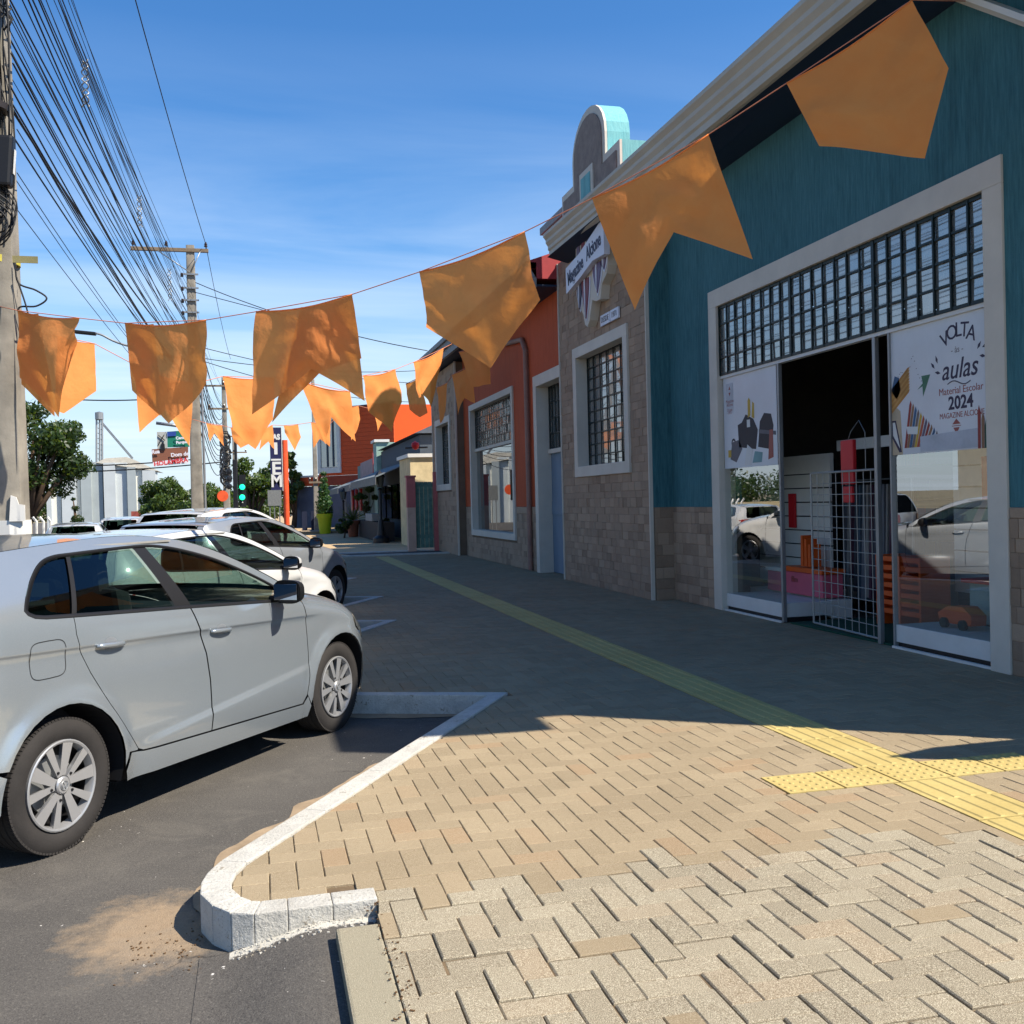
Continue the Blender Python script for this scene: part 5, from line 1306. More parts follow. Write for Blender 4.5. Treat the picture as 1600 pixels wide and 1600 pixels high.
mb.prismv([(PA.x + .10, PA.y - .25, 1.46), (PA.x + .245, PA.y - .25, 1.46), (PA.x + .245, PA.y - .25, 1.62), (PA.x + .19, PA.y - .25, 1.63), (PA.x + .17, PA.y - .25, 1.70), (PA.x + .12, PA.y - .25, 1.72)][::-1], (0, .03, 0))
mb.build('painted_foot', M_white, poleA)
def at(x, y, Y): return ony(x, y, Y)
# yellow strap with bracket, insulator stack, boxes, coils
mb = MB(); mb.lathe([(.205, 4.06), (.225, 4.06), (.225, 4.13), (.205, 4.13)], (PA.x, PA.y, 0), 20); mb.build('strap', mat('yellow_strap', rgb(176, 164, 60), .6), poleA)
mb = MB(); mb.box((PA.x + .18, PA.y - .16, 4.06), (PA.x + .42, PA.y - .15, 4.13)); mb.build('bracket', mat('zinc_bracket', rgb(150, 140, 96), .5, .4), poleA)
prf = []
z = 5.62
for k in range(16): prf += [(.125, z), (.14, z + .012), (.125, z + .026)]; z += .032
mb = MB(); mb.lathe([(.0, 5.52), (.20, 5.52), (.21, 5.58), (.13, 5.62)] + prf + [(.12, 6.16), (0, 6.16)], (PA.x + .02, PA.y - .30, 0), 20); mb.build('cable_joint', mat('ribbed_plastic', rgb(48, 42, 40), .5), poleA, smooth=True)
for (dx, dy, z, sx, sz) in ((.15, -.30, 5.02, .10, .25), (-.10, -.33, 4.95, .09, .3), (-.03, -.30, 4.35, .12, .18), (.05, -.3, 6.35, .12, .16)):
    mb = MB(); mb.obox((PA.x + dx, PA.y + dy, z), (sx, 0, 0), (0, .08, 0), (.02, 0, sz)); mb.build('junction_box', M_plastic, poleA, bevel=.03)
mb = MB(); mb.obox((PA.x + .262, PA.y - .30, 5.02), (.003, 0, 0), (0, .03, 0), (.01, 0, .12)); mb.build('box_label', M_white, poleA)
r = random.Random(21)
for k in range(9):
    rr = r.uniform(.12, .24); cz = r.uniform(4.35, 4.75); pts = [(PA.x + .06 + rr * cos(q), PA.y - .26 - .02 * k + .03 * sin(3 * q), cz + rr * 1.1 * sin(q)) for q in [2 * pi * i / 22 for i in range(23)]]
    tube_obj('cable_coil', pts, .008, M_cable, poleA, 5)
for k in range(26):
    x = PA.x + r.uniform(-.24, .24); y = PA.y - r.uniform(.22, .34); z0 = r.uniform(4.2, 5.6); z1 = z0 + r.uniform(.6, 2.2); s_ = r.uniform(-.14, .14)
    tube_obj('drop_cable', [(x + s_ * sin(pi * t / 8), y, z0 + (z1 - z0) * t / 8) for t in range(9)], r.uniform(.006, .012), M_cable, poleA, 5)
for k in range(8):
    x = PA.x + r.uniform(.05, .3); tube_obj('drop_cable', [(x + r.uniform(-.05, .08) * t, PA.y - .3, 6.3 + .1 * t + .05 * r.random()) for t in range(9)], .010, M_cable, poleA, 5)
pts = [(PA.x + .22, PA.y - .2, 4.05), (PA.x + .24, PA.y - .2, 3.85), (PA.x + .40, PA.y - .2, 3.78), (PA.x + .5, PA.y - .2, 3.70), (PA.x + .40, PA.y - .2, 3.62), (PA.x + .24, PA.y - .2, 3.60), (PA.x + .28, PA.y - .2, 3.45), (PA.x + .40, PA.y - .2, 3.32)]
tube_obj('loose_wire', catmull(pts, 6), .009, M_cable, poleA); tube_obj('loose_wire', catmull([(PA.x + .23, PA.y - .22, 3.9), (PA.x + .33, PA.y - .22, 3.5), (PA.x + .25, PA.y - .22, 3.35)], 6), .009, M_cable, poleA)
tube_obj('loose_wire', [(PA.x - .12, PA.y - .25, 4.1), (PA.x - .16, PA.y - .25, 3.3), (PA.x - .05, PA.y - .25, 3.28)], .009, M_cable, poleA)
def crossarm(P, z, x0, x1, root, ins):
    mb = MB(); mb.box((P.x + x0, P.y - .17, z - .06), (P.x + x1, P.y - .07, z + .06)); mb.build('crossarm', M_wood, root, bevel=.008)
    for x in ins:
        mb = MB(); mb.lathe([(.012, 0), (.012, .06), (.055, .07), (.06, .10), (.035, .12), (.05, .14), (.05, .17), (.028, .19), (.03, .22), (0, .23)], (P.x + x, P.y - .12, z + .06), 12); mb.build('insulator', M_insul, root, smooth=True)
    for s_ in (-1, 1): tube_obj('brace', [(P.x + (x0 if s_ < 0 else x1) * .55, P.y - .18, z - .05), (P.x, P.y - .16, z - .75)], .018, M_steel, root)
crossarm(PA, 10.55, -1.85, .6, poleA, (-1.75, -.72, .5))
poleB = empty('utility_pole', PB, 'second power pole with a long wooden crossarm, behind the orange flags', 'power pole')
polebody(PB, 10.2 - PB.z, .215, .135).build('shaft', M_concrete, poleB, smooth=True)
crossarm(PB, 10.02 - PB.z + PB.z, -1.84, .58, poleB, (-1.76, -.74, .5))
for z in (9.2, 8.75, 8.35, 7.95, 7.6, 7.0):
    mb = MB(); mb.box((PB.x - .24, PB.y - .2, z), (PB.x + .24, PB.y - .15, z + .05)); mb.build('bracket', M_steel, poleB)
    if z > 7.8: mb = MB(); mb.lathe([(.02, z - .06), (.05, z - .05), (.05, z + .05), (.02, z + .08)], (PB.x - .28, PB.y - .1, 0), 8); mb.build('insulator', M_insul, poleB)
mb = MB(); mb.tube([(PB.x + .26, PB.y - .1, PB.z), (PB.x + .24, PB.y - .1, 6.2)], .04, 8); mb.build('conduit', M_steel, poleB)
# the street lamp reaching left from the second pole
lampB = empty('street_lamp', (PB.x, PB.y - .2, 7), 'curved street lamp arm reaching left from the second power pole', 'street lamp')
a_ = at(195, 539, 34.8); b_ = at(128, 520, 34.8)
tube_obj('arm', catmull([(PB.x, PB.y - .2, a_.z - .5), tuple(a_), tuple(a_.lerp(b_, .6) + Vector((0, 0, .12))), tuple(b_)], 6), .035, M_steel, lampB)
mb = MB(); mb.obox(b_ + Vector((.1, 0, 0)), (.32, 0, -.03), (0, .12, 0), (0, 0, .05)); mb.build('lamp_head', M_plastic, lampB, bevel=.03)
def cable(a, b, sag, r, label, group, n=14):
    pts = [Vector(a).lerp(Vector(b), t / n) - Vector((0, 0, sag * 4 * (t / n) * (1 - t / n))) for t in range(n + 1)]
    return tag(MB().tube(pts, r, 5).build('overhead_cable', M_cable, smooth='all'), label, 'cable', group)
PZ = Vector((-3.0, -24, 0)); PC = Vector((-1.85, 60, -.3))
HVn = ('left', 'middle', 'right')
for k, dx in enumerate((-1.75, -.72, .5)):
    cable((PZ.x + dx, PZ.y, 10.85), (PA.x + dx, PA.y - .12, 10.80), .4, .010, 'thin bare power line on the %s insulators of the crossarms, near the camera' % HVn[k], 'high power lines')
    cable((PA.x + dx, PA.y - .12, 10.80), (PB.x + (-1.76, -.74, .5)[k], PB.y - .12, 10.25), .25, .011, 'thin bare power line running to the %s insulator of the far crossarm' % HVn[k], 'high power lines')
    cable((PB.x + (-1.76, -.74, .5)[k], PB.y - .12, 10.25), (PC.x + dx, PC.y, 10.0), .3, .011, 'thin bare power line beyond the second pole on its %s insulator' % HVn[k], 'high power lines')
ORD = 'lowest second third fourth fifth sixth seventh eighth ninth tenth eleventh twelfth thirteenth fourteenth fifteenth sixteenth seventeenth eighteenth nineteenth twentieth'.split()
ORD2 = ['highest'] + ORD[1:]
r = random.Random(4)
for k in range(40):
    t = k / 39; z1 = 5.0 + 3.6 * t ** .9 + r.uniform(-.04, .04); z2 = 5.0 + 3.9 * t ** .8 + r.uniform(-.2, .2)
    if k == 0: z1, z2 = 4.75, 4.6
    if k == 1: z1, z2 = 4.95, 5.1
    x1 = PA.x + .12 + r.uniform(-.12, .22); x2 = PB.x + r.uniform(-.35, .12); rad = r.choice((.005, .006, .006, .008, .010, .015)) if 2 < k < 26 else .005
    thick = 'thick' if rad > .009 else 'thin'
    lb = ('%s black cable, %s from the bottom where the bundle leaves the near pole' % (thick, ORD[k])) if k < 20 else ('%s black cable, %s from the top where the bundle leaves the near pole' % (thick, ORD2[39 - k]))
    sg = r.uniform(.15, .4)
    cable((x1, PA.y - .2, z1), (x2, PB.y - .2, z2), sg, rad, lb, 'cables between the first two poles')
    if k % 4 == 0: cable((x2, PB.y - .2, z2), (PC.x + r.uniform(-.2, .2), PC.y, z2 - .3), .4, rad * 1.1, 'overhead cable between the second and third poles, %s of its run counted from the bottom' % ORD[k // 4], 'cables beyond the second pole')
# cable crossing to the right
cable((PB.x, PB.y, 9.05), tuple(at(668, 548, 32)), .25, .014, 'single service cable from the second pole across to the orange shop roof', None)
cable((PB.x, PB.y, 8.7), tuple(at(420, 487, 33)), .0, .012, 'short cable stub leaving the right side of the second pole', None)
for k, (p, q) in enumerate((((320, 544), (700, 600)), ((320, 565), (640, 628)), ((318, 560), (700, 575)))):
    cable(tuple(at(p[0], p[1], 58)), tuple(at(q[0], q[1], 75)), .5, .022, ('faint distant cable crossing the sky just left of the bright pointed flag', 'faint distant cable passing behind the flags to the far eaves corner', 'topmost faint cable crossing the sky towards the orange shop')[k], 'distant cables')
for k, (p, q) in enumerate((((0, 725), (300, 718)), ((0, 738), (345, 722)), ((120, 620), (300, 618)))):
    cable(tuple(at(p[0] - 60, p[1], 52)), tuple(at(q[0], q[1], 50)), .2, .03, ('upper low cable crossing the road across the warehouse roof line', 'lower low cable crossing the road in front of the warehouse panels', 'cable crossing the road high up between the leftmost flags and the second pole')[k], 'low road cables')
# twisted spacers hanging on the wires
for k, (x, y, Y, h) in enumerate(((133, 130, 17, .75), (218, 330, 25, .75), (265, 445, 33, 1.0))):
    p = at(x, y, Y); t = empty('cable_spacer', p, ('spiral cable spacer hanging high up near the first pole', 'spiral cable spacer half way along the wires', 'spiral cable spacer close to the second pole crossarm')[k], 'cable spacer', 'cable spacers')
    for s_ in (0, pi):
        tube_obj('spiral', [(p.x + .05 * cos(q + s_), p.y + .02 * sin(q), p.z + h / 2 - h * i / 30) for i, q in enumerate([i * .75 for i in range(31)])], .012, M_steel, t, 5)
def simple_pole(P, h, r0, label, arms=(), r1=.11, m=None, name='utility_pole', cat='power pole'):
    t = empty(name, P, label, cat); polebody(P, h, r0, r1).build('shaft', m or M_concrete, t, smooth=True)
    for z, w in arms:
        mb = MB(); mb.box((P[0] - w, P[1] - .2, P[2] + z), (P[0] + w, P[1] - .1, P[2] + z + .1)); mb.build('crossarm', M_wood, t)
        for s_ in (-.9, 0, .9): mb = MB(); mb.lathe([(.03, 0), (.06, .02), (.06, .14), (.03, .2)], (P[0] + w * s_, P[1] - .15, P[2] + z + .11), 8); mb.build('insulator', M_insul, t)
    return t
p3 = at(349, 590, 60); tC = simple_pole((p3.x, 60, -.3), p3.z + .3, .22, 'third power pole wrapped in dark cable coils, seen between the flags', ((8.7, 1.1), (7.4, .9)))
r = random.Random(8)
for k in range(16): z = r.uniform(2.9, 5.6); tube_obj('cable_coil', [(p3.x + .08 * r.uniform(-1, 1) + .26 * cos(q), 59.7, z + .4 * sin(q)) for q in [i * .6 for i in range(11)]], .04, M_cable, tC, 5)
for k in range(12):
    z = 7.5 + r.uniform(-1.5, 1.2); cable((PB.x + .1, PB.y, 7.6 - .3 * k + r.uniform(0, .3)), (p3.x, 59.8, 7.2 - .25 * k), r.uniform(.4, 1.6), .016, 'loosely hanging cable from the second to the third pole, %s from the top' % ORD2[k], 'slack cables to the third pole', 12)
p4 = at(490, 640, 55); simple_pole((p4.x, 55, .1), p4.z + 1.5, .15, 'slim pale pole with a pair of floodlights beside the cypress pot', ((2.6, .35),), .09)
p5 = at(372, 640, 85); simple_pole((p5.x - .4, 85, -.3), 9, .2, 'distant power pole with stacked insulators above the traffic light', ((7.5, 1.2), (6.2, 1.0)))

# ================================================================== BUNTING
def mk_flag():
    t = NT('orange_cloth'); p = t.pos(); u = t.obj()
    a = t.noise(3.2, 5, .62, p, .6); b = t.noise(14, 4, .6, p, .3); w = t.noise(420, 2, .5, p)
    col = t.mix(t.ramp(a, .3, .7), rgb(252, 156, 88), rgb(255, 168, 98)); col = t.mix(t.math('MULTIPLY', b, .25), col, rgb(240, 140, 76))
    wr = t.noise(5.5, 3, .5, p, 1.6); rid = t.math('ABSOLUTE', t.math('SUBTRACT', wr, .5))
    h = t.math('ADD', t.math('ADD', t.math('MULTIPLY', a, .9), t.math('MULTIPLY', b, .3)), t.math('MULTIPLY', rid, -.35))
    nr = t.bump(h, .22, .05)
    d = t.n('ShaderNodeBsdfDiffuse'); t.l(col, d.inputs[0]); t.l(nr, d.inputs['Normal'])
    tr = t.n('ShaderNodeBsdfTranslucent'); t.l(t.mix(.6, col, rgb(255, 168, 56)), tr.inputs[0]); t.l(nr, tr.inputs['Normal'])
    m_ = t.n('ShaderNodeMixShader'); m_.inputs[0].default_value = .36; t.l(d.outputs[0], m_.inputs[1]); t.l(tr.outputs[0], m_.inputs[2])
    tp_ = t.n('ShaderNodeBsdfTransparent'); tp_.inputs[0].default_value = (1, .55, .2, 1)
    m2 = t.n('ShaderNodeMixShader'); m2.inputs[0].default_value = .06; t.l(m_.outputs[0], m2.inputs[1]); t.l(tp_.outputs[0], m2.inputs[2])
    return t.done(m2)
M_flag = mk_flag(); M_string = mat('orange_twine', rgb(206, 130, 100), .8, var=.2)
def flag(label, TL, TR, BL, MID, BR, d0, d1, group, seed, nu=26, nv=22, amp=.05, name='bunting_flag', parent=None, bulge=0., lean=0.):
    A, B = atd(*TL, d0), atd(*TR, d1); ext = (B - A)
    def dep(x): return d0 + (d1 - d0) * (x - TL[0]) / (TR[0] - TL[0]) if TR[0] != TL[0] else d0
    n = ext.cross(Vector((0, 0, 1))).normalized(); dm = (d0 + d1) / 2
    def plane(px, py):   # keep hem points near the plane of the cloth
        return atd(px, py, max(min(dep(px), max(d0, d1) + .1), min(d0, d1) - .1))
    C, D, E_ = plane(*BL), plane(*MID), plane(*BR)
    mb = MB(); S = Vector((seed * 3.1, seed * 1.7, seed))
    W_ = ext.length
    for j in range(nv + 1):
        v = j / nv
        for i in range(nu + 1):
            u = i / nu; top = A.lerp(B, u) - Vector((0, 0, .04 * W_ * sin(pi * u))) * (1 - v); bot = C.lerp(D, u * 2) if u < .5 else D.lerp(E_, u * 2 - 1)
            p = top.lerp(bot, v)
            q = Vector((u * 1.6, v * 1.3, 0)) + S
            w = noise.noise(q * 1.5) * 1.6 + .34 * noise.noise(q * 3.7) + .07 * noise.noise(q * 8)
            fold = sin((u * 2.3 + .6 * noise.noise(S + Vector((v, 0, 0)))) * pi * 1.4 + seed) * .35
            env = min(1, v * 2.5) ** .8
            p = p + n * (amp * W_ * (w + fold) * env + bulge * sin(pi * u) * sin(pi * min(1, v)) * W_ + lean * v * W_)
            mb.v.append(tuple(p))
    for j in range(nv):
        for i in range(nu): mb.f.append([j * (nu + 1) + i, (j + 1) * (nu + 1) + i, (j + 1) * (nu + 1) + i + 1, j * (nu + 1) + i + 1]); mb.mi.append(0)
    # rolled hem along the string
    o = mb.build(name, M_flag, parent, smooth='all')
    if parent is None:
        tag(o, label, 'flag', group)
        hb = MB().tube([A.lerp(B, k / 8) - Vector((0, 0, .04 * W_ * sin(pi * k / 8))) for k in range(9)], .006 * W_, 6).build('hem', M_flag, o, smooth='all')
    return o, A, B
def dl(x):  # depth along the first string by pixel column: straight line between the pole and the shop corner
    a, b = Vector((-.489 * 10, 10.0)), Vector((.396 * 6.85, 6.85)); k = (x - 800) / FPX
    # point a + t(b-a) with X = k*Z
    t = (k * a.y - a.x) / ((b.x - a.x) - k * (b.y - a.y)); return a.y + t * (b.y - a.y)
G1 = 'big orange flags on the nearest string'
F1 = [('leftmost big orange flag beside the near pole, folded to a dark point', (27, 485), (124, 497), (34, 590), (88, 652), (114, 545), 1),
      ('big orange pointed flag, second from the near pole, dark brown in the middle', (195, 505), (322, 500), (212, 612), (268, 662), (322, 600), 2),
      ('big orange swallow-tailed flag hanging over the orange building', (400, 487), (550, 460), (396, 648), (488, 577), (572, 627), 3),
      ('big bright orange pointed flag in the middle of the string', (655, 425), (820, 362), (668, 512), (767, 575), (843, 468), 4),
      ('big crumpled swallow-tailed flag in front of the shield sign', (925, 310), (1107, 210), (990, 483), (1052, 362), (1176, 405), 5),
      ('largest orange flag at upper right, blown sideways in front of the teal wall', (1229, 130), (1425, 0), (1280, 228), (1445, 247), (1482, 108), 6)]
ends = []
for lb, TL, TR, BL, MD, BR, sd in F1:
    o, A, B = flag(lb, TL, TR, BL, MD, BR, dl(TL[0]), dl(TR[0]), G1, sd, 48, 40, .042, bulge=(.0 if sd != 1 else .05)); ends.append((A, B))
# second layer of the folded flags
def layer(o, pts, d0, d1, seed, off):
    TL, TR, BL, MD, BR = pts; q, _, _ = flag('', TL, TR, BL, MD, BR, d0, d1, None, seed, 20, 18, .03, name='folded_layer', parent=o); return q
f1 = [o for o in bpy.data.objects if o.get('label', '').startswith('leftmost big orange')][0]; layer(f1, ((28, 487), (60, 490), (32, 600), (86, 651), (80, 600)), dl(27) + .12, dl(60) + .14, 11, .05)
f2 = [o for o in bpy.data.objects if o.get('label', '').startswith('big orange pointed flag, second')][0]; layer(f2, ((195, 506), (240, 506), (207, 610), (250, 650), (250, 600)), dl(195) + .12, dl(240) + .14, 12, .05)
f3 = [o for o in bpy.data.objects if o.get('label', '').startswith('big orange swallow-tailed')][0]; layer(f3, ((470, 480), (550, 462), (425, 660), (500, 580), (565, 560)), dl(470) + .15, dl(550) + .16, 13, .05)
def string(pts, label, r=.006, group='bunting strings'):
    return tag(MB().tube(pts, r, 6).build('bunting_string', M_string, smooth='all'), label, 'string', group)
sp = [atd(0, 479, 10.1)]
for A, B in ends: sp += [A, B]
sp.append(Vector((FX + .1, sp[-1].y + .12, sp[-1].z + .1)))
string(sp, 'orange string from the near pole up to the shop eaves carrying the big flags', .0042)
# second string
G2 = 'bright yellow-orange flags on the second string'
F2 = [('bright orange flag partly hidden behind the leftmost big flag', (90, 525), (148, 537), (84, 640), (100, 646), (150, 611), 12.2, 12.6),
      ('bright swallow-tailed flag behind the second big flag', (210, 570), (303, 600), (218, 676), (258, 640), (296, 697), 13, 13.5),
      ('bright yellow-orange pointed flag under the swallow-tailed big flag', (348, 588), (428, 590), (362, 672), (398, 702), (427, 655), 14.2, 14.8),
      ('bright yellow-orange swallow-tailed flag in front of the orange building', (468, 595), (547, 612), (510, 694), (516, 652), (555, 690), 15.6, 16.3),
      ('bright yellow-orange pointed flag left of the far shop corner', (567, 587), (618, 577), (577, 642), (612, 675), (628, 628), 17, 17.8),
      ('bright yellow-orange flag hanging at the far eaves corner', (646, 566), (693, 544), (654, 622), (659, 615), (676, 636), 19, 20)]
ends = []
for k, (lb, TL, TR, BL, MD, BR, a, b) in enumerate(F2):
    o, A, B = flag(lb, TL, TR, BL, MD, BR, a, b, G2, 20 + k, 18, 14, .04); ends.append((A, B))
sp = [atd(-20, 512, 11.5)]
for A, B in ends: sp += [A, B]
sp.append(Vector((4.7, 22.5, 5.3)))
string(sp, 'orange string behind the first one carrying the bright flags', .005)
G3 = 'small distant orange flags'
F3 = [('small swallow-tailed flag just right of the second pole', (322, 661), (347, 665), (328, 690), (335, 677), (350, 697)), ('small pointed flag beside the third pole', (360, 668), (402, 672), (366, 690), (376, 700), (396, 690)),
      ('small swallow-tailed flag in front of the navy sign', (411, 670), (426, 664), (405, 704), (418, 690), (429, 702)), ('small pointed flag right of the navy sign', (443, 665), (466, 663), (447, 679), (461, 704), (470, 683)),
      ('small swallow-tailed flag at the slim pale pole', (486, 660), (516, 662), (490, 700), (500, 686), (516, 698)), ('small flag in front of the dark orange facade', (540, 638), (560, 634), (549, 688), (556, 676), (563, 655)),
      ('small dark flag peeping out under the bright pointed flag', (584, 640), (600, 650), (588, 660), (590, 674), (597, 662))]
ends = []
for k, (lb, TL, TR, BL, MD, BR) in enumerate(F3):
    d = 29 + k * .6; o, A, B = flag(lb, TL, TR, BL, MD, BR, d, d + .4, G3, 40 + k, 8, 8, .05); ends.append((A, B))
sp = [atd(300, 655, 28.6)]
for A, B in ends: sp += [A, B]
string(sp, 'thin string carrying the small distant flags', .008)
G4 = 'flags hanging in the shade of the eaves'
F4 = [('brown shaded ragged flag at the far left end of the eaves', (634, 600), (655, 590), (640, 640), (656, 652), (668, 645)), ('shaded flag against the far stone bay window', (682, 606), (699, 598), (684, 640), (690, 662), (698, 642)),
      ('shaded swallow-tailed flag left of the orange shop window', (706, 586), (738, 570), (716, 650), (724, 622), (742, 630)), ('torn shaded flag hanging below the middle big flag', (717, 550), (762, 540), (738, 605), (750, 604), (766, 600))]
ends = []
for k, (lb, TL, TR, BL, MD, BR) in enumerate(F4):
    d = 24.5 - k * 1.2; o, A, B = flag(lb, TL, TR, BL, MD, BR, d, d - .4, G4, 60 + k, 12, 10, .07); ends.append((A, B))
sp = []
for A, B in ends: sp += [A, B]
string(sp, 'string under the eaves of the orange shop carrying the shaded flags', .008)

# ================================================================== VEGETATION
def mk_leaf(name, a, b, c):
    t = NT(name); p = t.pos(); n = t.noise(1.1, 3, .6, p); f = t.noise(9, 2, .6, p)
    col = t.mix(t.ramp(n, .35, .68), a, b); col = t.mix(t.ramp(f, .5, .75), col, c)
    d = t.n('ShaderNodeBsdfDiffuse'); t.l(col, d.inputs[0]); tr = t.n('ShaderNodeBsdfTranslucent'); t.l(t.mix(.5, col, rgb(150, 170, 50)), tr.inputs[0])
    g = t.n('ShaderNodeBsdfGlossy'); g.inputs['Roughness'].default_value = .45; g.inputs[0].default_value = (.5, .5, .5, 1)
    m_ = t.n('ShaderNodeMixShader'); m_.inputs[0].default_value = .36; t.l(d.outputs[0], m_.inputs[1]); t.l(tr.outputs[0], m_.inputs[2])
    m2 = t.n('ShaderNodeMixShader'); m2.inputs[0].default_value = .06; t.l(m_.outputs[0], m2.inputs[1]); t.l(g.outputs[0], m2.inputs[2]); return t.done(m2)
L_dark = mk_leaf('leaf_dark', rgb(26, 44, 22), rgb(44, 68, 30), rgb(72, 96, 42))
L_mid = mk_leaf('leaf_mid', rgb(44, 66, 28), rgb(70, 94, 38), rgb(108, 126, 56))
L_cyp = mk_leaf('leaf_cypress', rgb(30, 62, 32), rgb(46, 90, 40), rgb(70, 116, 52))
M_bark = mat('bark', rgb(92, 74, 58), .95, var=.4, vs=6, bs=40, bst=.6)
def leaves(blobs, n, size, rnd, flat=.75):
    mb = MB(); tot = sum(b[3] ** 2 for b in blobs)
    for (x, y, z, rr) in blobs:
        k = int(n * rr ** 2 / tot)
        for i in range(k):
            d = Vector((rnd.gauss(0, 1), rnd.gauss(0, 1), rnd.gauss(0, 1))).normalized(); rad = rr * (rnd.random() ** .35) * (1 + .25 * noise.noise(d * 2.3 + Vector((x, y, z))))
            c = Vector((x, y, z)) + Vector((d.x * rad, d.y * rad, d.z * rad * flat)); nn = (d + Vector((rnd.gauss(0, .6), rnd.gauss(0, .6), rnd.gauss(0, .6)))).normalized()
            a = nn.orthogonal().normalized(); q = rnd.uniform(0, 6.28); b = nn.cross(a); u = (a * cos(q) + b * sin(q)); v = nn.cross(u); s = size * rnd.uniform(.6, 1.3)
            mb.v += [tuple(c - u * s), tuple(c - v * s * .45), tuple(c + u * s), tuple(c + v * s * .45)]; o = len(mb.v) - 4; mb.f.append([o, o + 1, o + 2, o + 3]); mb.mi.append(0)
    return mb
def tree(name, label, base, h, blobs, n, size, m, seed, group=None, tr=.2, cat='tree'):
    t = empty(name, base, label, cat, group); rnd = random.Random(seed); B = Vector(base)
    cz = min(b[2] for b in blobs)
    top = Vector(blobs[0][:3]); mb = MB(); mb.tube([B, B.lerp(top, .4) + Vector((rnd.uniform(-.1, .1), 0, 0)), B.lerp(top, .8)], [tr, tr * .75, tr * .4], 9)
    for b in blobs[1:]: mb.tube([B.lerp(top, .42), Vector(b[:3]).lerp(B.lerp(top, .5), .4), Vector(b[:3])], [tr * .5, tr * .3, tr * .1], 6)
    mb.build('trunk', M_bark, t, smooth='all'); leaves(blobs, n, size, rnd).build('crown', m, t); return t
def blobcloud(c, rx, rz, k, rnd, rr=(.3, .5)):
    out = []
    for i in range(k):
        a = rnd.uniform(0, 6.28); q = sqrt(rnd.random()); out.append((c[0] + cos(a) * q * rx, c[1] + sin(a) * q * rx * .8, c[2] + rnd.uniform(-1, 1) * rz * sqrt(max(0, 1 - q * q * .8)), rx * rnd.uniform(*rr)))
    return out
rv = random.Random(77)
c = at(62, 705, 45); tree('broadleaf_tree', 'large dark broadleaf tree behind the near pole at the left', (c.x - .5, 45, -.5), 7, blobcloud((c.x - .7, 45, c.z), 1.95, 2.0, 26, rv, (.30, .48)), 11000, .12, L_dark, 1, tr=.25)
c = at(255, 778, 55); tree('round_tree', 'round bushy tree left of the second power pole', (c.x, 55, -.5), 4, blobcloud((c.x, 55, c.z - .2), 1.25, 1.2, 14, rv, (.38, .55)), 6000, .11, L_mid, 2)
c = at(320, 778, 90); tree('hedge_tree', 'low green trees right behind the second power pole', (c.x, 90, -.6), 4, blobcloud((c.x, 90, c.z - .4), 2.6, 1.4, 10, rv), 4200, .2, L_mid, 3)
c = at(405, 765, 62); tree('street_tree', 'mid green tree behind the navy sign, left half', (c.x, 62, -.3), 5, blobcloud((c.x, 62, c.z), 1.35, 2.2, 20, rv, (.32, .5)), 5500, .13, L_mid, 4)
c = at(456, 760, 66); tree('street_tree', 'sparse green tree showing right of the orange sign pole', (c.x, 66, -.3), 5, blobcloud((c.x, 66, c.z), .85, 2.3, 14, rv, (.34, .55)), 3000, .13, L_mid, 5)
c = at(52, 808, 40); tree('shrub', 'low green shrub behind the white fence posts', (c.x, 40, -.5), 2, blobcloud((c.x, 40, .35), .8, .35, 8, rv), 2500, .07, L_mid, 6, cat='shrub')
c = at(122, 800, 42); tree('pointed_conifer', 'small twisted pointed conifer in front of the pale silo building', (c.x, 42, -.5), 2.4, [(c.x, 42, .2, .55), (c.x + .02, 42, .75, .4), (c.x - .03, 42, 1.2, .25), (c.x - .1, 42, 1.65, .14), (c.x - .16, 42, 2.0, .08), (c.x + .35, 42, .6, .2)], 3500, .06, L_dark, 7)
for k, (x, Y, rx) in enumerate(((-75, 190, 9), (-55, 200, 8), (10, 260, 14), (-22, 210, 7), (30, 240, 12), (60, 230, 12), (-100, 220, 12), (-40, 240, 10), (-10, 280, 12))):
    tree('distant_tree', 'dark tree on the far horizon, %s from the left' % ORD2[1:][[0, 7, 5, 3, 6, 8, 1, 2, 4][k]] if k else 'dark tree on the far horizon behind the warehouse, broad and low', (x, Y, -.6), 6, blobcloud((x, Y, 2.6), rx, 2.0, 12, rv), 2600, .55, L_dark, 30 + k, 'distant trees on the horizon')
# cypress in the lime pot
def pot(name, label, X, Y, h, r0, r1, m, z=.13):
    mb = MB(); mb.lathe([(0, 0), (r0, 0), (r1 * .97, h * .78), (r1 * 1.08, h * .78), (r1 * 1.12, h), (r1 * .98, h), (r1 * .95, h * .9), (0, h * .9)], (X, Y, z), 20); return tag(mb.build(name, m, smooth=True), label, 'planter')
M_lime = mat('lime_pot', rgb(170, 186, 24), .5, var=.08)
c = at(508, 832, 50); pot('lime_planter', 'lime yellow plant pot holding the tall cypress', c.x, 50, .98, .26, .36, M_lime)
tree('potted_cypress', 'tall narrow cypress growing in the lime yellow pot', (c.x, 50, 1.0), 2, [(c.x, 50, 1.25 + k * .3, .42 - .045 * k * (k > 1)) for k in range(7)], 4200, .055, L_cyp, 9, tr=.05)
c = at(431, 828, 49); pot('small_lime_planter', 'small lime pot half hidden behind the far car bonnet', c.x, 49, .6, .2, .28, M_lime)
c = at(552, 838, 44); pot('terracotta_planter', 'terracotta pot with a spiky grey-green plant', c.x, 44, .7, .2, .26, mat('terracotta', rgb(140, 82, 58), .8))
t = empty('spiky_plant', (c.x, 44, .8), 'spiky grey-green plant in the terracotta pot', 'plant'); r = random.Random(2)
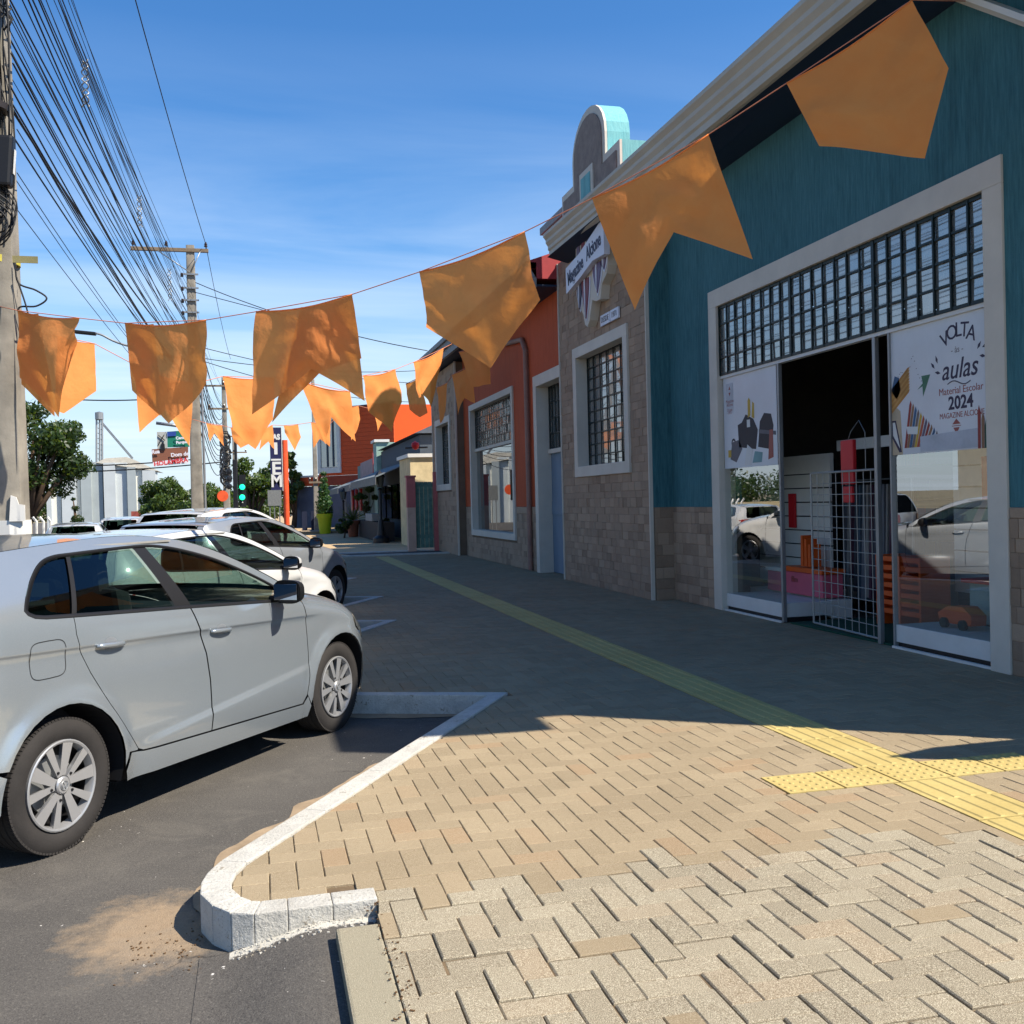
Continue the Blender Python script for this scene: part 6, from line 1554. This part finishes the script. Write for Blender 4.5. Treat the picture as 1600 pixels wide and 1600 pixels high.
for k in range(46):
    a = r.uniform(0, 6.28); e = r.uniform(.2, 1.3); L_ = r.uniform(.5, 1.0); d = Vector((cos(a) * cos(e), sin(a) * cos(e), sin(e))); p = Vector((c.x, 44, .85))
    MB().tube([p, p + d * L_ * .5, p + d * L_ - Vector((0, 0, .1))], [.018, .014, .003], 4).build('frond', L_mid, t)
for (x, y, Y, w, h, lb) in ((538, 838, 43, .5, .5, 'dark round bush in a pot left of the spiky plant'), (600, 846, 40, .5, .5, 'dark potted plants at the foot of the black lamp post'), (575, 838, 46, .6, 1.3, 'dark leafy potted plant under the first awning')):
    c = at(x, y, Y); tree('potted_bush', lb, (c.x, Y, .13), 1, blobcloud((c.x, Y, .13 + h), w * .7, h * .7, 8, rv), 1500, .06, L_dark, int(x), cat='plant', tr=.04)

# ================================================================== MIDDLE DISTANCE, RIGHT
M_pink = mat('pink_post', rgb(188, 104, 100), .75, var=.15); M_pinkpale = mat('pale_pink_post', rgb(204, 168, 146), .8, var=.15)
gp = empty('gate_post', (4.27, 29.2, .13), 'square gate post painted pink above and pale below', 'post')
mb = MB(); mb.box((4.17, 29.1, .13), (4.40, 29.35, 1.40)); mb.build('lower_shaft', M_pinkpale, gp); mb = MB(); mb.box((4.165, 29.095, 1.403), (4.405, 29.355, 2.27)); mb.build('upper_shaft', M_pink, gp)
mb = MB(); mb.box((4.14, 29.07, 2.273), (4.43, 29.38, 2.33)); mb.build('cap', M_pink, gp)
ggt = empty('wooden_gate', (4.7, 29.3, .2), 'weathered green wooden gate of upright boards beside the pink post', 'gate')
M_gg = mat('green_gate', rgb(96, 134, 120), .8, var=.35, vs=8)
for k in range(5): mb = MB(); mb.box((4.42 + k * .125, 29.2, .22), (4.535 + k * .125, 29.24, 2.14)); mb.build('board', M_gg, ggt, bevel=.004)
for z in (.5, 2.0): mb = MB(); mb.box((4.42, 29.245, z), (5.04, 29.28, z + .1)); mb.build('rail', M_gg, ggt)
mb = MB(); mb.box((4.95, 29.0, 1.41), (5.045, 29.19, 2.45)); mb.box((4.95, 29.0, .13), (5.045, 29.19, 1.40)); 
tag(MB().box((4.93, 29.0, .13), (5.04, 29.18, 2.42)).build('side_post', M_pink), 'dark red post between the green gate and the stone bay', 'post')
cw = empty('cream_wall', (5.2, 32, .13), 'sunlit cream wall with a pale cap behind the green gate', 'wall')
mb = MB(); mb.box((4.70, 32, .13), (6.2, 34.5, 2.98)); mb.build('wall', mat('cream_wall_paint', rgb(212, 192, 148), .8), cw); mb = MB(); mb.box((4.62, 31.92, 2.983), (6.25, 34.6, 3.1)); mb.build('cap', M_white, cw)
br_ = empty('bracket_lamp', (4.7, 31.5, 3.2), 'red round lamp on a thin black bracket above the cream wall', 'lamp')
a_ = at(633, 700, 31.5); b_ = at(668, 699, 31.5); tube_obj('bracket', [a_, b_], .03, M_black, br_)
c = at(649, 696, 31.4); bm_ = MB(); bm_.lathe([(0, -.14), (.08, -.11), (.13, 0), (.11, .08), (0, .13)], c, 14); bm_.build('shade', M_red, br_, smooth=True)
# restaurant row
rr = empty('restaurant_row', (5.4, 45, .13), 'low grey restaurant building with sloping canvas awnings past the green gate', 'restaurant')
M_gw = mat('grey_green_wall', rgb(122, 138, 132), .8, var=.15); M_dw = mat('dark_slate_wall', rgb(74, 82, 90), .8, var=.2)
mb = MB(); mb.box((5.5, 35, .13), (12, 46.5, 3.9)); mb.build('wall', M_dw, rr)
mb = MB(); mb.box((5.3, 46.6, .13), (12, 47.9, 4.35)); mb.build('pilaster', mat('pale_green_pilaster', rgb(150, 180, 168), .8), rr)
mb = MB(); mb.box((5.6, 48.0, .13), (12, 59, 3.7)); mb.build('wall', M_gw, rr)
mb = MB(); mb.prismv([(5.3, 34.8, 3.95), (8.6, 34.8, 5.4), (12, 34.8, 3.95)], (0, 11.6, 0)); mb.build('roof', mat('slate_roof', rgb(86, 92, 100), .7), rr)
mb = MB(); mb.box((5.2, 46.5, 4.36), (5.9, 48.0, 4.48)); mb.build('pilaster_cap', M_white, rr)
mb = MB(); mb.box((5.42, 49.4, 2.8), (5.55, 55.5, 3.75)); mb.build('sign_board', mat('faded_sign', rgb(170, 140, 138), .7), rr)
mb = MB(); mb.box((5.40, 49.0, 2.7), (5.5, 49.25, 4.0)); mb.build('sign_edge', mat('red_edge', rgb(206, 70, 66), .6), rr)
M_awn = mat('awning_canvas', rgb(120, 128, 130), .85, var=.15)
for (y0, y1, z0, z1, xo) in ((35.5, 45.5, 2.5, 3.1, 4.0), (47, 52.5, 2.45, 3.0, 4.1), (53, 59, 2.4, 2.95, 4.0)):
    mb = MB(); mb.prismv([(xo, y0, z0), (5.45, y0, z1), (5.45, y0, z1 - .04), (xo, y0, z0 - .04)], (0, y1 - y0, 0)); mb.build('awning', M_awn, rr)
    mb = MB(); mb.box((xo - .02, y0, z0 - .3), (xo - .004, y1, z0 - .03)); mb.build('valance', mat('awning_pale', rgb(128, 130, 126), .85), rr)
for k in range(5):
    mb = MB(); mb.box((5.40, 36.5 + k * 2, .9), (5.47, 38 + k * 2, 2.3)); mb.build('window', M_carglassdark, rr)
for k in range(3): mb = MB(); mb.box((4.9, 50.5 + k * 2.2, 1.2), (5.0, 51.2 + k * 2.2, 2.3)); mb.build('hanging_cloth', M_red, rr)
mb = MB(); mb.box((4.2, 37, .13), (4.8, 45, .85)); tag(mb.build('bench', mat('dark_wood', rgb(52, 44, 40), .8)), 'long dark bench under the first awning beside the restaurant window', 'bench')
tag(MB().box((4.2, 39, .86), (4.6, 41.5, 1.15)).build('white_crates', mat('pale_crate', rgb(150, 150, 146), .8), bevel=.02), 'pale low box standing on the dark bench', 'box')
def lantern(x, y, ytop, Y, lb):
    b = at(x, y, Y); tp_ = at(x, ytop, Y); h = tp_.z; t = empty('street_lantern', (b.x, Y, .13), lb, 'street lamp', 'old-style street lanterns')
    mb = MB(); mb.lathe([(0, .13), (.30, .13), (.30, .3), (.14, .4), (.09, .9), (.055, 1.0), (.05, h - .7), (.09, h - .66), (.04, h - .6), (0, h - .6)], (b.x, Y, 0), 14); mb.build('post', M_black, t, smooth=True)
    mb = MB(); mb.lathe([(.09, h - .58), (.17, h - .2), (.0, h - .2)], (b.x, Y, 0), 6); mb.build('lantern_glass', mat('lantern_glass', rgb(96, 104, 104), .3, var=.1), t)
    mb = MB(); mb.lathe([(.20, h - .2), (.10, h - .06), (.03, h), (0, h + .05)], (b.x, Y, 0), 6); mb.build('lantern_roof', M_black, t)
    for k in range(6): q = k * pi / 3; mb = MB(); mb.tube([(b.x + .09 * cos(q), Y + .09 * sin(q), h - .58), (b.x + .175 * cos(q), Y + .175 * sin(q), h - .2)], .012, 4); mb.build('lantern_bar', M_black, t)
lantern(596, 850, 736, 36.3, 'tall black street lantern in the shade before the awnings'); lantern(538, 838, 762, 50, 'further black street lantern beside the cypress pot')
# orange two-storey house on the corner
og = empty('orange_building', (6, 62, .13), 'two-storey orange plank-clad building with white-framed corner window', 'building')
M_ored = mat('orange_cladding', rgb(206, 78, 30), .7, var=.1)
c0 = Vector((7.9, 60)); dd = Vector((-.66, .75)).normalized(); nn = Vector((-.75, -.66)).normalized()
def P2(t, o=0.): q = c0 + dd * t + nn * o; return q
def wallq(t0, t1, z0, z1, nm, m, o=0., th=.3): 
    a, b = P2(t0, o), P2(t1, o); mb = MB(); e = nn * -th; mb.prism([(a.x, a.y), (b.x, b.y), (b.x + e.x, b.y + e.y), (a.x + e.x, a.y + e.y)], z0, z1); 
    bm = mb.build(nm, m, og); return bm
pz = 3.35
while pz < 7.4:   # horizontal cladding planks
    wallq(0, 6.3, pz, pz + .245, 'plank', M_ored, .02 if int(pz * 4) % 2 else .012); pz += .255
wallq(0, 6.3, 7.42, 7.55, 'coping', mat('dark_coping', rgb(90, 50, 50), .7), .04)
wallq(6.35, 8.6, 2.75, 3.3, 'lower_band', M_ored, .01); wallq(6.35, 8.6, 3.31, 3.42, 'coping', M_white, .05)
wallq(0, 8.6, .13, 2.72, 'ground_floor', mat('blue_grey_shopfront', rgb(84, 92, 112), .7, var=.15), -.1)
wallq(0, 6.3, 2.74, 3.33, 'band', mat('dark_orange_band', rgb(150, 60, 36), .7), .03)
mb = MB(); mb.box((7.95, 60.05, .13), (16, 60.4, 7.4)); mb.build('side_wall', mat('sunlit_orange_wall', rgb(236, 88, 24), .7, var=.06), og)  # sunlight on this face put into a brighter orange than the cladding
mb = MB(); mb.box((4.3, 62, 7.0), (16, 72, 7.3)); mb.build('roof', M_roof, og)
wallq(4.35, 4.6, 3.5, 7.3, 'window_frame', M_white, .12); wallq(4.6, 6.3, 3.5, 3.85, 'window_frame', M_white, .12); wallq(6.05, 6.3, 3.86, 7.3, 'window_frame', M_white, .12)
wallq(4.62, 6.03, 3.87, 7.25, 'window_glass', M_paneglass, .06)
for k, t_ in enumerate((4.9, 5.4)): wallq(t_, t_ + .12, 3.9, 6.8, 'mullion', M_dw, .10)
for k in range(4): wallq(2.2 + k * .55, 2.28 + k * .55, .13, 2.6, 'column', mat('grey_column', rgb(150, 152, 150), .8), .3, .15)
bk = empty('chair_row', (3, 58, .13), 'row of dark blue chairs against the shaded ground floor of the orange building', 'chairs')
for x, y in ((472, 790), (486, 790), (498, 790)):
    c = at(x, y, 56); mb = MB(); mb.box((c.x - .02, 56, .13), (c.x + .25, 56.1, 1.2)); mb.build('chair', mat('navy_chair', rgb(26, 34, 58), .6), bk)
# navy vertical sign on an orange pole
ns = empty('vertical_sign', (.9, 48, .13), 'tall navy sign with white letters fixed to an orange pole', 'sign')
a_, b_ = at(421, 668, 48), at(441, 766, 48); M_navy = mat('sign_navy', rgb(34, 34, 74), .5, var=.05)
mb = MB(); mb.box((a_.x, 48, b_.z), (b_.x + .02, 48.2, a_.z)); mb.build('panel', M_navy, ns)
cx = (a_.x + b_.x) / 2 + .01
mb = MB(); mb.box((b_.x + .022, 47.98, b_.z - .03), (b_.x + .05, 48.22, a_.z)); mb.build('panel_edge', M_white, ns)
for bd, z, s_, sx in (('IAS', 4.72, .34, .85), ('I', 4.17, .75, 1.3), ('_', 4.0, .8, 1.0), ('E', 3.25, .82, 1.1), ('M', 2.68, .82, .85)): text('lettering', bd, s_, (cx, 47.99, z), (1, 0, 0), (0, 0, 1), M_white, ns, .006, sx=sx, bold=.02)
c = at(449, 820, 48.3); mb = MB(); mb.tube([(c.x - .02, 48.35, .1), (at(445, 690, 48.3).x, 48.35, 4.6)], .13, 12); mb.build('pole', mat('orange_pole', rgb(226, 84, 40), .6), ns)
gs = empty('back_of_sign', (.6, 44, .13), 'grey back of a road sign on three thin legs under the navy sign', 'road sign')
a_, b_ = at(418, 766, 44), at(440, 790, 44); mb = MB(); mb.box((a_.x, 44, b_.z), (b_.x, 44.03, a_.z)); mb.build('plate', mat('worn_plate', rgb(120, 122, 120), .7, var=.3, vs=14), gs)
for x in (422, 429, 437): c = at(x, 800, 44.06); mb = MB(); mb.tube([(c.x, 44.06, .1), (c.x, 44.06, b_.z + .2)], .025, 6); mb.build('leg', M_steel, gs)
tl = empty('traffic_light', (-.7, 45, .1), 'black traffic light showing green, with its backing board', 'traffic light')
a_, b_ = at(373, 742, 45), at(385, 792, 45); mb = MB(); mb.box((a_.x, 45, b_.z), (b_.x, 45.25, a_.z)); mb.build('housing', M_black, tl)
def mk_emit(nm, col, s_): t = NT(nm); return t.done(t.princ(col, .4, emit=col, es=s_))
M_go = mk_emit('green_light', rgb(20, 200, 140), 1.6)
for y in (761, 777): c = at(378.5, y, 44.95); mb = MB(); mb.lathe([(0, -.06), (.12, -.03), (.12, .03), (0, .03)], c, 16, 'Y'); mb.build('lamp', M_go, tl, smooth=True)
c = at(379, 785, 44.95); mb = MB(); mb.lathe([(0, -.03), (.03, 0), (0, .03)], c, 8, 'Y'); mb.build('lamp', M_white, tl)
a_, b_ = at(363, 718, 44.6), at(372, 796, 44.6); mb = MB(); mb.box((a_.x, 44.6, b_.z), (b_.x, 44.7, a_.z)); mb.build('backboard', M_black, tl, bevel=.03); mb = MB(); c = at(368, 700, 44.8); mb.tube([(c.x, 44.8, -.2), (c.x, 44.8, c.z + .4)], .06, 8); mb.build('pole', M_black, tl)
for y in (737, 748, 760): c = at(358, y, 44.7); mb = MB(); mb.lathe([(0, -.12), (.11, -.1), (.13, .12), (0, .1)], c, 10, 'Y'); mb.build('visor', M_black, tl)
os_ = empty('round_orange_sign', (-1.5, 50, 1.8), 'small round orange sign fixed on the third pole', 'road sign'); c = at(348, 775, 50); mb = MB(); mb.lathe([(0, -.02), (.26, -.02), (.26, .02), (0, .02)], c, 20, 'Y'); mb.build('disc', mat('orange_disc', rgb(236, 92, 44), .6), os_)
# brown tourist signs
bs = empty('tourist_sign', (-3.6, 37, 2.8), 'brown and white direction sign with a windmill board above, left of the second pole', 'sign')
def q4(P, Y, th, nm, m): 
    mb = MB(); pts = [at(x, y, Y) for x, y in P]; mb.prismv(pts[::-1], (0, th, 0)); return mb.build(nm, m, bs)
q4([(237, 702), (294, 698), (294, 715), (238, 722)], 33, .04, 'brown_board', mat('sign_brown', rgb(130, 84, 64), .6, var=.06)); q4([(238.5, 722.5), (294, 715.5), (294, 724), (240, 728)], 33, .04, 'white_board', M_signw)
q4([(245, 675), (260.5, 674.5), (261.5, 701), (246, 702)], 33, .04, 'windmill_board', mat('sign_grey', rgb(176, 178, 172), .6)); q4([(261, 674.5), (296, 672), (296, 698), (261.8, 699)], 33, .04, 'green_board', mat('sign_green', rgb(20, 120, 96), .6)); q4([(261.2, 675), (275, 674), (275, 681), (261.4, 682)], 32.97, .02, 'blue_field', mat('sign_blue', rgb(40, 70, 150), .6))
def tq(nm, P, m): mb = MB(); mb.prismv([at(x, y, 32.96) for x, y in P][::-1], (0, .02, 0)); mb.build(nm, m, bs)
tq('windmill', [(251, 704), (252, 694), (254, 690), (257, 694), (258, 704)], M_black); tq('windmill_sail', [(246.5, 680), (247.5, 679.5), (258, 687.5), (257.5, 689)], M_black); tq('windmill_sail', [(246, 696), (256, 679), (257, 679.5), (247, 697)], M_black)
def stext(bd, x, y, s_, m, ang=.09): p = at(x, y, 32.94); text('lettering', bd, s_, p, (cos(ang), 0, sin(ang)), (-sin(ang), 0, cos(ang)), m, bs, .003, bold=.006)
stext('Rua', 243, 706, .16, M_signw); stext('Dom de', 281, 710, .16, M_signw); stext('HOLAMBRA', 267, 722, .19, M_red, .13); stext('Centro', 284, 684, .12, M_signw); stext('Parque', 284, 691, .12, M_signw)
tube_obj('support', [at(244, 661, 33.1), at(290, 667, 33.1), at(297, 668, 34)], .05, M_steel, bs)
# pale silo / warehouse, tower
sb = empty('warehouse', (-18, 90, -.5), 'large pale warehouse of tall white and grey panels with a low roof', 'warehouse')
M_wp = mat('panel_white', rgb(222, 220, 208), .7, var=.1, vs=.4); M_gp = mat('panel_grey', rgb(158, 166, 166), .6, var=.12, vs=.5); M_gp2 = mat('panel_pale_grey', rgb(186, 192, 192), .6, var=.1, vs=.5)
cols_ = [(72, 80, 760, M_gp2), (80, 95, 745, M_wp), (95, 118, 735, M_gp2), (118, 125, 722, M_wp), (125, 142, 722, M_gp), (142, 160, 722, M_gp), (161, 180, 723, M_gp2), (180, 198, 723, M_gp2), (198, 212, 730, M_gp), (212, 222, 732, M_wp), (222, 243, 735, M_gp2)]
for k, (x0, x1, y, m_) in enumerate(cols_):
    a_, b_ = at(x0, y, 90 + .3 * (k % 2)), at(x1, y, 90 + .3 * (k % 2)); mb = MB(); mb.box((a_.x, 90 + .3 * (k % 2), -.6), (b_.x - .03, 92, a_.z)); mb.build('wall_panel', m_, sb)
mb = MB(); a_, b_, c_, d_ = at(126, 722, 89.8), at(165, 713, 94), at(200, 713, 94), at(246, 733, 89.8); mb.prismv([at(150, 723, 90), at(165, 716, 92), at(198, 714, 92), at(246, 736, 90)], (0, 6, 0)); mb.build('roof', mat('warehouse_roof', rgb(150, 146, 134), .8), sb)
tw = empty('grain_elevator', (-17, 95, 0), 'thin lattice tower with a round head and a sloping conveyor above the warehouse', 'tower')
for x in (151, 156, 160): a_, b_ = at(x, 760, 95), at(x, 652, 95); mb = MB(); mb.tube([a_, b_], .09, 5); mb.build('leg', M_steel, tw)
for y in range(660, 725, 8): mb = MB(); mb.tube([at(151, y, 95), at(160, y + 4, 95)], .04, 4); mb.build('lattice', M_steel, tw)
c = at(155, 650, 95); mb = MB(); mb.lathe([(0, -.4), (.35, -.3), (.35, .3), (0, .4)], c, 12); mb.build('head', M_steel, tw)
for k in (0, 3): mb = MB(); mb.tube([at(160, 660 + k, 95), at(208, 716 + k, 95)], .06, 4); mb.build('conveyor', M_steel, tw)
# fence posts and low wall at the left
for k, (x, xt) in enumerate(((57, 51), (68, 62), (79, 74))):
    a_, b_, c_ = at(x, 850, 36), at(x, 815, 36), at(xt, 808, 36); t = MB().tube([a_, b_, c_], .045, 6).build('fence_post', M_white); tag(t, ('white concrete fence post with bent top, nearest the big pole', 'middle one of the three bent white fence posts', 'rightmost bent white fence post, beside the white SUV')[k], 'fence post', 'bent white fence posts')
tag(MB().box((at(-60, 800, 37).x, 37, -.6), (at(48, 815, 37).x, 37.2, at(40, 815, 37).z)).build('low_wall', mat('cream_wall_paint', rgb(212, 192, 148), .8)), 'low cream wall behind the near pole', 'wall')
tag(MB().box((at(206, 840, 60).x, 60, -.5), (at(225, 840, 60).x, 60.4, at(206, 799, 60).z)).build('red_board', M_inkr), 'small red roof board left of the round tree', 'board')
# cars further away
farcars = [('white_suv', 'white SUV seen from behind, left of the other far vehicles', 118, 817, 31, 1.12, M_whitepaint, pi / 2 + .05, 1.42), ('white_van', 'white estate car with red tail lamps beyond the white SUV', 190, 808, 38, 1.18, M_whitepaint, pi / 2, 1.5),
           ('white_car', 'low white car parked behind the crossover roof', 240, 812, 44, 1.0, M_whitepaint, pi / 2, 1.35), ('dark_car', 'dark parked car in front of the round tree', 262, 810, 50, 1.0, mk_paint('dark_grey_paint', rgb(70, 76, 84), .4), pi / 2, 1.4)]
for nm, lb, x, y, Y, zs, pt_, an, hh in farcars:
    p = at(x, y, Y); z0 = p.z - 1.42 * zs
    make_car(nm, lb, 'car', (p.x, Y), an, pt_, .11, scale=(1, 1, zs), wheel=1, z0=z0, detail=False, group='vehicles parked far up the street')
o4 = base1 + Vector((.38, 13.0)); make_car('white_wagon', 'white wagon parked fourth, only its roof and bonnet showing', 'car', o4, ACAR, M_whitepaint, .09, scale=(.98, 1.02, 1.08), wheel=1, detail=False)
# street side opposite, outside the frame but mirrored in the shop glass
op = empty('opposite_shop', (-20, 30, 0), 'long cream building across the street with dark doorways', 'building')
mb = MB(); mb.box((-28, 20, -.5), (-20, 40, 3.6)); mb.build('wall', mat('grey_cream_wall', rgb(140, 132, 112), .8), op)
for k in range(5): mb = MB(); mb.box((-20.0, 21.0 + k * 3.7, -.4), (-19.96, 23 + k * 3.7, 2.4)); mb.build('doorway', M_dark, op)
for k, (x, y) in enumerate(((-9, 8), (-10, 20), (-9.5, 30))): tree('street_tree', 'broad street tree on the far side of the road, number %s along' % ('one', 'two', 'three')[k], (x, y, -.3), 6, blobcloud((x, y, 4.4), 2.4, 1.4, 14, rv), 3500, .16, L_dark, 80 + k)
